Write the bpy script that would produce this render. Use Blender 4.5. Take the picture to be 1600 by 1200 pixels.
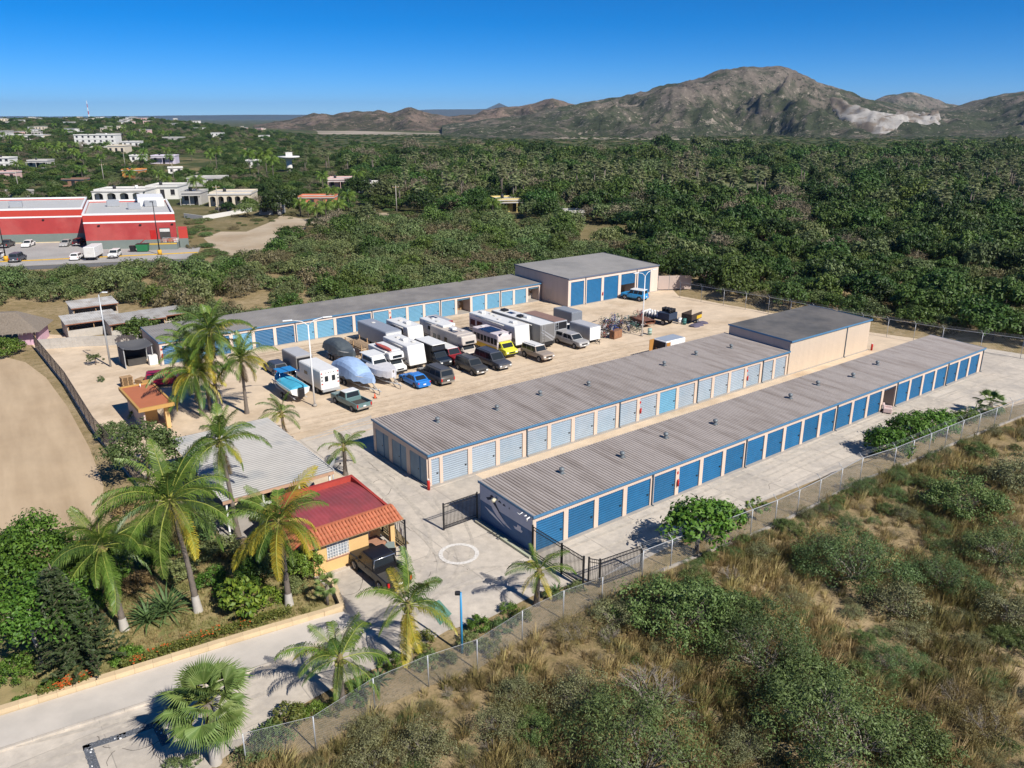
import bpy, bmesh, math, random
import numpy as np
from mathutils import Vector, Matrix, noise

for o in list(bpy.data.objects): bpy.data.objects.remove(o)
SC = bpy.context.scene
COL = SC.collection
R = math.radians
PI = math.pi

# ---------------------------------------------------------------- camera
FPX, HORY, CAMH = 1235.0, 184.0, 29.0          # focal length and horizon for a 1600 x 1200 picture
PITCH = math.atan((600 - HORY) / FPX)
cam = bpy.data.cameras.new('camera')
cam.sensor_width = 36.0
cam.lens = 36.0 * FPX / 1600
cam.clip_start = 0.5
cam.clip_end = 60000
camo = bpy.data.objects.new('camera', cam)
COL.objects.link(camo)
camo.location = (0, 0, CAMH)
camo.rotation_euler = (PI / 2 - PITCH, 0, 0)
SC.camera = camo

# ---------------------------------------------------------------- world, sun, exposure
SUN_EL, SUN_AZ = 42.0, -45.0                   # sun stands right behind the camera; azimuth from +x
sdir = Vector((math.cos(R(SUN_AZ)) * math.cos(R(SUN_EL)), math.sin(R(SUN_AZ)) * math.cos(R(SUN_EL)), math.sin(R(SUN_EL))))
W = bpy.data.worlds.new('World')
SC.world = W
W.use_nodes = True
wn, wl = W.node_tree.nodes, W.node_tree.links
bg = wn['Background']
sky = wn.new('ShaderNodeTexSky')
sky.sky_type = 'NISHITA'
sky.sun_disc = False
sky.sun_elevation = R(SUN_EL)
sky.sun_rotation = R(90 - SUN_AZ)
sky.altitude = 1000
sky.air_density = 0.55
sky.dust_density = 0.0
sky.ozone_density = 9.0
hs = wn.new('ShaderNodeHueSaturation')
hs.inputs['Saturation'].default_value = 1.27
hs.inputs['Value'].default_value = 1.0
wl.new(sky.outputs[0], hs.inputs['Color'])
wl.new(hs.outputs[0], bg.inputs[0])
bg.inputs[1].default_value = 0.09
sl = bpy.data.lights.new('sun', 'SUN')
sl.energy = 5.0
sl.angle = R(0.5)
sl.color = (1.0, 0.95, 0.87)
so = bpy.data.objects.new('sun', sl)
COL.objects.link(so)
so.rotation_euler = sdir.to_track_quat('Z', 'Y').to_euler()
so.location = (60, -60, 120)
SC.view_settings.view_transform = 'Standard'
SC.view_settings.look = 'None'
SC.view_settings.gamma = 1
SC.view_settings.exposure = 0.4

# ---------------------------------------------------------------- helpers
def P(px, py, z=0.0):
    """ground point (height z) seen at a pixel of the 1600 x 1200 photograph"""
    d = Vector((px - 800, math.sin(PITCH) * (600 - py) + math.cos(PITCH) * FPX,
                math.cos(PITCH) * (600 - py) - math.sin(PITCH) * FPX))
    t = (z - CAMH) / d.z
    return Vector((d.x * t, d.y * t, z))

UA = R(37.4)                                    # axis of the storage rows
UO = P(832, 866)
def UV(u, v, z=0.0):
    c, s = math.cos(UA), math.sin(UA)
    return Vector((UO.x + u * c - v * s, UO.y + u * s + v * c, z))
def toUV(p):
    c, s = math.cos(UA), math.sin(UA)
    dx, dy = p.x - UO.x, p.y - UO.y
    return (dx * c + dy * s, -dx * s + dy * c)

def tag(o, label=None, cat=None, group=None, kind=None):
    if label: o['label'] = label
    if cat: o['category'] = cat
    if group: o['group'] = group
    if kind: o['kind'] = kind
    return o

def empty(name, loc, rz=0.0, label=None, cat=None, group=None, kind=None):
    o = bpy.data.objects.new(name, None)
    COL.objects.link(o)
    o.empty_display_size = 0.3
    o.location = loc
    o.rotation_euler = (0, 0, rz)
    return tag(o, label, cat, group, kind)

def link(name, me, parent=None, loc=None, rot=None, mats=None, scale=None):
    o = bpy.data.objects.new(name, me)
    COL.objects.link(o)
    if parent: o.parent = parent
    if loc is not None: o.location = loc
    if rot is not None: o.rotation_euler = rot
    if scale is not None: o.scale = scale
    return o

class MB:
    """collects shapes into one mesh"""
    def __init__(s): s.v, s.f, s.m, s.sm = [], [], [], []
    def add(s, vs, fs, m=0, smooth=False):
        b = len(s.v)
        s.v += [tuple(p) for p in vs]
        for f in fs:
            s.f.append(tuple(i + b for i in f)); s.m.append(m); s.sm.append(smooth)
        return s
    def box(s, x0, x1, y0, y1, z0, z1, m=0):
        return s.add([(x0, y0, z0), (x1, y0, z0), (x1, y1, z0), (x0, y1, z0), (x0, y0, z1), (x1, y0, z1), (x1, y1, z1), (x0, y1, z1)],
                     [(0, 3, 2, 1), (4, 5, 6, 7), (0, 1, 5, 4), (1, 2, 6, 5), (2, 3, 7, 6), (3, 0, 4, 7)], m)
    def hexa(s, p, m=0):
        return s.add(p, [(0, 3, 2, 1), (4, 5, 6, 7), (0, 1, 5, 4), (1, 2, 6, 5), (2, 3, 7, 6), (3, 0, 4, 7)], m)
    def quad(s, a, b, c, d, m=0): return s.add([a, b, c, d], [(0, 1, 2, 3)], m)
    def prism(s, poly, z0, z1, m=0):
        n = len(poly)
        return s.add([(x, y, z0) for x, y in poly] + [(x, y, z1) for x, y in poly],
                     [tuple(reversed(range(n))), tuple(range(n, 2 * n))] + [(i, (i + 1) % n, n + (i + 1) % n, n + i) for i in range(n)], m)
    def xz(s, poly, y0, y1, m=0):
        """profile in the x-z plane pushed along y"""
        n = len(poly)
        return s.add([(x, y0, z) for x, z in poly] + [(x, y1, z) for x, z in poly],
                     [tuple(range(n)), tuple(reversed(range(n, 2 * n)))] + [((i + 1) % n, i, n + i, n + (i + 1) % n) for i in range(n)], m)
    def tube(s, pts, r, n=6, m=0, cap=True, smooth=True):
        pts = [Vector(p) for p in pts]
        rr = r if isinstance(r, (list, tuple)) else [r] * len(pts)
        vs, fs = [], []
        for i, p in enumerate(pts):
            d = (pts[min(i + 1, len(pts) - 1)] - pts[max(i - 1, 0)])
            if d.length < 1e-9: d = Vector((0, 0, 1))
            d.normalize()
            a = d.orthogonal().normalized() if abs(d.z) < .999 else Vector((1, 0, 0))
            if abs(d.z) < .999:
                a = Vector((0, 0, 1)).cross(d).normalized()
            b = d.cross(a)
            for k in range(n):
                t = 2 * PI * k / n
                vs.append(p + (a * math.cos(t) + b * math.sin(t)) * rr[i])
        for i in range(len(pts) - 1):
            for k in range(n):
                fs.append((i * n + k, i * n + (k + 1) % n, (i + 1) * n + (k + 1) % n, (i + 1) * n + k))
        s.add(vs, fs, m, smooth)
        if cap:
            b = len(s.v) - len(vs)
            s.f.append(tuple(b + k for k in reversed(range(n)))); s.m.append(m); s.sm.append(False)
            e = b + (len(pts) - 1) * n
            s.f.append(tuple(e + k for k in range(n))); s.m.append(m); s.sm.append(False)
        return s
    def lathe(s, prof, n=12, m=0, org=(0, 0, 0), axis='z', smooth=True):
        vs, fs = [], []
        for (r, h) in prof:
            for k in range(n):
                t = 2 * PI * k / n
                c, q = math.cos(t) * r, math.sin(t) * r
                if axis == 'z': v = (c, q, h)
                elif axis == 'y': v = (c, h, -q)
                else: v = (h, c, q)
                vs.append((v[0] + org[0], v[1] + org[1], v[2] + org[2]))
        for i in range(len(prof) - 1):
            for k in range(n):
                fs.append((i * n + k, i * n + (k + 1) % n, (i + 1) * n + (k + 1) % n, (i + 1) * n + k))
        return s.add(vs, fs, m, smooth)
    def mesh(s, name, mats):
        me = bpy.data.meshes.new(name)
        me.from_pydata(s.v, [], s.f)
        for mt in (mats if isinstance(mats, (list, tuple)) else [mats]): me.materials.append(mt)
        me.polygons.foreach_set('material_index', s.m)
        me.polygons.foreach_set('use_smooth', s.sm)
        me.update()
        return me
    def build(s, name, mats, parent=None, loc=None, rot=None):
        return link(name, s.mesh(name, mats), parent, loc, rot)

def rounded(x0, x1, y0, y1, z0, z1, r=.08, seg=2, taper=None):
    """MB holding a box with rounded edges; taper = fn(x,y,z)->(x,y,z)"""
    bm = bmesh.new()
    bmesh.ops.create_cube(bm, size=1)
    for v in bm.verts:
        v.co = Vector((x0 if v.co.x < 0 else x1, y0 if v.co.y < 0 else y1, z0 if v.co.z < 0 else z1))
        if taper: v.co = Vector(taper(*v.co))
    bmesh.ops.bevel(bm, geom=bm.edges[:], offset=r, segments=seg, profile=.5, affect='EDGES')
    bm.verts.index_update()
    mb = MB()
    mb.add([v.co[:] for v in bm.verts], [[v.index for v in f.verts] for f in bm.faces], 0, False)
    bm.free()
    return mb

def fast_mesh(name, verts, quads, mats, smooth=False):
    """numpy arrays -> mesh of quads"""
    me = bpy.data.meshes.new(name)
    nv, nf = len(verts), len(quads)
    k = quads.shape[1]
    me.vertices.add(nv); me.vertices.foreach_set('co', verts.astype(np.float32).ravel())
    me.loops.add(nf * k); me.loops.foreach_set('vertex_index', quads.astype(np.int32).ravel())
    me.polygons.add(nf)
    me.polygons.foreach_set('loop_start', np.arange(0, nf * k, k, dtype=np.int32))
    for mt in (mats if isinstance(mats, (list, tuple)) else [mats]): me.materials.append(mt)
    if smooth: me.polygons.foreach_set('use_smooth', np.ones(nf, dtype=bool))
    me.update(calc_edges=True)
    return me

# ---------------------------------------------------------------- materials
MATS = {}
def mat(name, col, rough=.75, var=.12, scale=1.5, bump=0.0, bscale=None, metal=0.0, spec=.4, col2=None, mix2=(.45, .6), s2=None, obj_var=0.0, coat=0.0, streak=False, flow=None):
    """procedural material: base colour, fine tone noise, optional second colour in patches, optional relief"""
    if name in MATS: return MATS[name]
    m = bpy.data.materials.new(name)
    m.use_nodes = True
    n, l = m.node_tree.nodes, m.node_tree.links
    bs = n['Principled BSDF']
    bs.inputs['Roughness'].default_value = rough
    bs.inputs['Metallic'].default_value = metal
    bs.inputs['Specular IOR Level'].default_value = spec
    if coat: bs.inputs['Coat Weight'].default_value = coat; bs.inputs['Coat Roughness'].default_value = .05
    geo = n.new('ShaderNodeNewGeometry')
    vec = geo.outputs['Position']
    if streak:
        mp = n.new('ShaderNodeMapping'); mp.inputs['Scale'].default_value = (1, 1, .12)
        l.new(vec, mp.inputs['Vector']); vec = mp.outputs[0]
    t = n.new('ShaderNodeTexNoise'); t.inputs['Scale'].default_value = scale; t.inputs['Detail'].default_value = 6; t.inputs['Roughness'].default_value = .65
    l.new(vec, t.inputs['Vector'])
    out = None
    if col2:
        t2 = n.new('ShaderNodeTexNoise'); t2.inputs['Scale'].default_value = s2 or scale * .3; t2.inputs['Detail'].default_value = 7; t2.inputs['Roughness'].default_value = .6
        if flow:
            mp1 = n.new('ShaderNodeMapping'); mp1.inputs['Rotation'].default_value = (0, 0, flow[0]); l.new(vec, mp1.inputs['Vector']); mp2 = n.new('ShaderNodeMapping'); mp2.inputs['Scale'].default_value = (flow[1], flow[2], 1); l.new(mp1.outputs[0], mp2.inputs['Vector']); l.new(mp2.outputs[0], t2.inputs['Vector'])
        else: l.new(vec, t2.inputs['Vector'])
        mr = n.new('ShaderNodeMapRange'); mr.inputs['From Min'].default_value, mr.inputs['From Max'].default_value = mix2
        l.new(t2.outputs['Fac'], mr.inputs['Value'])
        mx = n.new('ShaderNodeMix'); mx.data_type = 'RGBA'
        mx.inputs['A'].default_value = (*col, 1); mx.inputs['B'].default_value = (*col2, 1)
        l.new(mr.outputs[0], mx.inputs['Factor'])
        out = mx.outputs['Result']
    mul = n.new('ShaderNodeMix'); mul.data_type = 'RGBA'; mul.blend_type = 'MULTIPLY'; mul.inputs['Factor'].default_value = 1
    if out: l.new(out, mul.inputs['A'])
    else: mul.inputs['A'].default_value = (*col, 1)
    mr = n.new('ShaderNodeMapRange'); mr.inputs['From Min'].default_value = .25; mr.inputs['From Max'].default_value = .75
    mr.inputs['To Min'].default_value = 1 - var; mr.inputs['To Max'].default_value = 1 + var
    l.new(t.outputs['Fac'], mr.inputs['Value'])
    tone = mr.outputs[0]
    if obj_var:
        oi = n.new('ShaderNodeObjectInfo')
        m2 = n.new('ShaderNodeMapRange'); m2.inputs['To Min'].default_value = 1 - obj_var; m2.inputs['To Max'].default_value = 1 + obj_var
        l.new(oi.outputs['Random'], m2.inputs['Value'])
        mm = n.new('ShaderNodeMath'); mm.operation = 'MULTIPLY'
        l.new(tone, mm.inputs[0]); l.new(m2.outputs[0], mm.inputs[1]); tone = mm.outputs[0]
    cb = n.new('ShaderNodeCombineColor')
    for i in range(3): l.new(tone, cb.inputs[i])
    l.new(cb.outputs[0], mul.inputs['B'])
    l.new(mul.outputs['Result'], bs.inputs['Base Color'])
    if bump:
        tb = n.new('ShaderNodeTexNoise'); tb.inputs['Scale'].default_value = bscale or scale * 6; tb.inputs['Detail'].default_value = 5
        l.new(vec, tb.inputs['Vector'])
        b = n.new('ShaderNodeBump'); b.inputs['Strength'].default_value = bump; b.inputs['Distance'].default_value = .05
        l.new(tb.outputs['Fac'], b.inputs['Height']); l.new(b.outputs[0], bs.inputs['Normal'])
    MATS[name] = m
    return m

def leafmat(name, col, col2, var=.35, transl=.12, rough=.55, objv=.25):
    """foliage: tone differs leaf by leaf (random per island) and plant by plant (object random)"""
    if name in MATS: return MATS[name]
    m = bpy.data.materials.new(name)
    m.use_nodes = True
    n, l = m.node_tree.nodes, m.node_tree.links
    bs = n['Principled BSDF']
    bs.inputs['Roughness'].default_value = rough
    bs.inputs['Specular IOR Level'].default_value = .3
    geo = n.new('ShaderNodeNewGeometry'); oi = n.new('ShaderNodeObjectInfo')
    mx = n.new('ShaderNodeMix'); mx.data_type = 'RGBA'
    mx.inputs['A'].default_value = (*col, 1); mx.inputs['B'].default_value = (*col2, 1)
    l.new(geo.outputs['Random Per Island'], mx.inputs['Factor'])
    hsv = n.new('ShaderNodeHueSaturation')
    l.new(mx.outputs['Result'], hsv.inputs['Color'])
    a = n.new('ShaderNodeMapRange'); a.inputs['To Min'].default_value = 1 - objv; a.inputs['To Max'].default_value = 1 + objv
    l.new(oi.outputs['Random'], a.inputs['Value']); l.new(a.outputs[0], hsv.inputs['Value'])
    w = n.new('ShaderNodeMath'); w.operation = 'MULTIPLY_ADD'; w.inputs[1].default_value = 7.31; w.inputs[2].default_value = 0
    l.new(oi.outputs['Random'], w.inputs[0])
    fr = n.new('ShaderNodeMath'); fr.operation = 'FRACT'; l.new(w.outputs[0], fr.inputs[0])
    h = n.new('ShaderNodeMapRange'); h.inputs['To Min'].default_value = .5 - .07 * min(objv, .25); h.inputs['To Max'].default_value = .5 + .08 * min(objv, .25)
    l.new(fr.outputs[0], h.inputs['Value']); l.new(h.outputs[0], hsv.inputs['Hue'])
    l.new(hsv.outputs[0], bs.inputs['Base Color'])
    tr = n.new('ShaderNodeBsdfTranslucent'); l.new(hsv.outputs[0], tr.inputs['Color'])
    ms = n.new('ShaderNodeMixShader'); ms.inputs[0].default_value = transl
    l.new(bs.outputs[0], ms.inputs[1]); l.new(tr.outputs[0], ms.inputs[2])
    l.new(ms.outputs[0], n['Material Output'].inputs['Surface'])
    MATS[name] = m
    return m

def glassmat(name, col=(.02, .025, .03), rough=.2):
    if name in MATS: return MATS[name]
    m = bpy.data.materials.new(name); m.use_nodes = True
    b = m.node_tree.nodes['Principled BSDF']
    b.inputs['Base Color'].default_value = (*col, 1); b.inputs['Roughness'].default_value = rough; b.inputs['Specular IOR Level'].default_value = .3
    MATS[name] = m
    return m

# shared materials
m_beige = mat('beige_steel_wall', (.60, .47, .38), .7, .06, 2, streak=True)
m_tan = mat('tan_corrugated_wall', (.55, .45, .35), .6, .06, 1.5, streak=True)
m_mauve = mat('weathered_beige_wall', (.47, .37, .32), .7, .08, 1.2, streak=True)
m_trim = mat('blue_trim', (.075, .19, .32), .45, .08, 3)
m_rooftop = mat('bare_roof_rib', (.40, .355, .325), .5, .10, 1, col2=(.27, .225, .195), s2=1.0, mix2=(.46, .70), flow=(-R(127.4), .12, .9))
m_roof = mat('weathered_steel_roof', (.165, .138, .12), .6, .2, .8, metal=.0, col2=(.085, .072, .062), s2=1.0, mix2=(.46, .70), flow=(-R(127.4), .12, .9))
m_roofd = mat('dark_grey_roof', (.15, .14, .13), .6, .18, .6, col2=(.10, .098, .096), s2=.18)
m_roofl = mat('bare_steel_roof', (.27, .25, .225), .55, .14, .6, col2=(.21, .195, .18), s2=.18)
m_dblue = mat('deep_blue_door', (.010, .105, .235), .45, .14, 1.2, obj_var=.12)
m_lblue = mat('sky_blue_door', (.11, .28, .41), .55, .08, 1.2, obj_var=.08)
m_fade = mat('faded_blue_door', (.29, .345, .40), .6, .08, .9, col2=(.25, .32, .385), obj_var=.07)
m_black = mat('black_metal', (.015, .015, .017), .5, .1)
m_dark = mat('dark_interior', (.06, .055, .05), .9, .2)
m_white = mat('white_paint', (.78, .77, .75), .45, .05, 2)
m_offwh = mat('off_white_paint', (.62, .60, .56), .6, .10, 1.2, col2=(.50, .47, .43), s2=.5)
m_red = mat('red_paint', (.45, .02, .015), .45, .1)
m_galv = mat('galvanised_steel', (.42, .43, .44), .45, .1, 4, metal=.3)
m_conc = mat('concrete', (.51, .45, .375), .85, .16, 1.6, bump=.12, bscale=9, col2=(.36, .325, .285), s2=.3, mix2=(.44, .72), obj_var=.08)
m_concg = mat('grey_concrete', (.34, .31, .275), .9, .14, .8, bump=.2, bscale=6)
m_sand = mat('yard_sand', (.585, .465, .335), .95, .15, .6, bump=.35, bscale=3, col2=(.44, .335, .225), s2=.16, mix2=(.5, .70))
m_wood = mat('raw_wood', (.36, .23, .12), .8, .2, 4)
m_glass = glassmat('tinted_glass')
m_tyre = mat('tyre_rubber', (.018, .018, .018), .85, .1)
m_rim = mat('wheel_rim', (.35, .35, .36), .35, .1, metal=.6)
m_rust = mat('rusty_metal', (.22, .09, .05), .8, .3, 5)
m_chrome = mat('chrome', (.6, .6, .6), .2, .02, metal=.9)
m_lampw = mat('clear_lens', (.75, .75, .72), .15, .03)
m_tail = mat('red_lens', (.5, .01, .01), .25, .05)

# ---------------------------------------------------------------- setting: ground sheets
def inpoly(x, y, poly):
    c = False
    n = len(poly)
    for i in range(n):
        x1, y1 = poly[i][0], poly[i][1]; x2, y2 = poly[i - 1][0], poly[i - 1][1]
        if (y1 > y) != (y2 > y) and x < (x2 - x1) * (y - y1) / (y2 - y1) + x1: c = not c
    return c

def clip_cell(poly, x0, x1, y0, y1):
    def cl(ps, ins, cut):
        out = []
        for i in range(len(ps)):
            a, b = ps[i - 1], ps[i]
            if ins(b):
                if not ins(a): out.append(cut(a, b))
                out.append(b)
            elif ins(a): out.append(cut(a, b))
        return out
    def cx(k): return lambda a, b: (k, a[1] + (b[1] - a[1]) * (k - a[0]) / (b[0] - a[0]))
    def cy(k): return lambda a, b: (a[0] + (b[0] - a[0]) * (k - a[1]) / (b[1] - a[1]), k)
    p = poly
    for ins, cut in ((lambda q: q[0] >= x0, cx(x0)), (lambda q: q[0] <= x1, cx(x1)), (lambda q: q[1] >= y0, cy(y0)), (lambda q: q[1] <= y1, cy(y1))):
        p = cl(p, ins, cut)
        if len(p) < 3: return None
    return p

def area(p): return .5 * sum(p[i - 1][0] * p[i][1] - p[i][0] * p[i - 1][1] for i in range(len(p)))

def sheet(name, pts, z, m, parent=None, kind='structure', thick=.05):
    """flat ground sheet from world points, slightly thick"""
    pl = [(p[0], p[1]) for p in pts]
    if area(pl) < 0: pl.reverse()
    bm = bmesh.new()
    vs = [bm.verts.new((x, y, z)) for x, y in pl]
    fc = bm.faces.new(vs); fc.normal_update()
    bmesh.ops.triangulate(bm, faces=bm.faces[:])
    me = bpy.data.meshes.new(name)
    bm.to_mesh(me); bm.free()
    me.materials.append(m)
    o = link(name, me, parent)
    if kind and not parent: o['kind'] = kind
    return o

# earth with scrub colouring; one sheet that reaches the horizon
m_ground = bpy.data.materials.new('scrub_earth')
m_ground.use_nodes = True
n, l = m_ground.node_tree.nodes, m_ground.node_tree.links
bs = n['Principled BSDF']; bs.inputs['Roughness'].default_value = .95; bs.inputs['Specular IOR Level'].default_value = .15
ge = n.new('ShaderNodeNewGeometry')
def noise_node(sc, det=8, ro=.65):
    t = n.new('ShaderNodeTexNoise'); t.inputs['Scale'].default_value = sc; t.inputs['Detail'].default_value = det; t.inputs['Roughness'].default_value = ro
    l.new(ge.outputs['Position'], t.inputs['Vector']); return t
def rgbmix(fac, a, b):
    mx = n.new('ShaderNodeMix'); mx.data_type = 'RGBA'
    l.new(fac, mx.inputs['Factor'])
    for k, q in (('A', a), ('B', b)):
        if isinstance(q, tuple): mx.inputs[k].default_value = (*q, 1)
        else: l.new(q, mx.inputs[k])
    return mx.outputs['Result']
def ramp(src, a, b):
    r_ = n.new('ShaderNodeMapRange'); r_.inputs['From Min'].default_value = a; r_.inputs['From Max'].default_value = b
    l.new(src, r_.inputs['Value']); return r_.outputs[0]
c1 = rgbmix(ramp(noise_node(.12).outputs['Fac'], .38, .62), (.26, .19, .095), (.37, .28, .165))
c2 = rgbmix(ramp(noise_node(.9).outputs['Fac'], .45, .7), c1, (.175, .14, .06))
c3 = rgbmix(ramp(noise_node(5, 4).outputs['Fac'], .5, .75), c2, (.13, .11, .05))
# beyond the compound the plain is covered with green undergrowth
sepp = n.new('ShaderNodeSeparateXYZ'); l.new(ge.outputs['Position'], sepp.inputs[0])
far = ramp(sepp.outputs['Y'], 150, 300)
nz = n.new('ShaderNodeMath'); nz.operation = 'MULTIPLY'; l.new(far, nz.inputs[0]); l.new(ramp(noise_node(.02).outputs['Fac'], .3, .5), nz.inputs[1])
c4 = rgbmix(nz.outputs[0], c3, (.05, .065, .02))
l.new(c4, bs.inputs['Base Color'])
bmp = n.new('ShaderNodeBump'); bmp.inputs['Strength'].default_value = .6; bmp.inputs['Distance'].default_value = .15
l.new(noise_node(2.5, 6).outputs['Fac'], bmp.inputs['Height']); l.new(bmp.outputs[0], bs.inputs['Normal'])

gb = MB()
S = 16000
gb.quad((-S, -200, 0), (S, -200, 0), (S, S, 0), (-S, S, 0))
ground = gb.build('ground', m_ground); ground['kind'] = 'structure'
ground.location.z = -.02

# sand yard of the compound (sheet over the earth)
yard_px = [(40, 528), (70, 522), (205, 530), (330, 505), (806, 428), (1040, 440), (1060, 462), (1180, 484), (1345, 517), (1440, 530), (1600, 556), (1780, 590), (1340, 690), (832, 866), (668, 790), (500, 800), (330, 800), (232, 780), (190, 728), (150, 680), (105, 606), (56, 545)]
sheet('yard_sand', [P(*p) for p in yard_px], .0, m_sand)

# concrete drive and aprons, cast in slabs
conc_px = [(-420, 1270), (0, 1128), (240, 1052), (505, 968), (540, 957), (498, 905), (520, 880), (640, 850), (560, 760), (455, 692), (580, 649), (589, 708), (668, 764), (735, 737), (760, 752), (748, 812), (832, 866), (1000, 795), (1240, 695), (1430, 616), (1527, 580),
           (1440, 540), (1480, 535), (1640, 560), (1800, 590), (1600, 622), (1440, 668), (1300, 740), (1150, 800), (1000, 878), (930, 905), (845, 925), (760, 968), (700, 985), (640, 1020), (520, 1075), (420, 1130), (330, 1200), (200, 1300), (-420, 1300)]
conc = [toUV(P(*p)) for p in conc_px]
if area(conc) < 0: conc.reverse()
base = sheet('concrete_drive', [UV(*q) for q in conc], .008, m_concg)
random.seed(3)
cu, cv = 4.6, 4.3
us = [q[0] for q in conc]; vs_ = [q[1] for q in conc]
i0, i1 = int(min(us) // cu), int(max(us) // cu) + 1
j0, j1 = int(min(vs_) // cv), int(max(vs_) // cv) + 1
for i in range(i0, i1):
    for j in range(j0, j1):
        c = clip_cell(conc, i * cu + .02, (i + 1) * cu - .02, j * cv + .02, (j + 1) * cv - .02)
        if not c or abs(area(c)) < .05: continue
        bm = bmesh.new()
        dz = random.uniform(0, .008)
        vv = []
        for q in c:
            w = UV(*q)
            vv.append(bm.verts.new((w.x, w.y, .02 + dz)))
        try: f = bm.faces.new(vv)
        except ValueError: bm.free(); continue
        f.normal_update()
        if f.normal.z < 0: f.normal_flip()
        bmesh.ops.triangulate(bm, faces=bm.faces[:])
        me = bpy.data.meshes.new('slab'); bm.to_mesh(me); bm.free(); me.materials.append(m_conc)
        link('slab', me, base)
# ================================================================= storage rows
def corr(x0, x1, y0, y1, zf, per=.305, h=.045, top=.08, slope=.045, axis='x', m=None, name='roof'):
    """ribbed metal sheet; profile repeats along x (ribs run along y), zf(x,y) gives the sheet height"""
    xs, zs = [], []
    x = x0
    while x < x1 - 1e-6:
        for dx, dz in ((0, 0), (per - top - 2 * slope, 0), (per - top - slope, h), (per - slope, h)):
            if x + dx <= x1: xs.append(x + dx); zs.append(dz)
        x += per
    xs.append(x1); zs.append(0)
    xs = np.array(xs); zs = np.array(zs)
    k = len(xs)
    ys = np.array([y0, y1]) if not isinstance(y0, (list, tuple)) else np.array(y0)
    V = []
    for y in ys:
        if axis == 'x': V.append(np.stack([xs, np.full(k, y), zs + np.array([zf(a, y) for a in xs])], 1))
        else: V.append(np.stack([np.full(k, y), xs, zs + np.array([zf(y, a) for a in xs])], 1))
    V = np.concatenate(V)
    a = np.arange(k - 1)
    F = []
    for r in range(len(ys) - 1):
        q = np.stack([a + r * k, a + 1 + r * k, a + 1 + (r + 1) * k, a + (r + 1) * k], 1)
        F.append(q if axis == 'x' else q[:, ::-1])
    Fq = np.concatenate(F)
    me = fast_mesh(name, V, Fq, m)
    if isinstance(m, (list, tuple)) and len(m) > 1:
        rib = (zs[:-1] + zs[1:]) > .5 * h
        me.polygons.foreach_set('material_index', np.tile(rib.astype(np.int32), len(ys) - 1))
    return me

_door = {}
def door_mesh(w, h, m, rib=.19):
    key = (round(w, 2), round(h, 2), m.name)
    if key not in _door:
        pr = []
        k = int(h / rib)
        st = h / k
        for i in range(k):
            z = i * st
            pr += [(0, z), (-.032, z + st * .3), (-.032, z + st * .72)]
        pr.append((0, h))
        vs = []
        for y, z in pr: vs += [(0, y, z), (w, y, z)]
        fs = [(2 * i, 2 * i + 1, 2 * i + 3, 2 * i + 2) for i in range(len(pr) - 1)]
        mb = MB(); mb.add(vs, fs)
        mb.box(0, w, -.03, 0.02, -.02, .05)
        _door[key] = mb.mesh('roll_up_door', m)
    return _door[key]

_small = {}
def small(name, fn):
    if name not in _small: _small[name] = fn()
    return _small[name]
def latch_mesh():
    mb = MB(); mb.box(-.06, .06, -.05, 0, -.05, .05); mb.box(-.015, .16, -.035, -.012, -.015, .015); return mb.mesh('latch', m_black)
def exting_mesh():
    mb = MB(); mb.lathe([(0, 0), (.09, 0), (.09, .42), (.04, .5), (.04, .58), (0, .58)], 10); mb.box(-.02, .12, -.02, .02, .53, .58); mb.tube([(.1, 0, .53), (.13, 0, .4), (.1, 0, .2)], .015, 5); return mb.mesh('fire_extinguisher', m_red)
def vent_mesh():
    mb = MB()
    mb.box(-.28, .28, -.28, .28, 0, .03)
    mb.lathe([(.2, .03), (.17, .32)], 14)
    pr = [(.17, .32), (.25, .36), (.27, .46), (.24, .58), (.14, .66), (0, .68)]
    mb.lathe(pr, 18)
    return mb.mesh('roof_vent', mat('dull_vent_steel', (.17, .19, .20), .5, .15, 4, metal=.2))
def pipe_mesh(h):
    mb = MB(); mb.box(-.055, .055, -.09, 0, .12, h); mb.box(-.055, .055, -.22, 0, .05, .13); return mb.mesh('downpipe', mat('slate_blue_downpipe', (.05, .085, .12), .5, .1))

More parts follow.
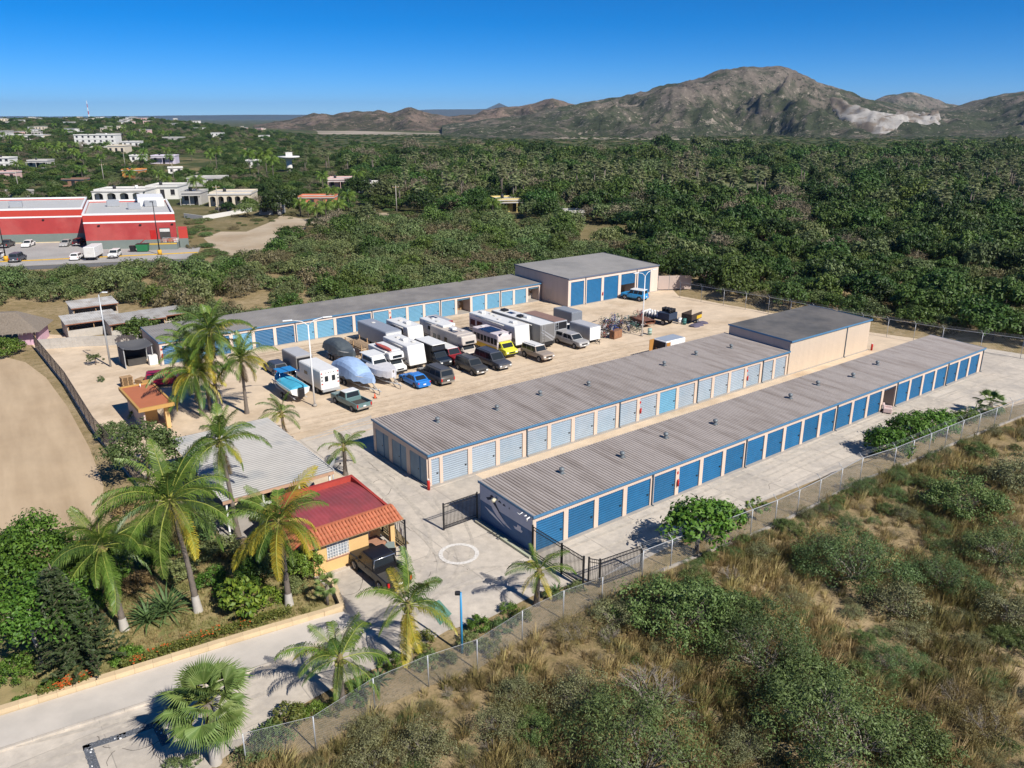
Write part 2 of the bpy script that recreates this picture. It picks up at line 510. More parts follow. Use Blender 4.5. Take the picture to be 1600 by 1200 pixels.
def storage_row(label, u0, v0, L, D, H, doors, pipes, vents, roofm, wallm, dh=2.35, back=.22, ext=(), opens=(), rows=None, gable_doors=None, header=m_beige, skip_left=False, ridge=None):
    root = empty('storage_row', UV(u0, v0), UA, label, 'storage building', 'rows of storage units')
    MB().box(-.12, L + .12, -.22, D + .12, 0, .09).build('plinth', m_concg, root)
    t = .12
    MB().box(0, L, D - t, D, .09, H + back - .06).build('back_wall', wallm, root)
    if not skip_left and not gable_doors:
        MB().hexa([(0, .001, .09), (t, .001, .09), (t, D - t, .09), (0, D - t, .09), (0, .001, H - .05), (t, .001, H - .05), (t, D - t, H + back - .06), (0, D - t, H + back - .06)]).build('end_wall', wallm, root)
    MB().hexa([(L - t, .001, .09), (L, .001, .09), (L, D - t, .09), (L - t, D - t, .09), (L - t, .001, H - .05), (L, .001, H - .05), (L, D - t, H + back - .06), (L - t, D - t, H + back - .06)]).build('end_wall', wallm, root)
    # front: header band, one pillar between doors
    hb = corr(t, L - t, dh + .09, H - .03, lambda x, y: 0, per=.2, h=.025, top=.06, slope=.03, m=header, name='header')
    o = link('header', hb, root); o.rotation_euler = (PI / 2, 0, 0); o.location = (0, .03, 0)
    MB().box(t, L - t, .031, .14, dh + .09, H - .05).build('header_beam', wallm, root)
    edges = [t]
    for (a, b, *_r) in doors: edges += [a, b]
    edges.append(L - t)
    for k in range(0, len(edges), 2):
        a, b = edges[k], edges[k + 1]
        if b - a > .04: MB().box(a, b, 0, .16, .09, dh + .09).build('pillar', header, root)
    for i, (a, b, dm) in enumerate(doors):
        if i in opens:
            MB().box(a - .12, a - .06, .16, D - t, .09, H - .02).build('partition', m_mauve, root)
            MB().box(b + .06, b + .12, .16, D - t, .09, H - .02).build('partition', m_mauve, root)
            MB().lathe([(0, a), (.17, a), (.17, b), (0, b)], 10, axis='x', org=(0, .35, dh - .08)).build('door_roll', dm, root)
            continue
        me = door_mesh(b - a, dh, dm)
        d = link('roll_up_door', me, root, (a, .12, .09))
        link('latch', small('latch', latch_mesh), d, (b - a - .22, -.02, .95))
    rf = link('roof', corr(-.05, L + .05, -.12, D + .12, lambda x, y: H + back * (y / D), m=roofm), root)
    MB().box(-.06, L + .06, -.2, -.13, H - .13, H + .05).build('gutter', m_trim, root)
    for x in (-.09, L + .06):
        MB().hexa([(x, -.2, H - .12), (x + .035, -.2, H - .12), (x + .035, D + .14, H + back - .12), (x, D + .14, H + back - .12),
                   (x, -.2, H + .07), (x + .035, -.2, H + .07), (x + .035, D + .14, H + back + .07), (x, D + .14, H + back + .07)]).build('rake_trim', m_trim, root)
    for x in pipes:
        link('downpipe', small('pipe%.2f' % H, lambda: pipe_mesh(H - .14)), root, (x, -.005, 0))
    for x, y in vents:
        link('roof_vent', small('vent', vent_mesh), rf, (x, y, H + back * y / D + .03), None, scale=(.8, .8, .75))
    for x in ext:
        link('fire_extinguisher', small('ext', exting_mesh), root, (x, -.1, .9))
        MB().box(x - .09, x + .09, -.012, -.002, 1.9, 2.15).build('extinguisher_sign', m_red, root)
    return root

def split(bounds, w=.42):
    """door openings between bounds: (start, end, count, material list)"""
    out = []
    for a, b, ms in bounds:
        p = (b - a) / len(ms)
        for k, mm in enumerate(ms): out.append((a + k * p + w / 2, a + (k + 1) * p - w / 2, mm))
    return out

D_, L_, F_ = m_dblue, m_lblue, m_fade
# front row with the painted end wall
dC = split([(0.1, 12, [D_] * 4), (12, 23.7, [D_] * 4), (23.7, 37.8, [D_] * 5), (37.8, 49.1, [D_] * 4), (49.1, 60.3, [D_] * 4), (60.3, 68.4, [D_] * 3)])
rowC = storage_row('long front storage row with deep blue doors and marlin mural on end wall', 0, 0, 69.1, 6.35, 2.98, dC, (12, 23.7, 37.8, 49.1, 60.3, 68.95),
                   [(5.9, 3.8), (11.8, 3.2), (17.6, 3.8), (23.5, 3.3), (34.8, 3.3), (40.4, 3.9), (45.8, 3.2), (51.9, 3.9)], [m_roof, m_rooftop], m_tan, ext=(14.93,), opens=(16,), header=m_beige)
# middle row with pale doors
dB = [(.35, 1.15, F_)] + split([(1.25, 10.1, [F_] * 3), (10.1, 21.7, [F_] * 4), (21.7, 33.3, [F_, F_, L_, F_]), (33.3, 44.6, [F_] * 4), (44.6, 49.6, [F_] * 2)])
rowB = storage_row('middle storage row with faded pale blue doors and corner double doors', -.25, 13.4, 49.75, 9.4, 2.95, dB, (10.35, 21.95, 33.55, 44.85),
                   [(4.4, 5.4), (10.5, 4.7), (16.3, 5.4), (22.1, 4.7), (33.5, 4.8), (39.4, 5.3), (45, 4.7)], [m_roof, m_rooftop], m_tan, ext=(24.85, 42.05), gable_doors=True)
# its near end: three pairs of swing doors in shade
g = MB()
g.box(0, .12, .161, 9.28, 2.45, 2.9)
g.hexa([(0, .161, 2.9), (.12, .161, 2.9), (.12, 9.28, 2.9), (0, 9.28, 2.9), (0, .161, 2.91), (.12, .161, 2.91), (.12, 9.28, 3.1), (0, 9.28, 3.1)])
for a, b in ((.0, .18), (2.92, 3.5), (6.0, 6.55), (8.95, 9.28)): g.box(0, .12, max(a, .161), b, .09, 2.45)
g.build('end_wall', m_beige, rowB)
for a, b in ((.18, 2.92), (3.5, 6.0), (6.55, 8.95)):
    mid = a + (b - a) * .42
    for p, q in ((a, mid - .02), (mid + .02, b)):
        dl = MB().box(.05, .09, p, q, .11, 2.45).build('swing_door', mat('slate_blue_door', (.16, .25, .33), .55, .15, 1.5, obj_var=.1), rowB)
    MB().box(.0, .05, mid - .02, mid + .02, .11, 2.45).build('door_astragal', m_trim, rowB)
    MB().box(.02, .05, mid + .2, mid + .32, 1.1, 1.16).build('latch', m_black, rowB)
# back row
dA = split([(.1, 17.5, [D_, L_, D_, L_, D_, D_]), (17.5, 29.1, [L_, L_, D_, D_]), (29.1, 40.7, [L_] * 4), (40.7, 52.1, [L_, L_, L_, L_]), (52.1, 60.3, [L_, L_, L_])])
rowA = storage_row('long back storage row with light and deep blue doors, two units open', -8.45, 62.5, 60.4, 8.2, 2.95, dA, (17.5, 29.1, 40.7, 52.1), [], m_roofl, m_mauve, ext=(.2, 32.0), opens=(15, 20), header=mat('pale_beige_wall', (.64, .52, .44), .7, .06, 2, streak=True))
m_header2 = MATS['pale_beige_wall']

# ---- tall hall at the end of the back row
def tall_hall(label, u0, v0, L, D, H, doors, back, roofm, frontm, sidem, dh, corr_front=False, pipes=()):
    root = empty('storage_hall', UV(u0, v0), UA, label, 'storage building')
    MB().box(-.1, L + .1, -.15, D + .1, 0, .08).build('plinth', m_concg, root)
    t = .14
    zt = lambda y: H + back * y / D
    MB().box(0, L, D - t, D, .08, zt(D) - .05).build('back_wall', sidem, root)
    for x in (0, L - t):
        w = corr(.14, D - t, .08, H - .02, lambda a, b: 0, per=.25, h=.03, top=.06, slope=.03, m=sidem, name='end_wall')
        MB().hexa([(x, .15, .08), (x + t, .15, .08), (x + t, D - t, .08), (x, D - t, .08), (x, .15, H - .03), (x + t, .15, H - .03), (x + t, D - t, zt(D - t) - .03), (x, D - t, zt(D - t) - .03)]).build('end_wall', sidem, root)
    if corr_front:
        o = link('front_wall', corr(0, L, .08, H - .02, lambda a, b: 0, per=.25, h=.03, top=.06, slope=.03, m=frontm, name='front_wall'), root)
        o.rotation_euler = (PI / 2, 0, 0); o.location = (0, 0, 0)
        MB().box(.0, L, .005, .14, .08, H - .03).build('wall_lining', frontm, root)
    else:
        MB().box(0, L, 0, .15, dh + .08, H - .03).build('header', frontm, root)
        ed = [0]
        for a, b, *_ in doors: ed += [a, b]
        ed.append(L)
        for k in range(0, len(ed), 2): MB().box(ed[k], ed[k + 1], 0, .15, .08, dh + .08).build('pillar', frontm, root)
        for a, b, opening in doors:
            MB().box(a - .1, a - .04, .16, D - t, .08, H - .05).build('partition', sidem, root) if opening else None
            MB().box(b + .04, b + .1, .16, D - t, .08, H - .05).build('partition', sidem, root) if opening else None
            link('roll_up_door', door_mesh(b - a, dh - opening, m_dblue, .2), root, (a, .11, .08 + opening))
    link('roof', corr(-.06, L + .06, -.12, D + .12, lambda x, y: zt(y), per=.4, h=.035, m=roofm), root)
    MB().box(-.07, L + .07, -.2, -.13, H - .14, H + .05).build('gutter', m_trim if corr_front else mat('slate_trim', (.12, .14, .19), .5, .1), root)
    for x in (-.1, L + .065):
        MB().hexa([(x, -.2, H - .13), (x + .035, -.2, H - .13), (x + .035, D + .14, zt(D) - .13), (x, D + .14, zt(D) - .13), (x, -.2, H + .07), (x + .035, -.2, H + .07), (x + .035, D + .14, zt(D) + .07), (x, D + .14, zt(D) + .07)]).build('rake_trim', m_trim if corr_front else MATS['slate_trim'], root)
    for x in pipes: link('downpipe', small('pipe%.2f' % H, lambda: pipe_mesh(H - .14)), root, (x, -.005 if not corr_front else -.035, 0))
    return root
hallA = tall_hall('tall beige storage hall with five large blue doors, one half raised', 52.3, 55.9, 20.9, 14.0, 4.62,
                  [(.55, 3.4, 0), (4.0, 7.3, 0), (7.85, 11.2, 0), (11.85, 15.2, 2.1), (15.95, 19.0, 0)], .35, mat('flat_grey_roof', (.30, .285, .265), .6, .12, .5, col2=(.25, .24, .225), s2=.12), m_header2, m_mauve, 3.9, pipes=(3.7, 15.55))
link('fire_extinguisher', small('ext', exting_mesh), hallA, (7.57, -.1, 1.0))
# door in its shaded near wall
MB().box(-.02, 0, 4.2, 6.1, .1, 2.2).build('side_door', mat('dull_beige_door', (.42, .34, .3), .7, .06), hallA)
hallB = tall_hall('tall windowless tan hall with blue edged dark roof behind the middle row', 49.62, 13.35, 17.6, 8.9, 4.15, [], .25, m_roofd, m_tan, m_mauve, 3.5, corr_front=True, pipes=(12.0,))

# white turnbuckle hydrants: red standpipes at the row corners
def hydrant(p, label):
    r = empty('fire_extinguisher_post', p, 0, label, 'fire extinguisher')
    mb = MB(); mb.lathe([(0, 0), (.13, 0), (.13, .75), (.1, .85), (0, .86)], 12); mb.build('cylinder', m_red, r)
    mb = MB(); mb.lathe([(0, .86), (.045, .86), (.06, .95), (.03, 1.02), (0, 1.02)], 8); mb.tube([(.04, 0, .93), (.16, 0, .9), (.17, 0, .5)], .02, 5); mb.build('valve', m_white, r)
hydrant(UV(-.45, 13.05), 'red fire cylinder at the near corner of the middle row')
hydrant(UV(67.6, 12.9), 'red fire cylinder at the far corner of the tall tan hall')

# ---- mural on the near end wall of the front row (painted panels)
mural = empty('mural_panel', UV(-.012, 0), UA, 'painted marlin and sea mural on the end wall of the front row', 'mural')
m_mus = mat('mural_sky_paint', (.46, .48, .56), .7, .08, 1)
m_mul = mat('mural_sea_paint', (.06, .13, .26), .7, .18, 1.2)
m_mud = mat('mural_dark_paint', (.02, .03, .06), .7, .1)
m_mug = mat('mural_grey_paint', (.62, .60, .64), .7, .1)
def mur(pts, x, m, name):
    """flat paint: pts = (along wall from the front corner, height)"""
    mb = MB(); n_ = len(pts)
    vs = [(x, a, z) for a, z in pts] + [(x + .004, a, z) for a, z in pts]
    fs = [tuple(range(n_)), tuple(reversed(range(n_, 2 * n_)))] + [((i + 1) % n_, i, n_ + i, n_ + (i + 1) % n_) for i in range(n_)]
    mb.add(vs, fs); return mb.build(name, m, mural)
mur([(.02, 1.75), (6.3, 1.75), (6.3, 3.05), (.02, 2.88)], -.008, m_mus, 'painted_sky')
mur([(.02, .1), (6.3, .1), (6.3, 1.75), (.02, 1.75)], -.008, m_mul, 'painted_sea')
mur([(5.2, 2.35), (4.5, 2.05), (3.9, 1.6), (3.3, 1.22), (2.4, .85), (3.4, .98), (4.1, 1.2), (4.7, 1.6), (5.1, 2.1)], -.016, m_mug, 'painted_marlin')
mur([(5.7, 1.42), (5.0, 1.12), (3.6, .82), (3.2, .72), (3.9, 1.0), (4.7, 1.28)], -.018, mat('mural_white_paint', (.75, .74, .76), .7, .06), 'painted_spray')
mur([(4.95, 2.25), (5.3, 2.1), (5.5, 2.25), (5.1, 2.4), (4.75, 2.65), (4.8, 2.35)], -.02, m_mud, 'painted_tail')
mur([(4.6, 2.1), (4.75, 2.75), (4.2, 2.1), (3.6, 1.5), (3.3, 1.26), (3.9, 1.64)], -.022, m_mud, 'painted_fin')
mur([(1.2, 1.15), (2.0, 1.15), (2.15, 1.32), (1.75, 1.36), (1.7, 1.6), (1.3, 1.6), (1.3, 1.36), (1.1, 1.34)], -.016, m_mug, 'painted_boat')
for k, (a, z, w_) in enumerate(((4.5, 2.62, .5), (3.6, 2.55, .42), (3.1, 2.5, .35), (2.6, 2.5, .12))):
    mur([(a, z - .08), (a + w_, z - .08), (a + w_ * .9, z), (a + w_ * .5, z + .1), (a + w_ * .1, z)], -.016, m_mud, 'painted_bird')
for k in range(7):
    a, z = .5 + .75 * k, .35 + .22 * ((k * 5) % 4)
    mur([(a, z), (a + .5, z + .02), (a + .3, z + .05)], -.016, mat('mural_wave_paint', (.10, .18, .29), .7, .1), 'painted_wave')
mb = MB(); mb.box(-.3, -.02, 4.05, 4.3, 2.6, 2.72); mb.lathe([(0, 0), (.13, 0), (.17, .22), (0, .24)], 10, org=(-.32, 4.17, 2.48))
mb.build('wall_lamp', mat('cream_plastic', (.6, .55, .4), .5, .05), rowC)
mb = MB()
mb.tube([(-.05, .2, 2.86), (-.35, .2, 2.8), (-.35, .2, 2.6)], .05, 8); mb.tube([(-.05, .55, 2.85), (-.28, .6, 2.82)], .05, 8); mb.tube([(-.1, 1.0, 2.9), (-.3, 1.1, 2.75), (-.32, 1.4, 2.8)], .035, 6)
mb.build('security_camera', m_white, rowC)
# green painted kerb with stops along the mural
kb = MB(); kb.box(-.62, -.38, -.4, 6.2, .0, .2)
kb.build('kerb', mat('pale_green_kerb_paint', (.42, .44, .31), .8, .15, 1, col2=(.36, .33, .25)), None, UV(0, 0), (0, 0, UA))
tag(bpy.data.objects['kerb'], 'faded green painted kerb along the mural wall', 'kerb')

# armchair in the open unit, stored goods in the open units
def armchair(p, rz, m, label):
    r = empty('armchair', p, rz, label, 'armchair')
    rounded(-.4, .4, -.4, .35, .12, .45, .06).build('seat', m, r)
    rounded(-.4, .4, .25, .48, .4, .95, .07, taper=lambda x, y, z: (x, y + (z - .4) * .2, z)).build('backrest', m, r)
    for s in (-1, 1): rounded(s * .5 - .1, s * .5 + .1, -.4, .45, .12, .62, .06).build('armrest', m, r)
    for x in (-.4, .4):
        for y in (-.3, .35): MB().box(x - .03, x + .03, y - .03, y + .03, 0, .13).build('leg', m_wood, r)
armchair(UV(46.9, -.45), UA + .5, mat('pale_pink_fabric', (.55, .42, .40), .9, .12), 'pale pink armchair in front of the open front row unit')
random.seed(5)
m_card = mat('cardboard', (.33, .21, .11), .85, .12, obj_var=.25)
m_cardw = mat('pale_box', (.5, .45, .38), .85, .12, obj_var=.2)
def goods(u, v, w, d, n_, where):
    k = 0
    for lev in range(n_):
        x = u
        while x < u + w - .35:
            s = random.uniform(.35, .6)
            o = MB().box(0, s, 0, random.uniform(.4, .6), 0, .42)
            o.box(-.004, s + .004, .16, .22, .2, .426)
            b = o.build('storage_box', random.choice([m_card, m_cardw]), None, UV(x, v + random.uniform(-.05, .1), .09 + lev * .427), (0, 0, UA))
            tag(b, 'brown or pale storage box stacked ' + where, 'box', 'boxes stacked ' + where); k += 1
            x += s + .03
goods(36.05, 64.6, 2.2, 2, 4, 'in the open back row unit')
goods(49.6, 64.4, 2.2, 2, 5, 'in the open unit beside the tall hall')

# panel gate closing the gap beside the tall hall
pg = empty('panel_gate', UV(73.6, 56.2), UA - .55, 'beige sheet metal gate panel right of the tall hall', 'gate')
for k in range(3):
    MB().box(.1 + k * 2.0, 2.06 + k * 2.0, -.03, .03, .15, 2.6).build('panel', m_mauve, pg)
for k in range(4): MB().box(.02 + k * 2.0, .095 + k * 2.0 - .03, -.05, .05, 0, 2.75).build('post', m_galv, pg)

# ================================================================= gatehouse
gh = empty('gatehouse', UV(-13.4, 6.4), UA, 'ochre gatehouse with red metal roof and orange tiled skirt', 'house')
m_ochre = mat('ochre_plaster', (.62, .40, .17), .85, .07, 1.5, bump=.1, bscale=20)
m_redroof = mat('red_metal_roof', (.30, .062, .068), .5, .14, 1.0, col2=(.235, .06, .062), s2=.6)
m_redpar = mat('red_parapet', (.36, .05, .035), .6, .12, 1.2)
m_tile = mat('orange_tile', (.40, .125, .06), .7, .18, 3, obj_var=.1)
m_terr = mat('terracotta_step', (.36, .19, .12), .8, .15, 3)
GL, GD = 6.1, 6.5
MB().box(-.1, GL + .1, -.35, GD, 0, .12).build('plinth', m_conc, gh)
w = MB()
w.box(0, .15, .15, GD, .12, 2.85); w.box(0, GL, GD - .15, GD, .12, 2.85); w.box(GL - .15, GL, 2.2, GD - .15, .12, 2.85)
w.box(.0, 1.0, 0, .15, .12, 2.85); w.box(1.0, 2.55, 0, .15, .12, 1.05); w.box(1.0, 2.55, 0, .15, 2.15, 2.85); w.box(2.55, 4.05, 0, .15, .12, 2.85)
w.box(3.9, 4.05, .15, 2.2, .12, 2.85); w.box(4.05, 4.35, 2.05, 2.2, .12, 2.85); w.box(5.2, GL - .15, 2.05, 2.2, .12, 2.85); w.box(4.35, 5.2, 2.05, 2.2, 2.2, 2.85); w.box(4.05, GL, 0, .15, 2.5, 2.85)
w.build('wall', m_ochre, gh)
MB().box(GL - .32, GL, .0, .3, .12, 2.5).build('porch_column', m_ochre, gh)
MB().box(4.35, 5.2, 2.09, 2.14, .12, 2.2).build('door', m_offwh, gh)
MB().box(4.06, GL - .33, .16, 2.04, .12, .34).build('porch_floor', m_terr, gh)
for k in range(3): MB().box(4.06, GL - .34, -.02 + k * .32, .29 + k * .32, .12, .2 + k * .12 + .06).build('step', m_terr, gh)
win = MB().box(1.0, 2.55, .08, .11, 1.05, 2.15).build('window', glassmat('pale_window', (.30, .33, .36), .15), gh)
fr = MB()
for a, b, c, d in ((1.0, 1.05, 1.05, 2.15), (2.5, 2.55, 1.05, 2.15), (1.75, 1.8, 1.05, 2.15)): fr.box(a, b, .05, .079, c, d)
fr.build('frame', m_white, win)
br = MB()
for k in range(9): br.box(.98 + k * .196, 1.0 + k * .196, -.05, -.03, 1.0, 2.2)
for k in range(6): br.box(.98, 2.57, -.03, -.01, 1.04 + k * .22, 1.06 + k * .22)
br.build('window_bars', m_white, win)
MB().box(.9, 2.65, -.09, 0, .97, 1.05).build('sill', m_terr, win)
# left low window, mostly behind planting
MB().box(-.02, 0, 1.5, 3.2, 1.0, 2.1).build('window', glassmat('pale_window'), gh)
# sunken metal roof between parapets
rr = link('roof', corr(.1, GL - .1, .75, GD - .2, lambda x, y: 2.86 + .32 * max(0, 1 - ((y - 3.6) / 3.2) ** 2), per=.3, h=.03, m=m_redroof, name='roof'), gh)
me = corr(.1, GL - .1, [.75, 1.6, 2.4, 3.0, 3.6, 4.2, 4.8, 5.5, GD - .2], None, lambda x, y: 2.86 + .3 * max(0, 1 - ((y - 3.6) / 3.2) ** 2), per=.3, h=.03, m=m_redroof, name='roof')
rr.data = me
pp = MB()
pp.box(-.1, GL + .1, GD - .2, GD + .1, 2.86, 3.35); pp.hexa([(GL - .1, .75, 2.86), (GL + .1, .75, 2.86), (GL + .1, GD - .2, 2.86), (GL - .1, GD - .2, 2.86), (GL - .1, .75, 3.12), (GL + .1, .75, 3.12), (GL + .1, GD - .2, 3.35), (GL - .1, GD - .2, 3.35)])
pp.hexa([(-.1, .75, 2.86), (.1, .75, 2.86), (.1, GD - .2, 2.86), (-.1, GD - .2, 2.86), (-.1, .75, 3.12), (.1, .75, 3.12), (.1, GD - .2, 3.35), (-.1, GD - .2, 3.35)])
pp.build('parapet', m_redpar, gh)
MB().hexa([(-.55, -.62, 2.5), (GL + .45, -.62, 2.5), (GL + .2, .74, 3.02), (-.2, .74, 3.02), (-.55, -.62, 2.56), (GL + .45, -.62, 2.56), (GL + .2, .74, 3.1), (-.2, .74, 3.1)]).build('skirt_board', m_wood, gh)
# barrel tiles of the skirt roof: columns of curved tiles
def tile_mesh():
    mb = MB(); n_ = 7
    vs, fs = [], []
    for y, r_ in ((0, .12), (.52, .10)):
        for k in range(n_): 
            t = PI * k / (n_ - 1); vs.append((math.cos(t) * r_, y, math.sin(t) * r_ * .8))
    for k in range(n_ - 1): fs.append((k, k + 1, n_ + k + 1, n_ + k))
    fs.append(tuple(reversed(range(n_))))
    mb.add(vs, fs, 0, True); return mb.mesh('tile', m_tile)
tm = tile_mesh()
sl_ang = math.atan2(.54, 1.36)
for k in range(28):
    x = -.42 + k * .25
    for j in range(3):
        o = link('tile', tm, gh, (x, -.66 + j * .46 * math.cos(sl_ang), 2.58 + j * .46 * math.sin(sl_ang) + .006 * j), (sl_ang + .02, 0, 0))
MB().box(-.25, GL + .25, .68, .86, 3.09, 3.2).build('ridge_cap', m_tile, gh)
# side skirt at the far left end
MB().hexa([(-1.2, .2, 2.4), (-.15, .2, 2.95), (-.15, 6.4, 2.95), (-1.2, 6.4, 2.4), (-1.2, .2, 2.46), (-.15, .2, 3.02), (-.15, 6.4, 3.02), (-1.2, 6.4, 2.46)]).build('side_skirt', m_redpar, gh)
for k in range(24):
    o = link('tile', tm, gh, (-1.22, .3 + k * .255, 2.5), (0, -.48, 0)); o.rotation_euler = Matrix.Rotation(-PI / 2, 3, 'Z').to_euler()
    o.matrix_local = Matrix.Translation((-1.22, .3 + k * .255, 2.47)) @ Matrix.Rotation(-PI / 2, 4, 'Z') @ Matrix.Rotation(.48, 4, 'X') @ Matrix.Scale(2.1, 4, (0, 1, 0))

# ---- iron gates
def bar_gate(name, pts, h, label, posts=True, step=.12, band=True, foot=.12, m=m_black, cat='gate'):
    r = empty(name, pts[0], 0, label, cat)
    o0 = Vector(pts[0])
    for i in range(len(pts) - 1):
        a, b = Vector(pts[i]) - o0, Vector(pts[i + 1]) - o0
        d = b - a; L = d.length; rz = math.atan2(d.y, d.x)
        mb = MB()
        mb.box(0, L, -.02, .02, foot, foot + .05); mb.box(0, L, -.02, .02, h - .05, h)
        if band: mb.box(0, L, -.02, .02, h - .28, h - .24)
        mb.box(0, L, -.02, .02, foot + .2, foot + .24)
        mb.build('rail', m, r, a, (0, 0, rz))
        mb = MB(); k = int(L / step)
        for j in range(1, k): mb.box(j * L / k - .012, j * L / k + .012, -.012, .012, foot + .05, h - .05)
        mb.build('bars', m, r, a, (0, 0, rz))
    for q in (pts if posts else []):
        MB().box(-.06, .06, -.06, .06, 0, h + .08).build('post', m, r, Vector(q) - o0)
    return r
bar_gate('sliding_gate', [UV(-3.1, 6.62), UV(-.08, 6.62)], 2.15, 'black barred sliding gate left of the mural wall')
bar_gate('bar_fence', [UV(-.1, -.12), UV(-.1, -3.2), UV(-.05, -5.3)], 2.3, 'long black barred fence running from the mural corner', cat='fence')
bar_gate('swing_gate', [P(919, 914), P(936, 917), P(1001, 893)], 2.0, 'black barred gate leaves meeting the wire fence', cat='gate')
lg = bar_gate('open_gate_leaf', [UV(-6.75, 5.9), UV(-6.75, 9.3)], 2.3, 'dark iron gate leaf with white notice standing beside the gatehouse', step=.25)
MB().box(-.03, .0, .4, .75, 1.0, 1.45).build('notice', m_white, lg, None, (0, 0, UA))
mb = MB(); 
for k in range(4): mb.tube([(0, .2 + k * .8, .2), (0, .9 + k * .8, 2.1)], .025, 5)
mb.build('brace', m_black, lg, None, (0, 0, UA))

# white ring painted on the drive
ring = MB(); c = P(717, 866); n_ = 40; vs, fs = [], []
for k in range(n_):
    t = 2 * PI * k / n_
    for r_ in (1.13, 1.43): vs.append((math.cos(t) * r_, math.sin(t) * r_, 0))
for k in range(n_): a = 2 * k; b = 2 * ((k + 1) % n_); fs.append((a, a + 1, b + 1, b))
ring.add(vs, fs)
o = ring.build('painted_ring', mat('worn_white_road_paint', (.66, .63, .58), .8, .12, 4, col2=(.5, .46, .42), s2=6, mix2=(.5, .65)), None, (c.x, c.y, .052))
tag(o, 'white ring painted on the concrete drive', 'road marking')
# green painted patch and pebble frame on the drive
gp = [P(*q) for q in ((668, 948), (686, 938), (706, 960), (688, 978))]
o = sheet('green_mat', gp, .052, mat('faded_green_paint', (.12, .26, .20), .85, .15, 2), kind=None)
tag(o, 'faded green painted patch on the drive by the palm', 'road marking')

# ================================================================= carport
cp = empty('carport', UV(-16.3, 15.2), UA, 'open carport with pale corrugated metal roof behind the gatehouse', 'carport')
m_cproof = [mat('dirty_corrugated_sheet', (.25, .235, .215), .55, .15, .7, col2=(.19, .2, .2), s2=.3, mix2=(.5, .68)), mat('pale_corrugated_rib', (.42, .40, .37), .5, .10, .7, col2=(.30, .31, .31), s2=.3, mix2=(.5, .68))]
CL, CD = 8.6, 13.6
link('roof', corr(-.1, CD, 0, CL, lambda x, y: 3.0 + .02 * y, per=.34, h=.05, top=.13, axis='y', m=m_cproof, name='roof'), cp)
MB().box(0, CL, -.16, -.11, 2.75, 3.0).build('fascia', mat('rusty_fascia', (.42, .26, .17), .8, .25, 2), cp)
MB().box(CL, CL + .05, -.1, CD, 2.85, 3.15).build('fascia', m_offwh, cp)
for x in (.3, 3.0, 5.8, 8.3):
    for y in (.1, 6.5, 13.2): MB().box(x - .06, x + .06, y - .06, y + .06, 0, 2.98).build('post', m_white, cp)
for y in (.1, 6.5, 13.2): MB().box(.36, 8.24, y - .05, y + .05, 2.8, 2.95).build('beam', m_wood, cp)
for x in (1.3,): MB().tube([(.35, .1, 1.9), (x, .1, 2.8)], .08, 6).build('brace', mat('pale_timber', (.5, .4, .26), .8, .1), cp)
sheet('carport_floor', [UV(-16.5, 14.5), UV(-7.5, 14.5), UV(-7.5, 29), UV(-16.5, 29)], .013, m_concg)
# satellite dish and rusty drums at its corner
sd = empty('satellite_dish', UV(-7.3, 16.2), UA + .8, 'grey satellite dish at the carport corner', 'satellite dish')
mb = MB(); mb.tube([(0, 0, 0), (0, 0, 2.75)], .05, 8); mb.build('pole', m_galv, sd)
mb = MB(); prof = [(0, 0), (.25, .03), (.5, .12), (.72, .26)]
mb.lathe(prof, 18); o = mb.build('dish', m_galv, sd, (0, 0, 2.8), (R(-55), 0, 0))
mb = MB(); mb.tube([(0, -.3, 2.7), (0, -.65, 3.15)], .025, 6); mb.box(-.06, .06, -.72, -.6, 3.1, 3.22); mb.build('arm', m_black, sd)

# ================================================================= small orange roofed hut
ht = empty('garden_hut', UV(-16.2, 39.6), UA, 'small hut with orange roof slab and yellow rim', 'hut')
m_orange = mat('orange_roof_paint', (.42, .14, .065), .75, .08, 1)
m_yel = mat('yellow_ochre_paint', (.46, .265, .08), .75, .06, 1)
MB().box(.5, .65, .6, 7.4, 0, 2.4).build('wall', m_mauve, ht)
MB().box(.65, 2.9, 7.2, 7.4, 0, 2.4).build('wall', m_mauve, ht)
MB().box(2.5, 2.9, .7, 1.2, 0, 2.4).build('column', m_ochre, ht)
MB().box(.66, 2.4, 3.5, 3.7, 0, 2.3).build('wall', m_ochre, ht)
MB().box(0, 3.3, 0, 8.2, 2.4, 2.62).build('roof', m_yel, ht)
MB().box(.22, 3.08, .22, 7.9, 2.621, 2.65).build('roof_panel', m_orange, ht)
rim = MB(); rim.box(0, .2, 0, 8.2, 2.621, 2.75); rim.box(.2, 3.1, 8.0, 8.2, 2.621, 2.75); rim.box(3.1, 3.3, 0, 8.2, 2.621, 2.75); rim.box(.2, 3.1, 0, .2, 2.621, 2.75)
rim.build('rim', m_yel, ht)
mb = MB(); mb.tube([(1.9, 7.2, 2.65), (1.9, 7.2, 3.0)], .06, 8); mb.build('vent_pipe', m_white, ht)
MB().box(2.4, 3.3, 8.2, 9.2, 2.5, 2.72).build('canopy', m_yel, ht)

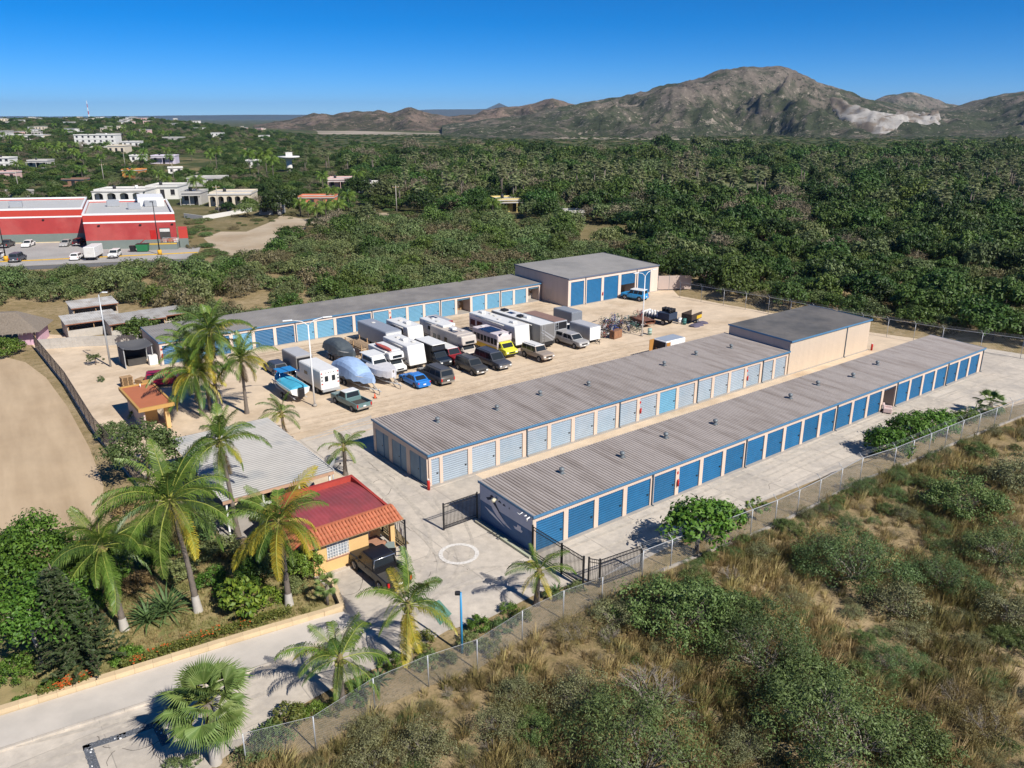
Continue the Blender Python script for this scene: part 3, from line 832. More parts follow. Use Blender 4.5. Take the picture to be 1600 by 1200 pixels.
# ================================================================= lamp posts
def twin_lamp(p, h, rz, label):
    r = empty('lamp_post', p, rz, label, 'lamp post')
    mb = MB(); mb.lathe([(0, 0), (.22, 0), (.22, .25), (.12, .3)], 10); mb.build('base', m_concg, r)
    mb = MB(); mb.tube([(0, 0, .25), (0, 0, h)], [.1, .055], 8); mb.build('pole', m_white, r)
    for s in (-1, 1):
        mb = MB(); mb.tube([(0, 0, h - .05), (s * .6, 0, h + .42), (s * 1.5, 0, h + .62)], [.045, .04, .035], 6); a = mb.build('arm', m_white, r)
        rounded(s * 2.0 - .5, s * 2.0 + .5, -.14, .14, h + .58, h + .7, .04, 1).build('lamp_head', m_lampw, r)
twin_lamp(P(492, 635), 8.9, UA - .25, 'white twin armed lamp post beside the covered boats')
twin_lamp(P(1003, 525), 8.5, UA + .1, 'white twin armed lamp post in front of the scrap pile')
r = empty('lamp_post', P(173, 573), 0, 'grey single lamp post on the sandy bank at left', 'lamp post')
mb = MB(); mb.tube([(0, 0, 0), (0, 0, 9.0)], [.13, .07], 8); mb.build('pole', m_galv, r)
mb = MB(); mb.tube([(0, 0, 8.9), (.3, 0, 9.25), (.5, 0, 9.3)], .04, 6); mb.build('arm', m_galv, r)
rounded(.45, 1.1, -.12, .12, 9.22, 9.36, .04, 1).build('lamp_head', m_lampw, r)
r = empty('lamp_post', P(722, 1020), 0, 'bright blue lamp pole on the verge by the wire fence', 'lamp post')
mb = MB(); mb.tube([(0, 0, 0), (0, 0, 4.0)], [.075, .06], 8); mb.build('pole', mat('bright_blue_paint', (.03, .25, .50), .4, .06), r)
rounded(-.32, -.02, -.12, .12, 3.85, 4.05, .04, 1).build('lamp_head', m_black, r)

# ================================================================= wire fences
def wire_fence(name, pts, h, label, step, diam=.14, arms=0.0, m=m_galv, kerb=False, screen=None, rail=.028):
    root = empty(name, pts[0], 0, label, 'fence')
    o0 = Vector(pts[0]); pp_ = []
    for i in range(len(pts) - 1):
        a, b = Vector(pts[i]), Vector(pts[i + 1]); L = (b - a).length; k = max(1, round(L / step))
        for j in range(k): pp_.append(a.lerp(b, j / k))
    pp_.append(Vector(pts[-1]))
    def pm():
        mb = MB(); mb.tube([(0, 0, -.1), (0, 0, h)], .035, 6)
        if arms: mb.tube([(0, 0, h - .02), (-arms * .7, arms * .7, h + arms)], .022, 5)
        return mb.mesh('post', m)
    pme = pm()
    for q in pp_: link('post', pme, root, q - o0)
    for i in range(len(pp_) - 1):
        a, b = pp_[i] - o0, pp_[i + 1] - o0; d = b - a; L = d.length; rz = math.atan2(d.y, d.x)
        mb = MB(); mb.tube([(0, 0, h), (L, 0, h)], rail, 5, cap=False); mb.build('top_rail', m, root, a, (0, 0, rz))
        if screen:
            mb = MB(); mb.box(.06, L - .06, -.012, .012, .1, h - .06); mb.build('screen', screen, root, a, (0, 0, rz))
        else:
            seg = []
            st = diam; k = int((L + h) / st)
            for sgn in (1, -1):
                for j in range(k):
                    x0 = j * st - h if sgn > 0 else j * st
                    xa, za, xb, zb = x0, .04, x0 + sgn * (h - .08), h - .04
                    if xb < xa: xa, za, xb, zb = xb, zb, xa, za
                    if xb <= 0 or xa >= L: continue
                    if xa < 0: za += (zb - za) * (0 - xa) / (xb - xa); xa = 0
                    if xb > L: zb = za + (zb - za) * (L - xa) / (xb - xa); xb = L
                    seg.append((xa, za, xb, zb))
            if seg:
                S_ = np.array(seg); r_ = .0045
                vs = []
                for dx, dy in ((0, r_), (r_, -r_ * .6), (-r_, -r_ * .6)):
                    vs.append(np.stack([S_[:, 0] + dx, np.full(len(S_), dy), S_[:, 1]], 1)); vs.append(np.stack([S_[:, 2] + dx, np.full(len(S_), dy), S_[:, 3]], 1))
                V = np.stack(vs, 1).reshape(-1, 3)
                b0 = np.arange(len(S_)) * 6
                Q = np.concatenate([np.stack([b0 + p, b0 + p + 1, b0 + q + 1, b0 + q], 1) for p, q in ((0, 2), (2, 4), (4, 0))])
                o = link('wire_mesh', fast_mesh('wire_mesh', V, Q, m), root, a, (0, 0, rz))
        if arms:
            mb = MB()
            for t in (.35, .7, 1.0): mb.tube([(0, 0, h + arms * t * .98), (L, 0, h + arms * t * .98)], .006, 3, cap=False)
            ob = mb.build('barbed_wire', m, root, a + Vector((-arms * .5, arms * .5, 0)), (0, 0, rz))
        if kerb:
            MB().box(0, L, -.1, .1, 0, .14).build('kerb', m_concg, root, a, (0, 0, rz))
    return root
wire_fence('wire_fence', [P(*q) for q in ((386, 1200), (494, 1172), (586, 1110), (670, 1073), (746, 1047), (816, 1000), (880, 967), (940, 945), (1003, 905))], 2.0, 'wire mesh fence with steel posts along the lower drive', 20, diam=.11, rail=.01)
wire_fence('wire_fence', [P(*q) for q in ((1003, 905), (1090, 870), (1210, 822), (1278, 788), (1343, 752), (1395, 735), (1500, 690), (1600, 650), (1700, 616))], 2.15, 'wire mesh fence with barbed wire arms above the scrub slope', 3.0, arms=.4, kerb=True)
wire_fence('wire_fence', [P(*q) for q in ((1062, 465), (1130, 478), (1200, 490), (1345, 520), (1470, 542), (1594, 560), (1750, 590))], 2.6, 'tall wire fence in front of the dark wood', 4.2, diam=.3, arms=.35)
m_rustfence = mat('rusty_fence_mesh', (.14, .11, .09), .85, .3, 3)
wire_fence('wire_fence', [P(*q) for q in ((56, 545), (105, 606), (150, 680), (190, 728), (231, 778))], 1.9, 'rusty wire fence beside the sandy lot at left', 2.8, diam=.1, m=m_rustfence, kerb=True)
# ================================================================= far terrain
def smooth(a, b, x):
    t = min(1, max(0, (x - a) / (b - a))); return t * t * (3 - 2 * t)
def GH(x, y):
    """height of the far ground: the town climbs a low hill at the left"""
    if y < 200: return 0.0
    a = -x / max(y, 1)
    return 26 * smooth(.22, .46, a) * smooth(250, 1500, y)
def PH(px, py):
    d = Vector((px - 800, math.sin(PITCH) * (600 - py) + math.cos(PITCH) * FPX, math.cos(PITCH) * (600 - py) - math.sin(PITCH) * FPX)).normalized()
    t = 60.0
    while t < 6000:
        p = Vector((0, 0, CAMH)) + d * t
        if p.z <= GH(p.x, p.y): return Vector((p.x, p.y, GH(p.x, p.y)))
        t += 2.0 if t < 600 else 6.0
    return Vector((d.x * 1500, d.y * 1500, GH(d.x * 1500, d.y * 1500)))

def grid_mesh(name, X, Y, Z, m, smooth_=True):
    r, c = X.shape
    V = np.stack([X.ravel(), Y.ravel(), Z.ravel()], 1)
    a = (np.arange(r - 1)[:, None] * c + np.arange(c - 1)[None, :]).ravel()
    return fast_mesh(name, V, np.stack([a, a + 1, a + 1 + c, a + c], 1), m, smooth_)

ys = np.concatenate([np.linspace(240, 900, 40), np.linspace(950, 2600, 30)])
az = np.linspace(-.95, -.2, 60)
X = ys[:, None] * az[None, :]; Y = np.repeat(ys[:, None], 60, 1)
Z = np.array([[GH(X[i, j], Y[i, j]) * (1 - smooth(1700, 2600, Y[i, j])) - .01 for j in range(60)] for i in range(len(ys))])
link('town_hill', grid_mesh('town_hill', X, Y, Z, m_ground))['kind'] = 'structure'

# ---- hills: rock and scrub
def hillmat(name, green, rock, pale, amt=(.47, .62), haz=0):
    m = bpy.data.materials.new(name); m.use_nodes = True
    n, l = m.node_tree.nodes, m.node_tree.links
    bs = n['Principled BSDF']; bs.inputs['Roughness'].default_value = .95; bs.inputs['Specular IOR Level'].default_value = .1
    ge = n.new('ShaderNodeNewGeometry')
    def no(sc, d=9, r_=.7):
        t = n.new('ShaderNodeTexNoise'); t.inputs['Scale'].default_value = sc; t.inputs['Detail'].default_value = d; t.inputs['Roughness'].default_value = r_
        l.new(ge.outputs['Position'], t.inputs['Vector']); return t.outputs['Fac']
    def mr(s, a, b):
        q = n.new('ShaderNodeMapRange'); q.inputs['From Min'].default_value = a; q.inputs['From Max'].default_value = b; l.new(s, q.inputs['Value']); return q.outputs[0]
    def mix(f, a, b):
        q = n.new('ShaderNodeMix'); q.data_type = 'RGBA'; l.new(f, q.inputs['Factor'])
        for k, v in (('A', a), ('B', b)):
            if isinstance(v, tuple): q.inputs[k].default_value = (*v, 1)
            else: l.new(v, q.inputs[k])
        return q.outputs['Result']
    sp = n.new('ShaderNodeSeparateXYZ'); l.new(ge.outputs['Position'], sp.inputs[0])
    zh = mr(sp.outputs['Z'], 10, 120)
    f = n.new('ShaderNodeMath'); f.operation = 'MULTIPLY_ADD'; f.inputs[1].default_value = .13
    l.new(zh, f.inputs[0]); l.new(no(.012), f.inputs[2])
    rk = mr(f.outputs[0], amt[0], amt[1])
    c = mix(rk, green, rock)
    c = mix(mr(no(.022, 10, .85), .57, .62), c, pale)
    c = mix(mr(no(.06, 6, .8), .52, .60), c, tuple(q * .55 for q in green))
    c = mix(mr(no(.10, 6, .8), .59, .63), c, pale)
    l.new(c, bs.inputs['Base Color'])
    b = n.new('ShaderNodeBump'); b.inputs['Strength'].default_value = 1; b.inputs['Distance'].default_value = 14
    l.new(no(.03, 10, .8), b.inputs['Height']); l.new(b.outputs[0], bs.inputs['Normal'])
    return m
m_hill = hillmat('scrub_hill', (.078, .092, .050), (.215, .18, .145), (.47, .395, .32), (.50, .64))
m_hill2 = hillmat('low_rocky_hill', (.085, .082, .046), (.26, .19, .145), (.42, .32, .25), (.46, .62))

def hill_height(prof, y_front, y_ridge, y_back, seed, rough):
    pxs = np.array([p[0] for p in prof]); pys = np.array([p[1] for p in prof])
    def H(px, y):
        py = float(np.interp(px, pxs, pys))
        dz = math.cos(PITCH) * (600 - py) - math.sin(PITCH) * FPX
        dy = math.sin(PITCH) * (600 - py) + math.cos(PITCH) * FPX
        x = y * (px - 800) / 1303
        wob = 90 * noise.noise(Vector((x * .004, seed, 0)))
        yr = y_ridge + wob
        hr = max(0, CAMH + yr * dz / dy)
        if y < yr: t = (y - y_front) / (yr - y_front)
        else: t = (y_back - y) / (y_back - yr)
        t = max(0, min(1, t))
        s = t ** 1.25
        q = Vector((x * .0062, y * .0045, seed))
        f = noise.ridged_multi_fractal(q, 1.0, 2.1, 5, 1.0, 2.0)
        g = noise.fractal(Vector((x * .018, y * .018, seed + 7)), 1, 2, 4)
        env = math.sin(PI * min(1, t)) ** .8
        return hr * s + rough * hr * env * (f - 1.15) * .75 + 5.0 * g * min(1, 3 * t) - 1.5
    return H
def hill_range(name, prof, y_front, y_ridge, y_back, seed, m, step=5, rows=80, rough=.5):
    H = hill_height(prof, y_front, y_ridge, y_back, seed, rough)
    pxs = np.arange(prof[0][0], prof[-1][0] + 1, step); ys = np.linspace(y_front - 40, y_back, rows)
    X = ys[:, None] * (pxs[None, :] - 800) / 1303; Y = np.repeat(ys[:, None], len(pxs), 1)
    Z = np.array([[H(px, y) for px in pxs] for y in ys])
    link(name, grid_mesh(name, X, Y, Z, m))['kind'] = 'structure'
    return H
prof_main = [(690, 196), (730, 190), (770, 183), (810, 180), (850, 172), (885, 167), (905, 163), (950, 152), (985, 143), (1010, 140), (1040, 128), (1080, 122), (1110, 110), (1150, 103), (1190, 99), (1215, 102), (1240, 112), (1270, 125), (1300, 137), (1340, 150), (1375, 157), (1420, 168), (1480, 178), (1560, 188), (1620, 196)]
hmain = hill_range('mountain', prof_main, 1180, 1900, 2700, 3.7, m_hill, 3, 110, .58)
hill_range('hill_small', [(395, 196), (430, 190), (455, 186), (470, 182), (490, 174), (505, 176), (520, 179), (560, 172), (590, 170), (610, 176), (625, 172), (640, 167), (655, 170), (675, 178), (700, 181), (720, 179), (745, 178), (755, 171), (775, 168), (800, 165), (830, 160), (862, 153), (885, 159), (910, 166), (950, 180), (990, 196)], 1900, 2600, 3300, 11.2, m_hill2, 4, 60, .7)
hill_range('hill_behind', [(1300, 196), (1330, 180), (1360, 158), (1380, 148), (1412, 142), (1440, 147), (1475, 161), (1500, 164), (1540, 172), (1620, 196)], 2500, 3000, 3500, 21.5, m_hill, 6, 50, .4)
hill_range('hill_right', [(1330, 197), (1380, 185), (1440, 174), (1500, 162), (1540, 152), (1600, 139), (1680, 120), (1760, 112), (1860, 130), (1960, 196)], 1250, 2100, 2900, 31.9, m_hill, 5, 80, .5)
# quarry: pale terraces cut into the flank
m_quarry = mat('quarry_rock', (.34, .32, .295), .95, .35, .08, bump=1.0, bscale=.12, col2=(.16, .13, .10), s2=.02, mix2=(.46, .54))
pxs = np.arange(1290, 1476, 3.0); q_rows = 26
Y0 = np.interp(pxs, [1290, 1330, 1380, 1470], [1590, 1470, 1380, 1500]); Y1 = np.interp(pxs, [1290, 1330, 1380, 1420, 1470], [1690, 1680, 1660, 1700, 1640])
X = np.zeros((q_rows, len(pxs))); Yq = X.copy(); Zq = X.copy()
for i in range(q_rows):
    t = i / (q_rows - 1)
    for j, px in enumerate(pxs):
        y = Y0[j] + (Y1[j] - Y0[j]) * t; x = y * (px - 800) / 1303
        e = max(0, min(1, 4 * t, 4 * (1 - t), (px - 1290) / 12, (1475 - px) / 12) * 1.6 - .32 + .75 * noise.noise(Vector((x * .02, y * .02, 8)))); e = min(1, e) if e > .15 else -.25
        st = math.floor(t * 5 + .8 * noise.noise(Vector((x * .02, 0, 3)))) / 5
        zt = 6 + 44 * st + 5 * noise.noise(Vector((x * .05, y * .05, 5))) + 3 * noise.noise(Vector((x * .15, y * .15, 5)))
        X[i, j], Yq[i, j] = x, y
        g0 = max(hmain(px, y), 0); Zq[i, j] = g0 - 4 if e < 0 else g0 * (1 - e) + e * max(zt, g0 + 2.5)
link('quarry', grid_mesh('quarry', X, Yq, Zq, m_quarry))['kind'] = 'structure'
# sandy river bed and pale plain at the foot of the hills
m_bed = mat('river_sand', (.36, .30, .23), .95, .2, .02, col2=(.18, .16, .10), s2=.008, mix2=(.45, .6))
sheet('river_bed', [Vector((y * (px - 800) / 1303, y, 0)) for px, y in ((380, 1560), (560, 1500), (700, 1390), (850, 1200), (1185, 1090), (1185, 1160), (1000, 1230), (850, 1330), (700, 1600), (560, 1900), (380, 2000))], .3, m_bed)
# far blue tableland beyond the plain
X = []; rows = [(14500, 0), (14700, 1), (15500, 1), (15900, 0)]
pxs = np.arange(-400, 2000, 20.0)
def plat(px):
    base = 24 + 26 * smooth(120, 420, px) + 90 * smooth(560, 680, px) * (1 - smooth(760, 1100, px)) + 110 * math.exp(-((px - 782) / 14) ** 2) + 40 * smooth(1000, 1500, px)
    return base + 6 * noise.noise(Vector((px * .02, 0, 0))) + CAMH
Xp = np.array([[y * (px - 800) / 1303 for px in pxs] for y, _ in rows]); Yp = np.array([[y] * len(pxs) for y, _ in rows]); Zp = np.array([[-2 + k * (plat(px) + 2) for px in pxs] for _, k in rows])
link('far_tableland', grid_mesh('far_tableland', Xp, Yp, Zp, hillmat('far_scrub', (.05, .06, .035), (.07, .07, .045), (.09, .08, .06)), False))['kind'] = 'structure'

# clearings in the valley
m_field = mat('mown_field', (.13, .15, .06), .95, .15, .05, col2=(.17, .16, .08))
sheet('field', [P(*q) for q in ((985, 300), (1040, 290), (1120, 286), (1235, 290), (1240, 300), (1130, 306), (1010, 310))], .02, m_field)

# ================================================================= vegetation
rng = np.random.default_rng(7)
def rand_dirs(n_):
    d = rng.normal(size=(n_, 3)); return d / np.linalg.norm(d, axis=1)[:, None]
def leaf_quads(pts, nrm, size, aspect=.5, jit=.4):
    """diamond leaves of given size at pts facing nrm"""
    n_ = len(pts)
    t = rand_dirs(n_); t -= nrm * (t * nrm).sum(1)[:, None]; t /= np.linalg.norm(t, axis=1)[:, None] + 1e-9
    b = np.cross(nrm, t)
    s = (size * (1 + jit * (rng.random(n_) - .5) * 2))[:, None] if np.isscalar(size) else size[:, None]
    V = np.stack([pts - t * s, pts - b * s * aspect, pts + t * s, pts + b * s * aspect], 1).reshape(-1, 3)
    return V, np.arange(n_ * 4).reshape(-1, 4)
def crown(name, m, R_=1.0, hz=.75, clumps=46, per=34, leaf=.10, seed=0, spread=.30, lean=.35, cz=None, hollow=.55, aspect=.5):
    """crown of leaf clumps filling an uneven ellipsoid; base at z=0"""
    global rng
    rng = np.random.default_rng(100 + seed)
    d = rand_dirs(clumps); d[:, 2] = np.abs(d[:, 2]) * 1.0 - .18
    rad = hollow + (1 - hollow) * rng.random(clumps) ** .6
    lump = 1 + .28 * np.sin(d[:, 0] * 3.1 + seed) * np.cos(d[:, 1] * 2.7 + seed * 1.7)
    C = d * (rad * lump)[:, None] * np.array([R_, R_, hz * R_])
    C[:, 2] += (cz if cz is not None else hz * R_ * .45)
    cr = spread * R_ * (.7 + .6 * rng.random(clumps))
    dd = rand_dirs(clumps * per)
    rr = rng.random(clumps * per) ** .45
    pts = np.repeat(C, per, 0) + dd * (rr * np.repeat(cr, per))[:, None] * np.array([1, 1, .75])
    nr = dd + np.array([0, 0, lean]) + .5 * rand_dirs(clumps * per); nr /= np.linalg.norm(nr, axis=1)[:, None]
    V, Q = leaf_quads(pts, nr, leaf * R_, aspect)
    V[:, 2] = np.maximum(V[:, 2], .02)
    return fast_mesh(name, V, Q, m)

def trunk_mesh(name, h, r0, r1, m, limbs=4, seed=0, bend=.15, spread=.5):
    rd = random.Random(seed)
    mb = MB()
    pts = [(0, 0, -.1), (bend * h * .3 * rd.uniform(-1, 1), bend * h * .3 * rd.uniform(-1, 1), h * .5), (bend * h * rd.uniform(-1, 1) * .5, bend * h * rd.uniform(-1, 1) * .5, h)]
    mb.tube(pts, [r0, (r0 + r1) / 2, r1], 7)
    for k in range(limbs):
        a = 2 * PI * k / max(limbs, 1) + rd.uniform(-.4, .4); z0 = h * rd.uniform(.4, .75)
        L = h * spread * rd.uniform(.7, 1.2)
        c = Vector(pts[1]).lerp(Vector(pts[2]), max(0, (z0 / h - .5) * 2))
        c.z = z0
        mb.tube([c, c + Vector((math.cos(a) * L * .5, math.sin(a) * L * .5, L * .45)), c + Vector((math.cos(a) * L, math.sin(a) * L, L * .75))], [r1 * .9, r1 * .6, r1 * .25], 5)
    return mb.mesh(name, m)

m_bark = mat('bark', (.16, .12, .09), .95, .25, 4, bump=.4, bscale=14)
m_barkp = mat('palm_bark', (.155, .128, .105), .95, .22, 3, bump=.6, bscale=10)
m_lime = mat('limewashed_bark', (.42, .39, .35), .9, .12, 3)
lf_forest = leafmat('forest_leaf', (.021, .049, .008), (.060, .104, .019), objv=.42)
lf_brush = leafmat('olive_leaf', (.078, .105, .034), (.16, .19, .07), objv=.3)
lf_bright = leafmat('bright_leaf', (.065, .125, .015), (.14, .215, .03), objv=.15)
lf_mesq = leafmat('mesquite_leaf', (.062, .105, .028), (.135, .19, .062), objv=.22)
lf_fan = leafmat('fan_palm_leaf', (.12, .145, .055), (.22, .235, .11), objv=.2)
lf_dry = leafmat('dry_leaf', (.16, .105, .045), (.26, .18, .08), objv=.2)
lf_straw = leafmat('straw', (.31, .24, .10), (.48, .385, .18), objv=.3, transl=.35)
lf_grass = leafmat('lawn_blade', (.17, .18, .055), (.31, .27, .11), objv=.25, transl=.3)
lf_coco = leafmat('coconut_leaflet', (.075, .135, .018), (.155, .225, .04), objv=.12, rough=.4)
lf_cocoy = leafmat('yellowing_leaflet', (.32, .30, .03), (.48, .36, .04), objv=.1, rough=.4)
lf_cocod = leafmat('dark_leaflet', (.045, .095, .016), (.09, .15, .03), objv=.12, rough=.4)

def scatter(name, P_, rot, scl, idx, sources, kind='stuff'):
    """one object that repeats the given source meshes at many points"""
    me = bpy.data.meshes.new(name)
    P_ = np.asarray(P_, dtype=np.float32)
    me.vertices.add(len(P_)); me.vertices.foreach_set('co', P_.ravel())
    a = me.attributes.new('rot', 'FLOAT', 'POINT'); a.data.foreach_set('value', np.asarray(rot, dtype=np.float32))
    a = me.attributes.new('scl', 'FLOAT_VECTOR', 'POINT'); a.data.foreach_set('vector', np.asarray(scl, dtype=np.float32).ravel())
    a = me.attributes.new('pick', 'INT', 'POINT'); a.data.foreach_set('value', np.asarray(idx, dtype=np.int32))
    o = link(name, me)
    ng = bpy.data.node_groups.new(name, 'GeometryNodeTree')
    ng.interface.new_socket('Geometry', in_out='INPUT', socket_type='NodeSocketGeometry')
    ng.interface.new_socket('Geometry', in_out='OUTPUT', socket_type='NodeSocketGeometry')
    N, L = ng.nodes, ng.links
    gi, go = N.new('NodeGroupInput'), N.new('NodeGroupOutput')
    iop = N.new('GeometryNodeInstanceOnPoints')
    L.new(gi.outputs[0], iop.inputs['Points'])
    jn = N.new('GeometryNodeJoinGeometry')
    for s in sources:
        ob = N.new('GeometryNodeObjectInfo'); ob.inputs['Object'].default_value = s; ob.inputs['As Instance'].default_value = True; ob.transform_space = 'ORIGINAL'
        L.new(ob.outputs['Geometry'], jn.inputs[0])
    L.new(jn.outputs[0], iop.inputs['Instance'])
    iop.inputs['Pick Instance'].default_value = True
    def named(nm, ty):
        q = N.new('GeometryNodeInputNamedAttribute'); q.data_type = ty; q.inputs['Name'].default_value = nm; return q.outputs['Attribute']
    L.new(named('pick', 'INT'), iop.inputs['Instance Index'])
    cx = N.new('ShaderNodeCombineXYZ'); L.new(named('rot', 'FLOAT'), cx.inputs['Z'])
    L.new(cx.outputs[0], iop.inputs['Rotation'])
    L.new(named('scl', 'FLOAT_VECTOR'), iop.inputs['Scale'])
    L.new(iop.outputs[0], go.inputs[0])
    md = o.modifiers.new('scatter', 'NODES'); md.node_group = ng
    o['kind'] = kind
    return o

# ---- woodland and scrub beyond the compound
compound_px = [(-60, 545), (20, 470), (280, 470), (330, 478), (560, 450), (806, 418), (815, 404), (960, 390), (1070, 420), (1085, 458), (1200, 478), (1350, 505), (1610, 548), (1900, 590), (2000, 1400), (-600, 1400), (-600, 560)]
comp_w = [(p.x, p.y) for p in [P(-600, 560), P(-60, 545), P(-60, 492), P(60, 474), P(180, 474), P(285, 480), UV(-10, 71.6), UV(52, 71.6), UV(53, 71.2), UV(74.5, 71.2), P(1075, 440), P(1085, 458), P(1200, 478), P(1350, 505), P(1610, 548), P(1900, 590), P(2000, 1400), P(-600, 1400)]]
open_px = [[(-400, 330), (140, 318), (300, 300), (330, 372), (420, 412), (300, 425), (240, 430), (-400, 440)],          # shop and its car park
           [(285, 345), (420, 322), (470, 340), (620, 328), (645, 345), (600, 352), (500, 350), (470, 366), (430, 396), (385, 408), (335, 398), (310, 380)],     # sandy clearing
           [(985, 302), (1040, 290), (1120, 285), (1235, 289), (1240, 312), (1130, 322), (1010, 322)],
           [(1030, 266), (1060, 266), (1060, 274), (1030, 274)],
           [(240, 262), (300, 240), (345, 250), (320, 272), (262, 280)]]
open_w = [[(p.x, p.y) for p in (PH(*q) for q in op)] for op in open_px]
brush_px = [(-200, 500), (-200, 440), (0, 428), (300, 415), (425, 395), (560, 358), (700, 340), (880, 350), (1000, 385), (970, 415), (806, 465), (560, 520), (330, 540), (100, 500)]
brush_w = [(p.x, p.y) for p in (P(*q) for q in brush_px)]
brush2_px = [(1060, 440), (1300, 400), (1620, 430), (1620, 545), (1350, 505), (1200, 478)]
brush2_w = [(p.x, p.y) for p in (P(*q) for q in brush2_px)]

lf_forest2 = leafmat('light_forest_leaf', (.042, .078, .012), (.10, .145, .03), objv=.3)
forest_src = [crown('leaf_crown', (lf_forest, lf_forest2, lf_forest, lf_forest2, lf_forest, lf_brush)[s], 1, (.8, .7, .95, .75, .85, .65)[s], 64, 44, .07, s, spread=.27) for s in range(6)] + [crown('leaf_crown', leafmat('dry_tree_leaf', (.13, .11, .07), (.22, .185, .12), objv=.2), 1, .8, 40, 26, .05, 66, spread=.3)]
brush_src = [crown('leaf_crown', lf_brush, 1, .62, 56, 44, .055, 20 + s, spread=.26) for s in range(4)] + [crown('leaf_crown', (lf_mesq, lf_forest2)[s], 1, .74, 60, 46, .055, 30 + s, spread=.26) for s in range(2)] + [crown('leaf_crown', leafmat('drab_leaf', (.11, .095, .045), (.19, .16, .08), objv=.2), 1, .6, 50, 40, .05, 36, spread=.28)]
ftrunk = [trunk_mesh('trunk', 1.0, .06, .035, m_bark, 4, s) for s in range(3)]
house_clear = []      # (x, y, r) kept free of trees; filled below for the houses
HOUSE_PX = [(150, 222, 34), (183, 236, 18), (60, 256, 14), (8, 252, 12), (12, 278, 12), (207, 274, 12), (255, 248, 16), (320, 290, 22), (215, 312, 34), (335, 316, 34), (533, 294, 16), (590, 299, 14), (497, 320, 18), (453, 262, 6), (805, 328, 16), (897, 344, 10), (360, 320, 24)]
for px, py, r_ in HOUSE_PX:
    p = PH(px, py); house_clear.append((p.x, p.y, r_ * p.y / 1303 * 1.05))
def free(x, y):
    if inpoly(x, y, comp_w): return False
    for w_ in open_w:
        if inpoly(x, y, w_): return False
    for hx, hy_, hr in house_clear:
        if abs(x - hx) < hr and -(55 if hx > -60 else min(45, hy_ * .09)) < y - hy_ < hr * 1.0 + 12: return False
    return True
rd = random.Random(21)
trees, brush, low = [], [], []
y = 96.0
while y < 1500:
    inb = y < 260
    s = 4.3 if y < 190 else 5.6 if y < 260 else 6.6 if y < 420 else 8.5 if y < 620 else 10.5 if y < 850 else 13
    x = -.72 * y
    while x < .72 * y:
        X_, Y_ = x + rd.uniform(-.5, .5) * s, y + rd.uniform(-.5, .5) * s
        x += s
        if not free(X_, Y_): continue
        a = X_ / Y_
        if Y_ > 640 + 90 * noise.noise(Vector((a * 6, 1, 1))) and a > -.24:
            if rd.random() < .62: low.append((X_, Y_, rd.uniform(1.6, 4.0), rd.uniform(.3, .5)))
            continue
        if Y_ > 1350 or (a < -.2 and rd.random() < .3 - .25 * smooth(380, 700, Y_)): continue
        if inpoly(X_, Y_, brush_w):
            dn = noise.noise(Vector((X_ * .05, Y_ * .05, 2)))
            if dn > -.5: brush.append((X_, Y_, s * rd.uniform(.45, .88), rd.uniform(.75, 1.35), rd.randrange(7)))
            continue
        if inpoly(X_, Y_, brush2_w) and rd.random() < .55:
            brush.append((X_, Y_, s * rd.uniform(.5, .72), rd.uniform(.9, 1.25), rd.randrange(3, 7))); continue
        if a > -.2 and noise.noise(Vector((X_ * .03, Y_ * .03, 6))) < -.38: continue
        trees.append((X_, Y_, s * (.36 + .62 * rd.random() ** 1.4) if a > -.2 else rd.uniform(1.9, 3.4) * (1 + .35 * smooth(500, 1000, Y_)), rd.uniform(.75, 1.45) * (1.0 if a > -.05 else .85), 6 if rd.random() < .035 else rd.randrange(6)))
    y += s * .92
trees.sort(key=lambda t: t[1]); brush.sort(key=lambda t: t[1])
IND = 300
src_crowns = {}
for i, (x, y, r_, h, k) in enumerate(trees[:IND]):
    z = GH(x, y)
    e = empty('tree', (x, y, z), rd.uniform(0, 6.28), 'dense dark green tree in the wood beyond the compound', 'tree', 'trees of the dark wood beyond the compound')
    th = r_ * .55
    link('trunk', ftrunk[i % 3], e, None, None, scale=(th * 1.6, th * 1.6, th * 1.6))
    o = link('crown', forest_src[k], e, (0, 0, th * .55), None, scale=(r_, r_, r_ * h)); src_crowns.setdefault(k, o)
srcs = [src_crowns[k] for k in sorted(src_crowns)]
rest = trees[IND:]
scatter('far_wood', [(x, y, GH(x, y) + r_ * .25) for x, y, r_, h, k in rest], [rd.uniform(0, 6.28) for _ in rest], [(r_, r_, r_ * h) for x, y, r_, h, k in rest], [k % len(srcs) for *_, k in rest], srcs)
scatter('far_scrub', [(x, y, GH(x, y) - .1) for x, y, r_, h in low], [rd.uniform(0, 6.28) for _ in low], [(r_, r_, r_ * h) for x, y, r_, h in low], [rd.randrange(6) for _ in low], srcs)
bsrc = {}
for i, (x, y, r_, h, k) in enumerate(brush[:IND]):
    e = empty('shrub', (x, y, 0), rd.uniform(0, 6.28), *(('green thicket shrub on the slope beyond the tall wire fence', 'shrub', 'thicket shrubs beyond the tall wire fence') if inpoly(x, y, brush2_w) else ('rounded olive green shrub on the scrub land behind the back row', 'shrub', 'shrubs on the scrub land behind the back row')))
    link('stem', ftrunk[i % 3], e, None, None, scale=(r_ * .5, r_ * .5, r_ * .5))
    o = link('foliage', brush_src[k], e, (0, 0, .0), None, scale=(r_, r_, r_ * h)); bsrc.setdefault(k, o)
rest = brush[IND:]
bs_ = [bsrc[k] for k in sorted(bsrc)]
if rest: scatter('scrub_thicket', [(x, y, 0) for x, y, *_ in rest], [rd.uniform(0, 6.28) for _ in rest], [(r_, r_, r_ * h) for x, y, r_, h, k in rest], [k % len(bs_) for *_, k in rest], bs_)
print('trees', len(trees), 'brush', len(brush), 'low', len(low))

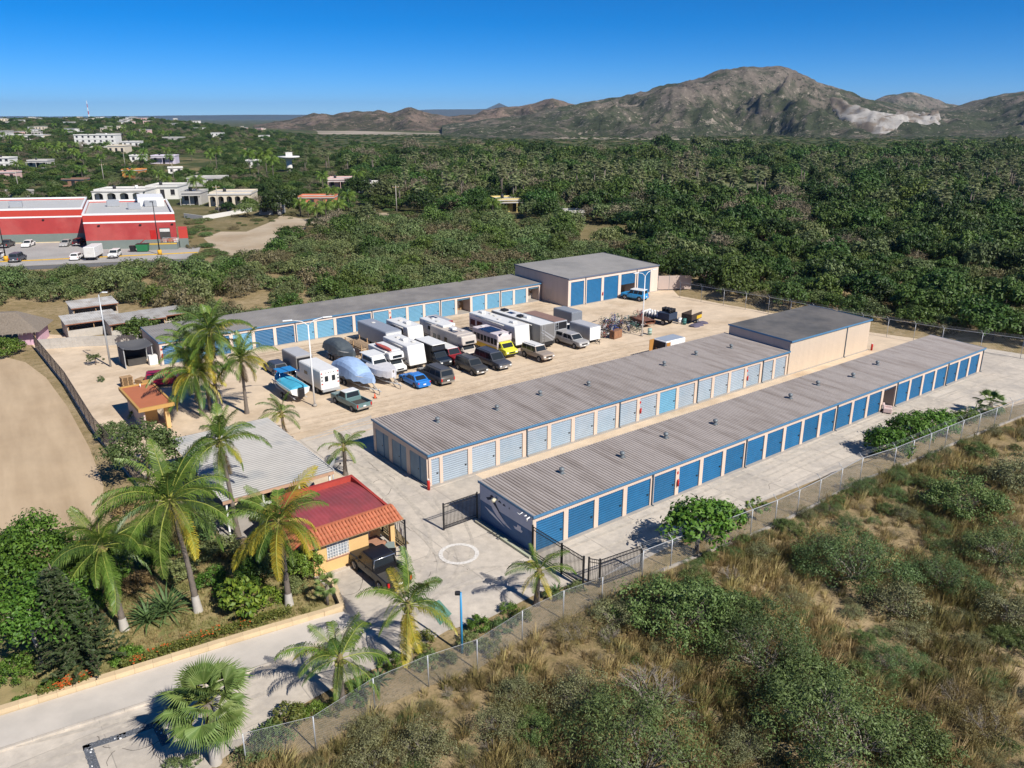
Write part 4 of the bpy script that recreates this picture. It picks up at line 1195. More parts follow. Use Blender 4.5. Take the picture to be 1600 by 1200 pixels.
# ---- fan palms standing above the wood
def fan_crown(name, m, seed, n_=26, R_=1.0, segs=9, leaf=.62):
    rd = random.Random(seed); mb = MB()
    for k in range(n_):
        az_ = k * 2.39996 + rd.uniform(-.2, .2); el = R(82 - 150 * (k / n_) ** .9 + rd.uniform(-8, 8))
        d = Vector((math.cos(az_) * math.cos(el), math.sin(az_) * math.cos(el), math.sin(el)))
        side = Vector((-math.sin(az_), math.cos(az_), 0)); up = d.cross(side) * -1
        p0 = d * (R_ * .42)
        mb.add([side * .012, side * -.012, p0 - side * .012, p0 + side * .012], [(0, 1, 2, 3)])
        Lf = leaf * R_ * rd.uniform(.85, 1.1)
        for j in range(segs):
            t0 = -1.15 + 2.3 * j / segs; t1 = -1.15 + 2.3 * (j + 1) / segs; tm_ = (t0 + t1) / 2
            def dr(t, f): return p0 + (d * math.cos(t) + side * math.sin(t)) * (Lf * f)
            a = dr(t0, .55) + up * .02; b = dr(t1, .55) + up * .02; c_ = dr(tm_, .58) - up * .02; tip = dr(tm_, 1.0) + Vector((0, 0, -.10 * R_))
            mb.add([p0, a, c_, b, tip], [(0, 1, 2), (0, 2, 3), (1, 4, 2), (2, 4, 3)])
    return mb.mesh(name, m)
fan_src = [fan_crown('crown', lf_fan, s) for s in range(3)]
def palm_trunk(name, h=1.0, r0=.022, r1=.016, bend=.0, m=m_barkp):
    mb = MB(); mb.tube([(0, 0, -.01), (bend * .3, 0, h * .5), (bend, 0, h)], [r0 * 1.25, r0, r1], 8); return mb.mesh(name, m)
fan_trunk = palm_trunk('trunk', 1, .03, .024)
fp = []
zones = [((690, 255), (900, 300), 40), ((780, 285), (1000, 305), 26), ((1010, 296), (1230, 318), 26), ((1240, 262), (1600, 292), 60), ((1440, 290), (1600, 345), 34), ((850, 240), (1240, 268), 46), ((440, 245), (700, 268), 24), ((620, 268), (830, 318), 26), ((1150, 225), (1600, 255), 50), ((900, 268), (1100, 300), 30)]
for (x0, y0), (x1, y1), k in zones:
    for _ in range(k):
        p = P(rd.uniform(x0, x1), rd.uniform(y0, y1) + 12)
        fp.append((p.x, p.y, rd.uniform(7, 11.5), rd.uniform(1.7, 2.4), rd.randrange(3)))
fp.sort(key=lambda t: t[1])
fsrc = {}
for i, (x, y, h, r_, k) in enumerate(fp[:300]):
    e = empty('fan_palm', (x, y, 0), rd.uniform(0, 6.28), 'slender grey green fan palm rising above the valley wood', 'palm tree', 'fan palms rising above the valley wood')
    link('trunk', fan_trunk, e, None, None, scale=(8, 8, h)); o = link('crown', fan_src[k], e, (0, 0, h), None, scale=(r_, r_, r_)); fsrc.setdefault(k, o)
rest = fp[300:]
if rest: scatter('far_palms', [(x, y, h) for x, y, h, r_, k in rest], [rd.uniform(0, 6.28) for _ in rest], [(r_,) * 3 for *_, r_, k in rest], [k for *_, k in rest], [fsrc[k] for k in sorted(fsrc)])
# ================================================================= coconut palms
def frond_mesh(L, el, droop, seed, n_=50, ll=.78):
    rd = random.Random(seed); mb = MB()
    pts, th = [], []
    p = Vector((0, 0, 0)); k = 18
    for i in range(k + 1):
        t = i / k
        a = el - droop * t ** 1.4
        pts.append(p.copy()); th.append(a)
        p = p + Vector((math.cos(a), 0, math.sin(a))) * (L / k)
    mb.tube(pts, [.035 * (1 - .85 * i / k) + .004 for i in range(k + 1)], 4, m=1)
    for i in range(n_):
        t = .14 + .86 * i / (n_ - 1)
        f = t * k; j = min(int(f), k - 1); q = pts[j].lerp(pts[j + 1], f - j); a = th[j]
        fw = Vector((math.cos(a), 0, math.sin(a))); up = Vector((-math.sin(a), 0, math.cos(a)))
        l = ll * (math.sin(PI * min(1, t * .8 + .16)) ** .6) * rd.uniform(.85, 1.1)
        for s in (-1, 1):
            sd = Vector((0, s, 0))
            d = (sd * 1.0 + fw * (.5 + .5 * t) + up * rd.uniform(-.15, .3)).normalized()
            d2 = (sd * .5 + fw * (.45 + .4 * t) + Vector((0, 0, -.85 - rd.uniform(0, .7)))).normalized()
            w = fw * .021 + up * .008
            m_ = q + d * l * .5; e = m_ + d2 * l * .55
            mb.add([q - w * .5, q + w, m_ + w * 1.0, m_ - w * .8, e], [(0, 1, 2, 3), (3, 2, 4)])
    return mb.mesh('frond', [lf_coco, mat('frond_rib', (.24, .26, .05), .6, .1)])
FR = {'up': [frond_mesh(3.0, R(80), R(45), 1), frond_mesh(3.2, R(70), R(70), 2)], 'mid': [frond_mesh(3.4, R(48), R(85), 3), frond_mesh(3.4, R(38), R(95), 4)],
      'low': [frond_mesh(3.3, R(18), R(85), 5), frond_mesh(3.2, R(5), R(80), 6)], 'hang': [frond_mesh(3.3, R(-15), R(62), 7), frond_mesh(3.0, R(-32), R(50), 8)]}
def coco(px, py, h, label, R_=1.0, lean=(0, 0), n_=22, seed=0, yellow=.2, white=True):
    rd = random.Random(seed * 13 + 5)
    e = empty('coconut_palm', P(px, py), 0, label, 'palm tree', 'coconut palms around the compound')
    top = Vector((lean[0], lean[1], h))
    pts = [Vector((0, 0, -.1)), Vector((lean[0] * .1, lean[1] * .1, h * .12)), Vector((lean[0] * .25, lean[1] * .25, h * .4)), Vector((lean[0] * .6, lean[1] * .6, h * .75)), top]
    tr = MB(); rs = [.26, .19, .15, .125, .12]
    P2, R2 = [], []
    for i in range(4):
        for j in range(10):
            t = j / 10; P2.append(pts[i].lerp(pts[i + 1], t)); R2.append((rs[i] + (rs[i + 1] - rs[i]) * t) * (1.0 + .13 * (j % 2)))
    P2.append(top); R2.append(.13)
    tr.tube(P2, R2, 9); to = tr.build('trunk', m_barkp, e)
    if white:
        w = MB(); w.tube([pts[0], pts[1] * .5 + pts[0] * .5, pts[1], pts[1].lerp(pts[2], .12)], [.315, .275, .24, .23], 9, cap=False); w.build('limewash_band', m_lime, e)
    b = MB(); b.lathe([(.12, -.35), (.2, -.1), (.16, .25), (.05, .5), (0, .5)], 9, org=tuple(top)); b.build('crownshaft', mat('palm_fibre', (.19, .15, .06), .9, .2, 6), e)
    for k in range(n_):
        f = k / n_
        kind = 'up' if f < .18 else 'mid' if f < .46 else 'low' if f < .74 else 'hang'
        me = rd.choice(FR[kind])
        o = link('frond', me, e, top + Vector((0, 0, .12)))
        o.rotation_euler = (rd.uniform(-.4, .4), rd.uniform(-.22, .22), k * 2.39996 + rd.uniform(-.4, .4))
        s = R_ * rd.uniform(.74, 1.16); o.scale = (s, s, s)
        y = rd.random() < yellow * (1.15 if kind in ('low', 'hang') else .15)
        if y or rd.random() < .25:
            o.material_slots[0].link = 'OBJECT'; o.material_slots[0].material = lf_cocoy if y else lf_cocod
    for k in range(3 if h > 3 else 1):
        o = link('dry_frond', FR['hang'][1], e, top + Vector((0, 0, -.1))); o.rotation_euler = (rd.uniform(-.3, .3), .75, rd.uniform(0, 6.28)); s = R_ * .72; o.scale = (s, s, s); o.material_slots[0].link = 'OBJECT'; o.material_slots[0].material = lf_dry
    n_c = MB()
    for k in range(5):
        a = k * 1.25 + seed; n_c.lathe([(0, -.12), (.09, -.07), (.11, 0), (.08, .09), (0, .12)], 8, org=(top.x + .24 * math.cos(a), top.y + .24 * math.sin(a), top.z - .12))
    n_c.build('coconuts', mat('young_coconut', (.22, .20, .05), .6, .2), e)
    return e
coco(310, 955, 7.3, 'tallest coconut palm on the lawn with long arching fronds', 1.32, (-.9, .3), 30, 1, .18)
coco(195, 984, 5.4, 'coconut palm with whitewashed base beside the dark conifer', 1.18, (-.6, .2), 24, 2, .15)
coco(452, 945, 5.6, 'coconut palm with white base in front of the gatehouse', 1.15, (-.2, .2), 27, 3, .35)
coco(372, 838, 7.2, 'slim tall coconut palm in front of the carport roof', 1.12, (-.6, .3), 25, 4, .12, False)
coco(386, 646, 5.8, 'curved coconut palm at the yard edge beside the boats', 1.1, (0, 0), 26, 5, .2, False)
coco(341, 645, 8.6, 'highest palm of the clump above the back row roof', 1.28, (.2, .1), 32, 6, .12, False)
coco(316, 650, 4.6, 'lower bushy palm of the clump near the garden hut', 1.35, (-.2, 0), 32, 7, .25, False)
coco(330, 640, 6.2, 'middle palm of the clump left of the yard', 1.3, (-.6, -.2), 32, 17, .25, False)
coco(640, 1035, 3.6, 'young coconut palm with yellow fronds on the verge by the pickup', .98, (.05, 0), 16, 8, .5, False)
coco(534, 1100, 2.7, 'young coconut palm on the verge casting shade on the drive', .9, (.1, 0), 16, 9, .3, False)
coco(838, 945, 2.3, 'small coconut palm beside the black barred fence', .72, (.15, 0), 13, 10, .35, False)
coco(540, 742, 2.5, 'small palm standing on the drive behind the gatehouse', .68, (0, 0), 15, 11, .15, False)
coco(446, 690, 2.7, 'small palm behind the carport roof corner', .75, (-.1, 0), 15, 12, .25, False)

# ---- fan palms with separate fans
def fan_leaf(seed, segs=26, L=1.0):
    mb = MB(); rd = random.Random(seed)
    mb.tube([(0, 0, 0), (.5, 0, .03), (.95, 0, 0)], [.022, .016, .012], 4, m=1)
    o = Vector((.95, 0, 0))
    for j in range(segs):
        t0 = -1.5 + 3.0 * j / segs; t1 = -1.5 + 3.0 * (j + 1) / segs; tm_ = (t0 + t1) / 2
        def q(t, f, z): return o + Vector((math.cos(t) * f * L, math.sin(t) * f * L, z))
        f = rd.uniform(.85, 1.05) * (1 - .18 * abs(tm_) / 1.5)
        a, b, c_ = q(t0, .55, .04), q(t1, .55, .04), q(tm_, .58, -.01); tip = q(tm_, f, -.12 - rd.uniform(0, .2))
        mb.add([o, a, c_, b, tip], [(0, 1, 2), (0, 2, 3), (1, 4, 2), (2, 4, 3)])
    return mb.mesh('frond', [leafmat('near_fan_leaf', (.10, .16, .035), (.19, .25, .075), objv=.15), mat('frond_rib', (.24, .26, .05))])
FAN = [fan_leaf(s) for s in range(3)]
def fanpalm(p, h, R_, n_, label, seed=0, r=.2, white=False):
    rd = random.Random(seed)
    e = empty('fan_palm', p, 0, label, 'palm tree')
    t = MB(); t.tube([(0, 0, -.05), (0, 0, h * .5), (0, 0, h)], [r * 1.15, r * .95, r * .9], 10); t.build('trunk', m_barkp, e)
    if white: t = MB(); t.tube([(0, 0, 0), (0, 0, h * .5)], [r * 1.2, r * 1.04], 10, cap=False); t.build('limewash_band', m_lime, e)
    for k in range(n_):
        f = k / n_; el = R(78 - 130 * f ** .95 + rd.uniform(-8, 8))
        o = link('frond', FAN[k % 3], e, (0, 0, h - .05)); o.rotation_euler = (rd.uniform(-.3, .3), -el, k * 2.39996 + rd.uniform(-.2, .2)); s = R_ * rd.uniform(.85, 1.1) * (.8 if f < .15 else 1); o.scale = (s, s, s)
    return e
fanpalm(P(338, 1192), 3.5, 1.22, 40, 'fan palm with whitewashed trunk standing in the drive verge', 3, .24, True)
fanpalm(P(1545, 648), 1.3, .95, 22, 'low fan palm inside the wire fence at far right', 5, .2)
fanpalm(P(512, 945), 1.5, .5, 16, 'little fan palm on the corner of the planted bed', 6, .1)

# ---- strap leaved plants
def strap_plant(p, L, n_, label, m, seed=0, w=.05, cat='plant', group=None):
    rd = random.Random(seed); mb = MB()
    for k in range(n_):
        az_ = k * 2.39996; el = R(85 - 70 * (k / n_)); o = Vector((math.cos(az_) * .06, math.sin(az_) * .06, .05))
        hd = Vector((math.cos(az_), math.sin(az_), 0)); sd = Vector((-hd.y, hd.x, 0)); l = L * rd.uniform(.75, 1.1)
        q = [o]
        for j in range(3):
            a = el - .45 * j * (1 - k / n_ * .3); q.append(q[-1] + (hd * math.cos(a) + Vector((0, 0, 1)) * math.sin(a)) * l / 3)
        for v in q: v.z = max(v.z, .03)
        mb.add([q[0] - sd * w * .6, q[0] + sd * w * .6, q[1] - sd * w, q[1] + sd * w, q[2] - sd * w * .8, q[2] + sd * w * .8, q[3]], [(0, 1, 3, 2), (2, 3, 5, 4), (4, 5, 6)])
    o = mb.build('strap_plant', m, None, p); tag(o, label, cat, group); return o
lf_strap = leafmat('strap_leaf', (.05, .10, .03), (.12, .18, .06), objv=.1)
strap_plant(P(262, 958), 2.2, 60, 'large clump of long strap leaves on the lawn between two palms', lf_strap, 1, .06)
strap_plant(P(232, 972), 1.7, 50, 'second strap leaved clump beside the whitewashed palm', lf_strap, 2, .06)
strap_plant(P(563, 1078), 1.0, 26, 'spiky agave on the verge near the wire fence', lf_strap, 3, .06)
strap_plant(P(592, 1066), .9, 24, 'smaller agave right of the spiky one on the verge', lf_strap, 4, .06)
strap_plant(P(1521, 652), 1.6, 40, 'dark spiky clump left of the low fan palm', lf_strap, 5, .06)
strap_plant(P(870, 928), .8, 22, 'small agave at the foot of the barred fence', lf_strap, 6, .05)

# ---- garden trees and shrubs
lf_garden = leafmat('garden_leaf', (.038, .088, .010), (.100, .180, .022), objv=.12)
lf_plum = leafmat('plumeria_leaf', (.055, .12, .014), (.21, .28, .03), objv=.08)
lf_mango = leafmat('mango_leaf', (.045, .125, .014), (.13, .25, .03), objv=.08)
lf_hedge = leafmat('hedge_leaf', (.07, .10, .02), (.17, .17, .035), objv=.08)
def gtree(name, p, h, R_, m, label, seed, hz=.8, clumps=70, per=60, leaf=.055, trunkm=m_bark, cat='tree', tr=.12, group=None, base=None, spread=.28):
    e = empty(name, p, 0, label, cat, group)
    if tr: link('trunk', trunk_mesh('trunk', h * .8, tr, tr * .6, trunkm, 5, seed, .12, .35), e)
    link('crown' if cat == 'tree' else 'foliage', crown('crown', m, R_, hz, clumps, per, leaf, seed, spread=spread), e, (0, 0, (h - R_ * hz) * 1.0 if base is None else base))
    return e
gtree('leafy_tree', P(66, 1042), 4.6, 2.6, lf_garden, 'broad bright green tree with whitewashed forked trunk beside the drive', 51, .8, 90, 70, .042, m_lime, tr=.16)
gtree('leafy_tree', P(-25, 1000), 5.2, 3.0, lf_garden, 'bright green tree cut by the left picture edge', 52, .8, 90, 70, .042)
gtree('leafy_tree', P(165, 955), 4.3, 2.2, lf_garden, 'bright green tree right of the dark conifer', 53, .8, 80, 70, .045)
gtree('leafy_tree', P(70, 945), 5.3, 2.5, lf_garden, 'bright green tree behind the conifer at the sandy lot edge', 54, 1.0, 90, 70, .045)
gtree('leafy_tree', P(10, 935), 4.2, 2.4, lf_garden, 'bright green tree nearest the sandy lot at left', 55, .9, 80, 70, .045)
gtree('plumeria_tree', P(232, 752), 4.3, 2.8, leafmat('grey_green_leaf', (.05, .085, .02), (.12, .16, .05), objv=.05), 'spreading grey green tree beside the rusty fence and carport', 56, .75, 90, 60, .045, tr=.14)
gtree('plumeria_bush', P(385, 958), 2.3, 1.45, lf_plum, 'yellow green large leaved shrub on the lawn by the hedge', 57, .95, 60, 26, .11, tr=.07, cat='shrub', base=.45)
gtree('leafy_bush', P(482, 905), 2.6, 1.15, lf_bright, 'bright green shrub against the gatehouse wall', 58, .95, 60, 50, .07, tr=.06, cat='shrub', base=.7)
gtree('leafy_bush', P(400, 905), 1.9, 1.2, lf_garden, 'dark shrub under the palms before the gatehouse', 59, .8, 60, 50, .06, tr=.05, cat='shrub', base=.3)
gtree('leafy_bush', P(345, 870), 1.8, 1.3, lf_brush, 'olive shrub between the tall palms and the carport', 60, .7, 60, 50, .06, tr=.05, cat='shrub', base=.2)
gtree('leafy_bush', P(200, 1030), .9, .85, lf_bright, 'low round green shrub behind the flowering hedge', 61, .6, 50, 50, .07, tr=.0, cat='shrub', base=0)
gtree('leafy_bush', P(32, 1096), .5, .4, lf_garden, 'tiny shrub at the end of the lower hedge', 62, .6, 30, 40, .09, tr=.0, cat='shrub', base=0)
gtree('leafy_bush', P(78, 1072), .6, .6, lf_garden, 'small shrub on the lawn above the lower hedge', 63, .5, 30, 40, .08, tr=.0, cat='shrub', base=0)
gtree('leafy_bush', P(12, 555), 2.4, 2.0, lf_bright, 'bright green bush beside the thatched roof at left', 64, .8, 70, 50, .06, tr=.08, cat='shrub', base=.2)
gtree('mango_tree', P(1088, 860), 3.5, 2.15, lf_mango, 'round mango tree casting shade on the apron by the fence', 65, .82, 60, 40, .085, tr=.13, base=1.25, spread=.34)
gtree('mango_tree', P(1128, 838), 3.2, 1.5, lf_mango, 'second mango crown joined to the right of the first', 66, .85, 55, 46, .09, tr=.11, base=1.0, spread=.34)
gtree('plumeria_bush', P(1181, 812), 1.9, .85, lf_plum, 'thin young plumeria inside the fence right of the mango', 67, .7, 26, 24, .11, tr=.06, cat='shrub', base=.9)
gtree('broadleaf_bush', P(1385, 712), 2.6, 2.1, lf_garden, 'dense broad leaved bush at the apron edge, nearest of three', 68, .75, 80, 50, .06, tr=.1, cat='shrub', base=.4)
gtree('broadleaf_bush', P(1420, 690), 3.0, 2.3, lf_garden, 'dense broad leaved bush at the apron edge, middle of three', 69, .7, 80, 50, .06, tr=.1, cat='shrub', base=.6)
gtree('broadleaf_bush', P(1462, 676), 2.6, 2.0, lf_mango, 'dense broad leaved bush at the apron edge, farthest of three', 70, .7, 70, 50, .06, tr=.1, cat='shrub', base=.4)
gtree('leafy_bush', P(1508, 660), 1.9, 1.3, lf_bright, 'light green bush left of the low fan palm', 71, .7, 50, 40, .07, tr=.06, cat='shrub', base=.1)
for i, (px, py, r_, h_, m_, lab) in enumerate(((430, 872, 1.3, 2.0, lf_garden, 'dark leafy bush behind the palm at the gatehouse'), (285, 905, 1.2, 1.6, lf_brush, 'olive bush left of the tall lawn palm'), (330, 915, 1.0, 1.3, lf_garden, 'small dark bush right of the tall lawn palm'), (150, 925, 1.3, 2.2, lf_brush, 'olive bush behind the whitewashed palm'), (420, 940, .9, 1.0, lf_plum, 'yellow green bush at the foot of the gatehouse palm'), (290, 760, 1.6, 2.6, lf_mesq, 'grey green bush between carport and rusty fence'), (200, 800, 1.2, 1.4, lf_dry, 'dry brown bush at the end of the rusty fence'), (250, 840, 1.3, 1.5, lf_brush, 'olive bush in the bare patch under the palms'), (180, 690, 1.4, 2.0, lf_mesq, 'grey green bush leaning on the rusty fence'), (222, 652, 1.0, 1.2, lf_bright, 'bright bush at the corner of the garden hut'), (245, 885, 1.2, 1.7, lf_garden, 'dark green bush behind the strap leaved clump'), (305, 862, 1.4, 2.1, lf_mesq, 'grey green bush left of the slim palm'), (355, 935, .9, 1.2, lf_garden, 'dark bush left of the yellow green shrub'), (428, 905, 1.1, 1.9, lf_mesq, 'grey green bush under the gatehouse palm'), (462, 925, .8, 1.0, lf_brush, 'small olive bush beside the gatehouse palm base'), (135, 965, 1.3, 2.0, lf_garden, 'dark leafy bush at the foot of the bright trees'), (330, 835, 1.3, 2.2, lf_brush, 'olive bush against the carport front'), (215, 925, 1.0, 1.4, lf_dry, 'brown bush near the whitewashed palm'), (20, 1060, 1.1, 1.3, lf_garden, 'dark bush on the lawn at the left picture edge'))): gtree('leafy_bush', P(px, py), h_, r_, m_, lab, 140 + i, .8, 60, 46, .06, tr=.04, cat='shrub', base=max(0, h_ - r_ * 1.1))
for i, (px, py, r_) in enumerate(((452, 1128, 1.0), (492, 1118, .7), (430, 1165, 1.1), (400, 1192, .9), (522, 1112, .6), (612, 1040, .7), (668, 1040, .8), (700, 1035, .6), (655, 1010, .9), (748, 985, .9), (785, 985, .8), (735, 1010, .8), (765, 1015, .7), (795, 955, .6), (865, 935, .7), (900, 922, .6), (815, 968, .7), (560, 1098, .6), (300, 1196, .5), (270, 1200, .5))):
    gtree('verge_shrub', P(px, py), r_ * .9, r_, (lf_hedge, lf_bright, lf_mesq, lf_brush)[i % 4], 'low leafy shrub on the verge along the wire fence', 80 + i, .75, 36, 40, .07, tr=0, cat='shrub', base=0, group='verge shrubs along the wire fence')
gtree('leafy_bush', P(150, 570), 1.5, .9, lf_brush, 'thin straggling bush on the sandy bank below the lamp post', 111, .9, 26, 26, .1, tr=.06, cat='shrub', base=.4)
gtree('leafy_bush', P(158, 596), .8, .5, lf_mesq, 'tiny dark bush alone on the sandy bank', 112, .9, 26, 26, .1, tr=.03, cat='shrub', base=0)
# conifer in tiers
cf = empty('conifer', P(152, 1047), 0, 'dark tiered conifer among bright green trees', 'tree')
mb = MB(); mb.tube([(0, 0, -.1), (-.75, .1, 2), (-1.6, .25, 6.6)], [.17, .12, .03], 8); mb.build('trunk', m_bark, cf)
lf_con = leafmat('conifer_needle', (.032, .052, .018), (.07, .095, .035), objv=.05)
Vs, Qs, nb = [], [], 0
rng = np.random.default_rng(5)
tw = MB()
for t in range(15):
    z = .9 + t * .38; lx = -.45 - .175 * z; rad = 2.2 * (1 - t / 15.5) ** .8 + .1
    for k in range(9):
        a = k * 2 * PI / 9 + t * .7 + rng.uniform(-.15, .15); n_ = int(26 * rad) + 8
        s = np.sort(rng.random(n_)) * rad
        tw.tube([(lx, .1, z), (lx + math.cos(a) * rad * .95, math.sin(a) * rad * .95, z + .1)], [.025, .008], 3)
        pts = np.stack([lx + np.cos(a) * s, np.sin(a) * s, z + .1 * s - .04 * s * s + rng.normal(0, .04, n_)], 1) + np.stack([-np.sin(a) * 1, np.cos(a) * 1, 0 * a], -1) * (rng.normal(0, .13, n_) * (1 - s / (rad * 1.3)))[:, None]
        nr = rng.normal(size=(n_, 3)) * .5 + np.array([0, 0, 1]); nr /= np.linalg.norm(nr, axis=1)[:, None]
        V, Q = leaf_quads(pts, nr, .17, .3); Vs.append(V); Qs.append(Q + nb); nb += len(V)
link('crown', fast_mesh('crown', np.concatenate(Vs), np.concatenate(Qs), lf_con), cf); tw.build('branches', m_bark, cf)

# ---- lawn, planting wall, pavement, hedge
m_lawn = mat('patchy_lawn', (.30, .235, .11), .95, .2, 1.2, bump=.4, bscale=9, col2=(.16, .165, .055), s2=.5, mix2=(.42, .6))
lawn_px = [(-420, 1245), (0, 1108), (240, 1033), (500, 953), (520, 945), (495, 905), (440, 870), (340, 845), (240, 800), (160, 830), (40, 870), (-420, 900)]
sheet('lawn', [P(*q) for q in lawn_px], .004, m_lawn)
m_lot = mat('graded_sand', (.49, .37, .24), .95, .09, .25, bump=.15, bscale=2, col2=(.36, .26, .16), s2=1.0, mix2=(.38, .66), flow=(1.0, .04, .28))
sheet('sandy_lot', [P(*q) for q in ((-700, 600), (-300, 560), (0, 556), (40, 566), (72, 590), (105, 635), (140, 700), (162, 760), (158, 800), (135, 835), (40, 862), (-300, 900), (-700, 980))], .006, m_lot)
m_track = mat('wheel_track_sand', (.475, .36, .23), .95, .12, 1.2, col2=(.45, .335, .21), s2=.5, mix2=(.42, .58))
for k, off in enumerate(()):
    pts = []
    for t in range(13):
        a = t / 12; px = -160 + (150 - off * .8 + 160) * math.sin(a * 1.5); py = 585 + 250 * a + off * .25
        pts.append((px, py))
    a = [P(px, py) for px, py in pts]; b = [P(px + 5 + 3 * (i % 2), py - 3) for i, (px, py) in enumerate(pts)]
    mb = MB(); mb.add([tuple(q) for q in a] + [tuple(q) for q in b], [(i, i + 1, 13 + i + 1, 13 + i) for i in range(12)])
    sheet_o = mb.build('wheel_track', m_track, bpy.data.objects['sandy_lot'], (0, 0, .011))
wall_px = [(-420, 1262), (0, 1117), (120, 1080), (240, 1043), (380, 1000), (506, 963), (536, 953)]
m_cap = mat('sandstone_coping', (.58, .44, .27), .85, .10, 2, obj_var=.06)
pw = empty('planter_wall', P(*wall_px[0]), 0, 'low sandstone coloured planter wall along the drive', 'wall')
o0 = P(*wall_px[0])
for i in range(len(wall_px) - 1):
    a, b = P(*wall_px[i]) - o0, P(*wall_px[i + 1]) - o0; d = b - a; L = d.length; rz = math.atan2(d.y, d.x)
    k = max(1, round(L / .9))
    for j in range(k): MB().box(j * L / k + .004, (j + 1) * L / k - .004, -.2, .2, .0, .42 + .006 * (j % 2)).build('block', m_cap, pw, a, (0, 0, rz))
end = [P(536, 953), P(522, 918), P(499, 900)]
for a, b in zip(end, end[1:]):
    d = b - a; L = d.length; MB().box(.02, L, -.15, .15, 0, .4).build('block', m_cap, pw, a - o0, (0, 0, math.atan2(d.y, d.x)))
sheet('pavement', [P(*q) for q in ((-420, 1300), (-420, 1268), (0, 1122), (240, 1047), (506, 966), (538, 958), (556, 975), (430, 1035), (240, 1095), (0, 1172))], .13, mat('pale_pavement', (.53, .48, .42), .85, .08, .5, col2=(.46, .42, .37), s2=.2))
kp = [(-420, 1306), (0, 1174), (240, 1097), (430, 1037), (556, 977)]
kr = empty('kerb', P(*kp[0]), 0, 'pale concrete kerb between pavement and drive', 'kerb')
for a_, b_ in zip(kp, kp[1:]):
    a, b = P(*a_), P(*b_); d = b - a; L = d.length; n_ = max(1, round(L / 1.5))
    for j in range(n_): MB().box(j * L / n_ + .005, (j + 1) * L / n_ - .005, -.08, .08, 0, .136).build('kerb_stone', m_conc, kr, a - P(*kp[0]), (0, 0, math.atan2(d.y, d.x)))
def hedge(pxs, label, flower, w=.55, h=.6, seed=0):
    global rng
    rng = np.random.default_rng(seed)
    Vs, Qs, nb = [], [], 0
    for a_, b_ in zip(pxs, pxs[1:]):
        a, b = P(*a_), P(*b_); L = (b - a).length; d = (b - a) / L; s = Vector((-d.y, d.x, 0)); n_ = int(L * 520)
        t, q, z = rng.random(n_) * L, rng.uniform(-w / 2, w / 2, n_), h * rng.random(n_) ** .5
        pts = np.array(a)[None, :] + t[:, None] * np.array(d)[None, :] + q[:, None] * np.array(s)[None, :]; pts[:, 2] = z + .03 * np.sin(t * 3)
        nr = rng.normal(size=(n_, 3)) + np.array([0, 0, .6]); nr /= np.linalg.norm(nr, axis=1)[:, None]
        V, Q = leaf_quads(pts, nr, .07, .5); V[:, 2] = np.maximum(V[:, 2], .01); Vs.append(V); Qs.append(Q + nb); nb += len(V)
    r = empty('hedge', P(*pxs[0]), 0, label, 'hedge')
    V = np.concatenate(Vs) - np.array(P(*pxs[0]))[None, :]
    link('foliage', fast_mesh('foliage', V, np.concatenate(Qs), lf_hedge), r)
    if flower:
        Vs, Qs, nb = [], [], 0
        k = 90; c = V[rng.integers(0, len(V), 9)]
        pts = np.repeat(c, 10, 0) + rng.normal(0, .2, (90, 3)); pts[:, 2] = h + .02 * rng.random(90)
        nr = np.tile(np.array([0, 0, 1.0]), (90, 1)); V2, Q2 = leaf_quads(pts, nr, .06, .8)
        link('blossom', fast_mesh('blossom', V2, Q2, leafmat('orange_blossom', (.55, .09, .02), (.65, .16, .04), objv=0)), r)
hedge([(190, 1050), (240, 1030), (320, 1002), (400, 977), (456, 959)], 'clipped hedge with orange blossom on the planter edge', True, seed=4)
hedge([(62, 1094), (140, 1068)], 'short clipped hedge at the lower end of the lawn', True, seed=5)
# pebble border let into the drive
pb = [(150, 1204), (137, 1168), (190, 1151), (244, 1132), (258, 1160)]
m_peb = mat('grey_pebble', (.16, .17, .19), .8, .3, 6, obj_var=.3)
pr = empty('pebble_border', P(*pb[1]), 0, 'strip of grey pebbles framing a panel of the drive', 'paving border')
mb = MB(); rdp = random.Random(8); mw = MB(); bs_m = mat('dark_mortar', (.10, .11, .13), .9, .15)
for a_, b_ in zip(pb, pb[1:]):
    a, b = P(*a_), P(*b_); d = b - a; MB().box(-.2, d.length + .2, -.2, .2, .03, .042).build('bedding', bs_m, pr, a - P(*pb[1]), (0, 0, math.atan2(d.y, d.x)))
for a_, b_ in zip(pb, pb[1:]):
    a, b = P(*a_), P(*b_); L = (b - a).length; d = (b - a) / L; s = Vector((-d.y, d.x, 0))
    for k in range(int(L * 40)):
        c = a + d * rdp.uniform(0, L) + s * rdp.uniform(-.19, .19) - P(*pb[1]); r_ = rdp.uniform(.035, .075)
        (mw if rdp.random() < .06 else mb).lathe([(0, .02), (r_, .025), (r_ * .7, .045), (0, .05)], 6, org=(c.x, c.y, .02))
o = mb.build('grey_pebbles', m_peb, pr); o['kind'] = 'stuff'
o = mw.build('white_pebbles', m_white, pr); o['kind'] = 'stuff'

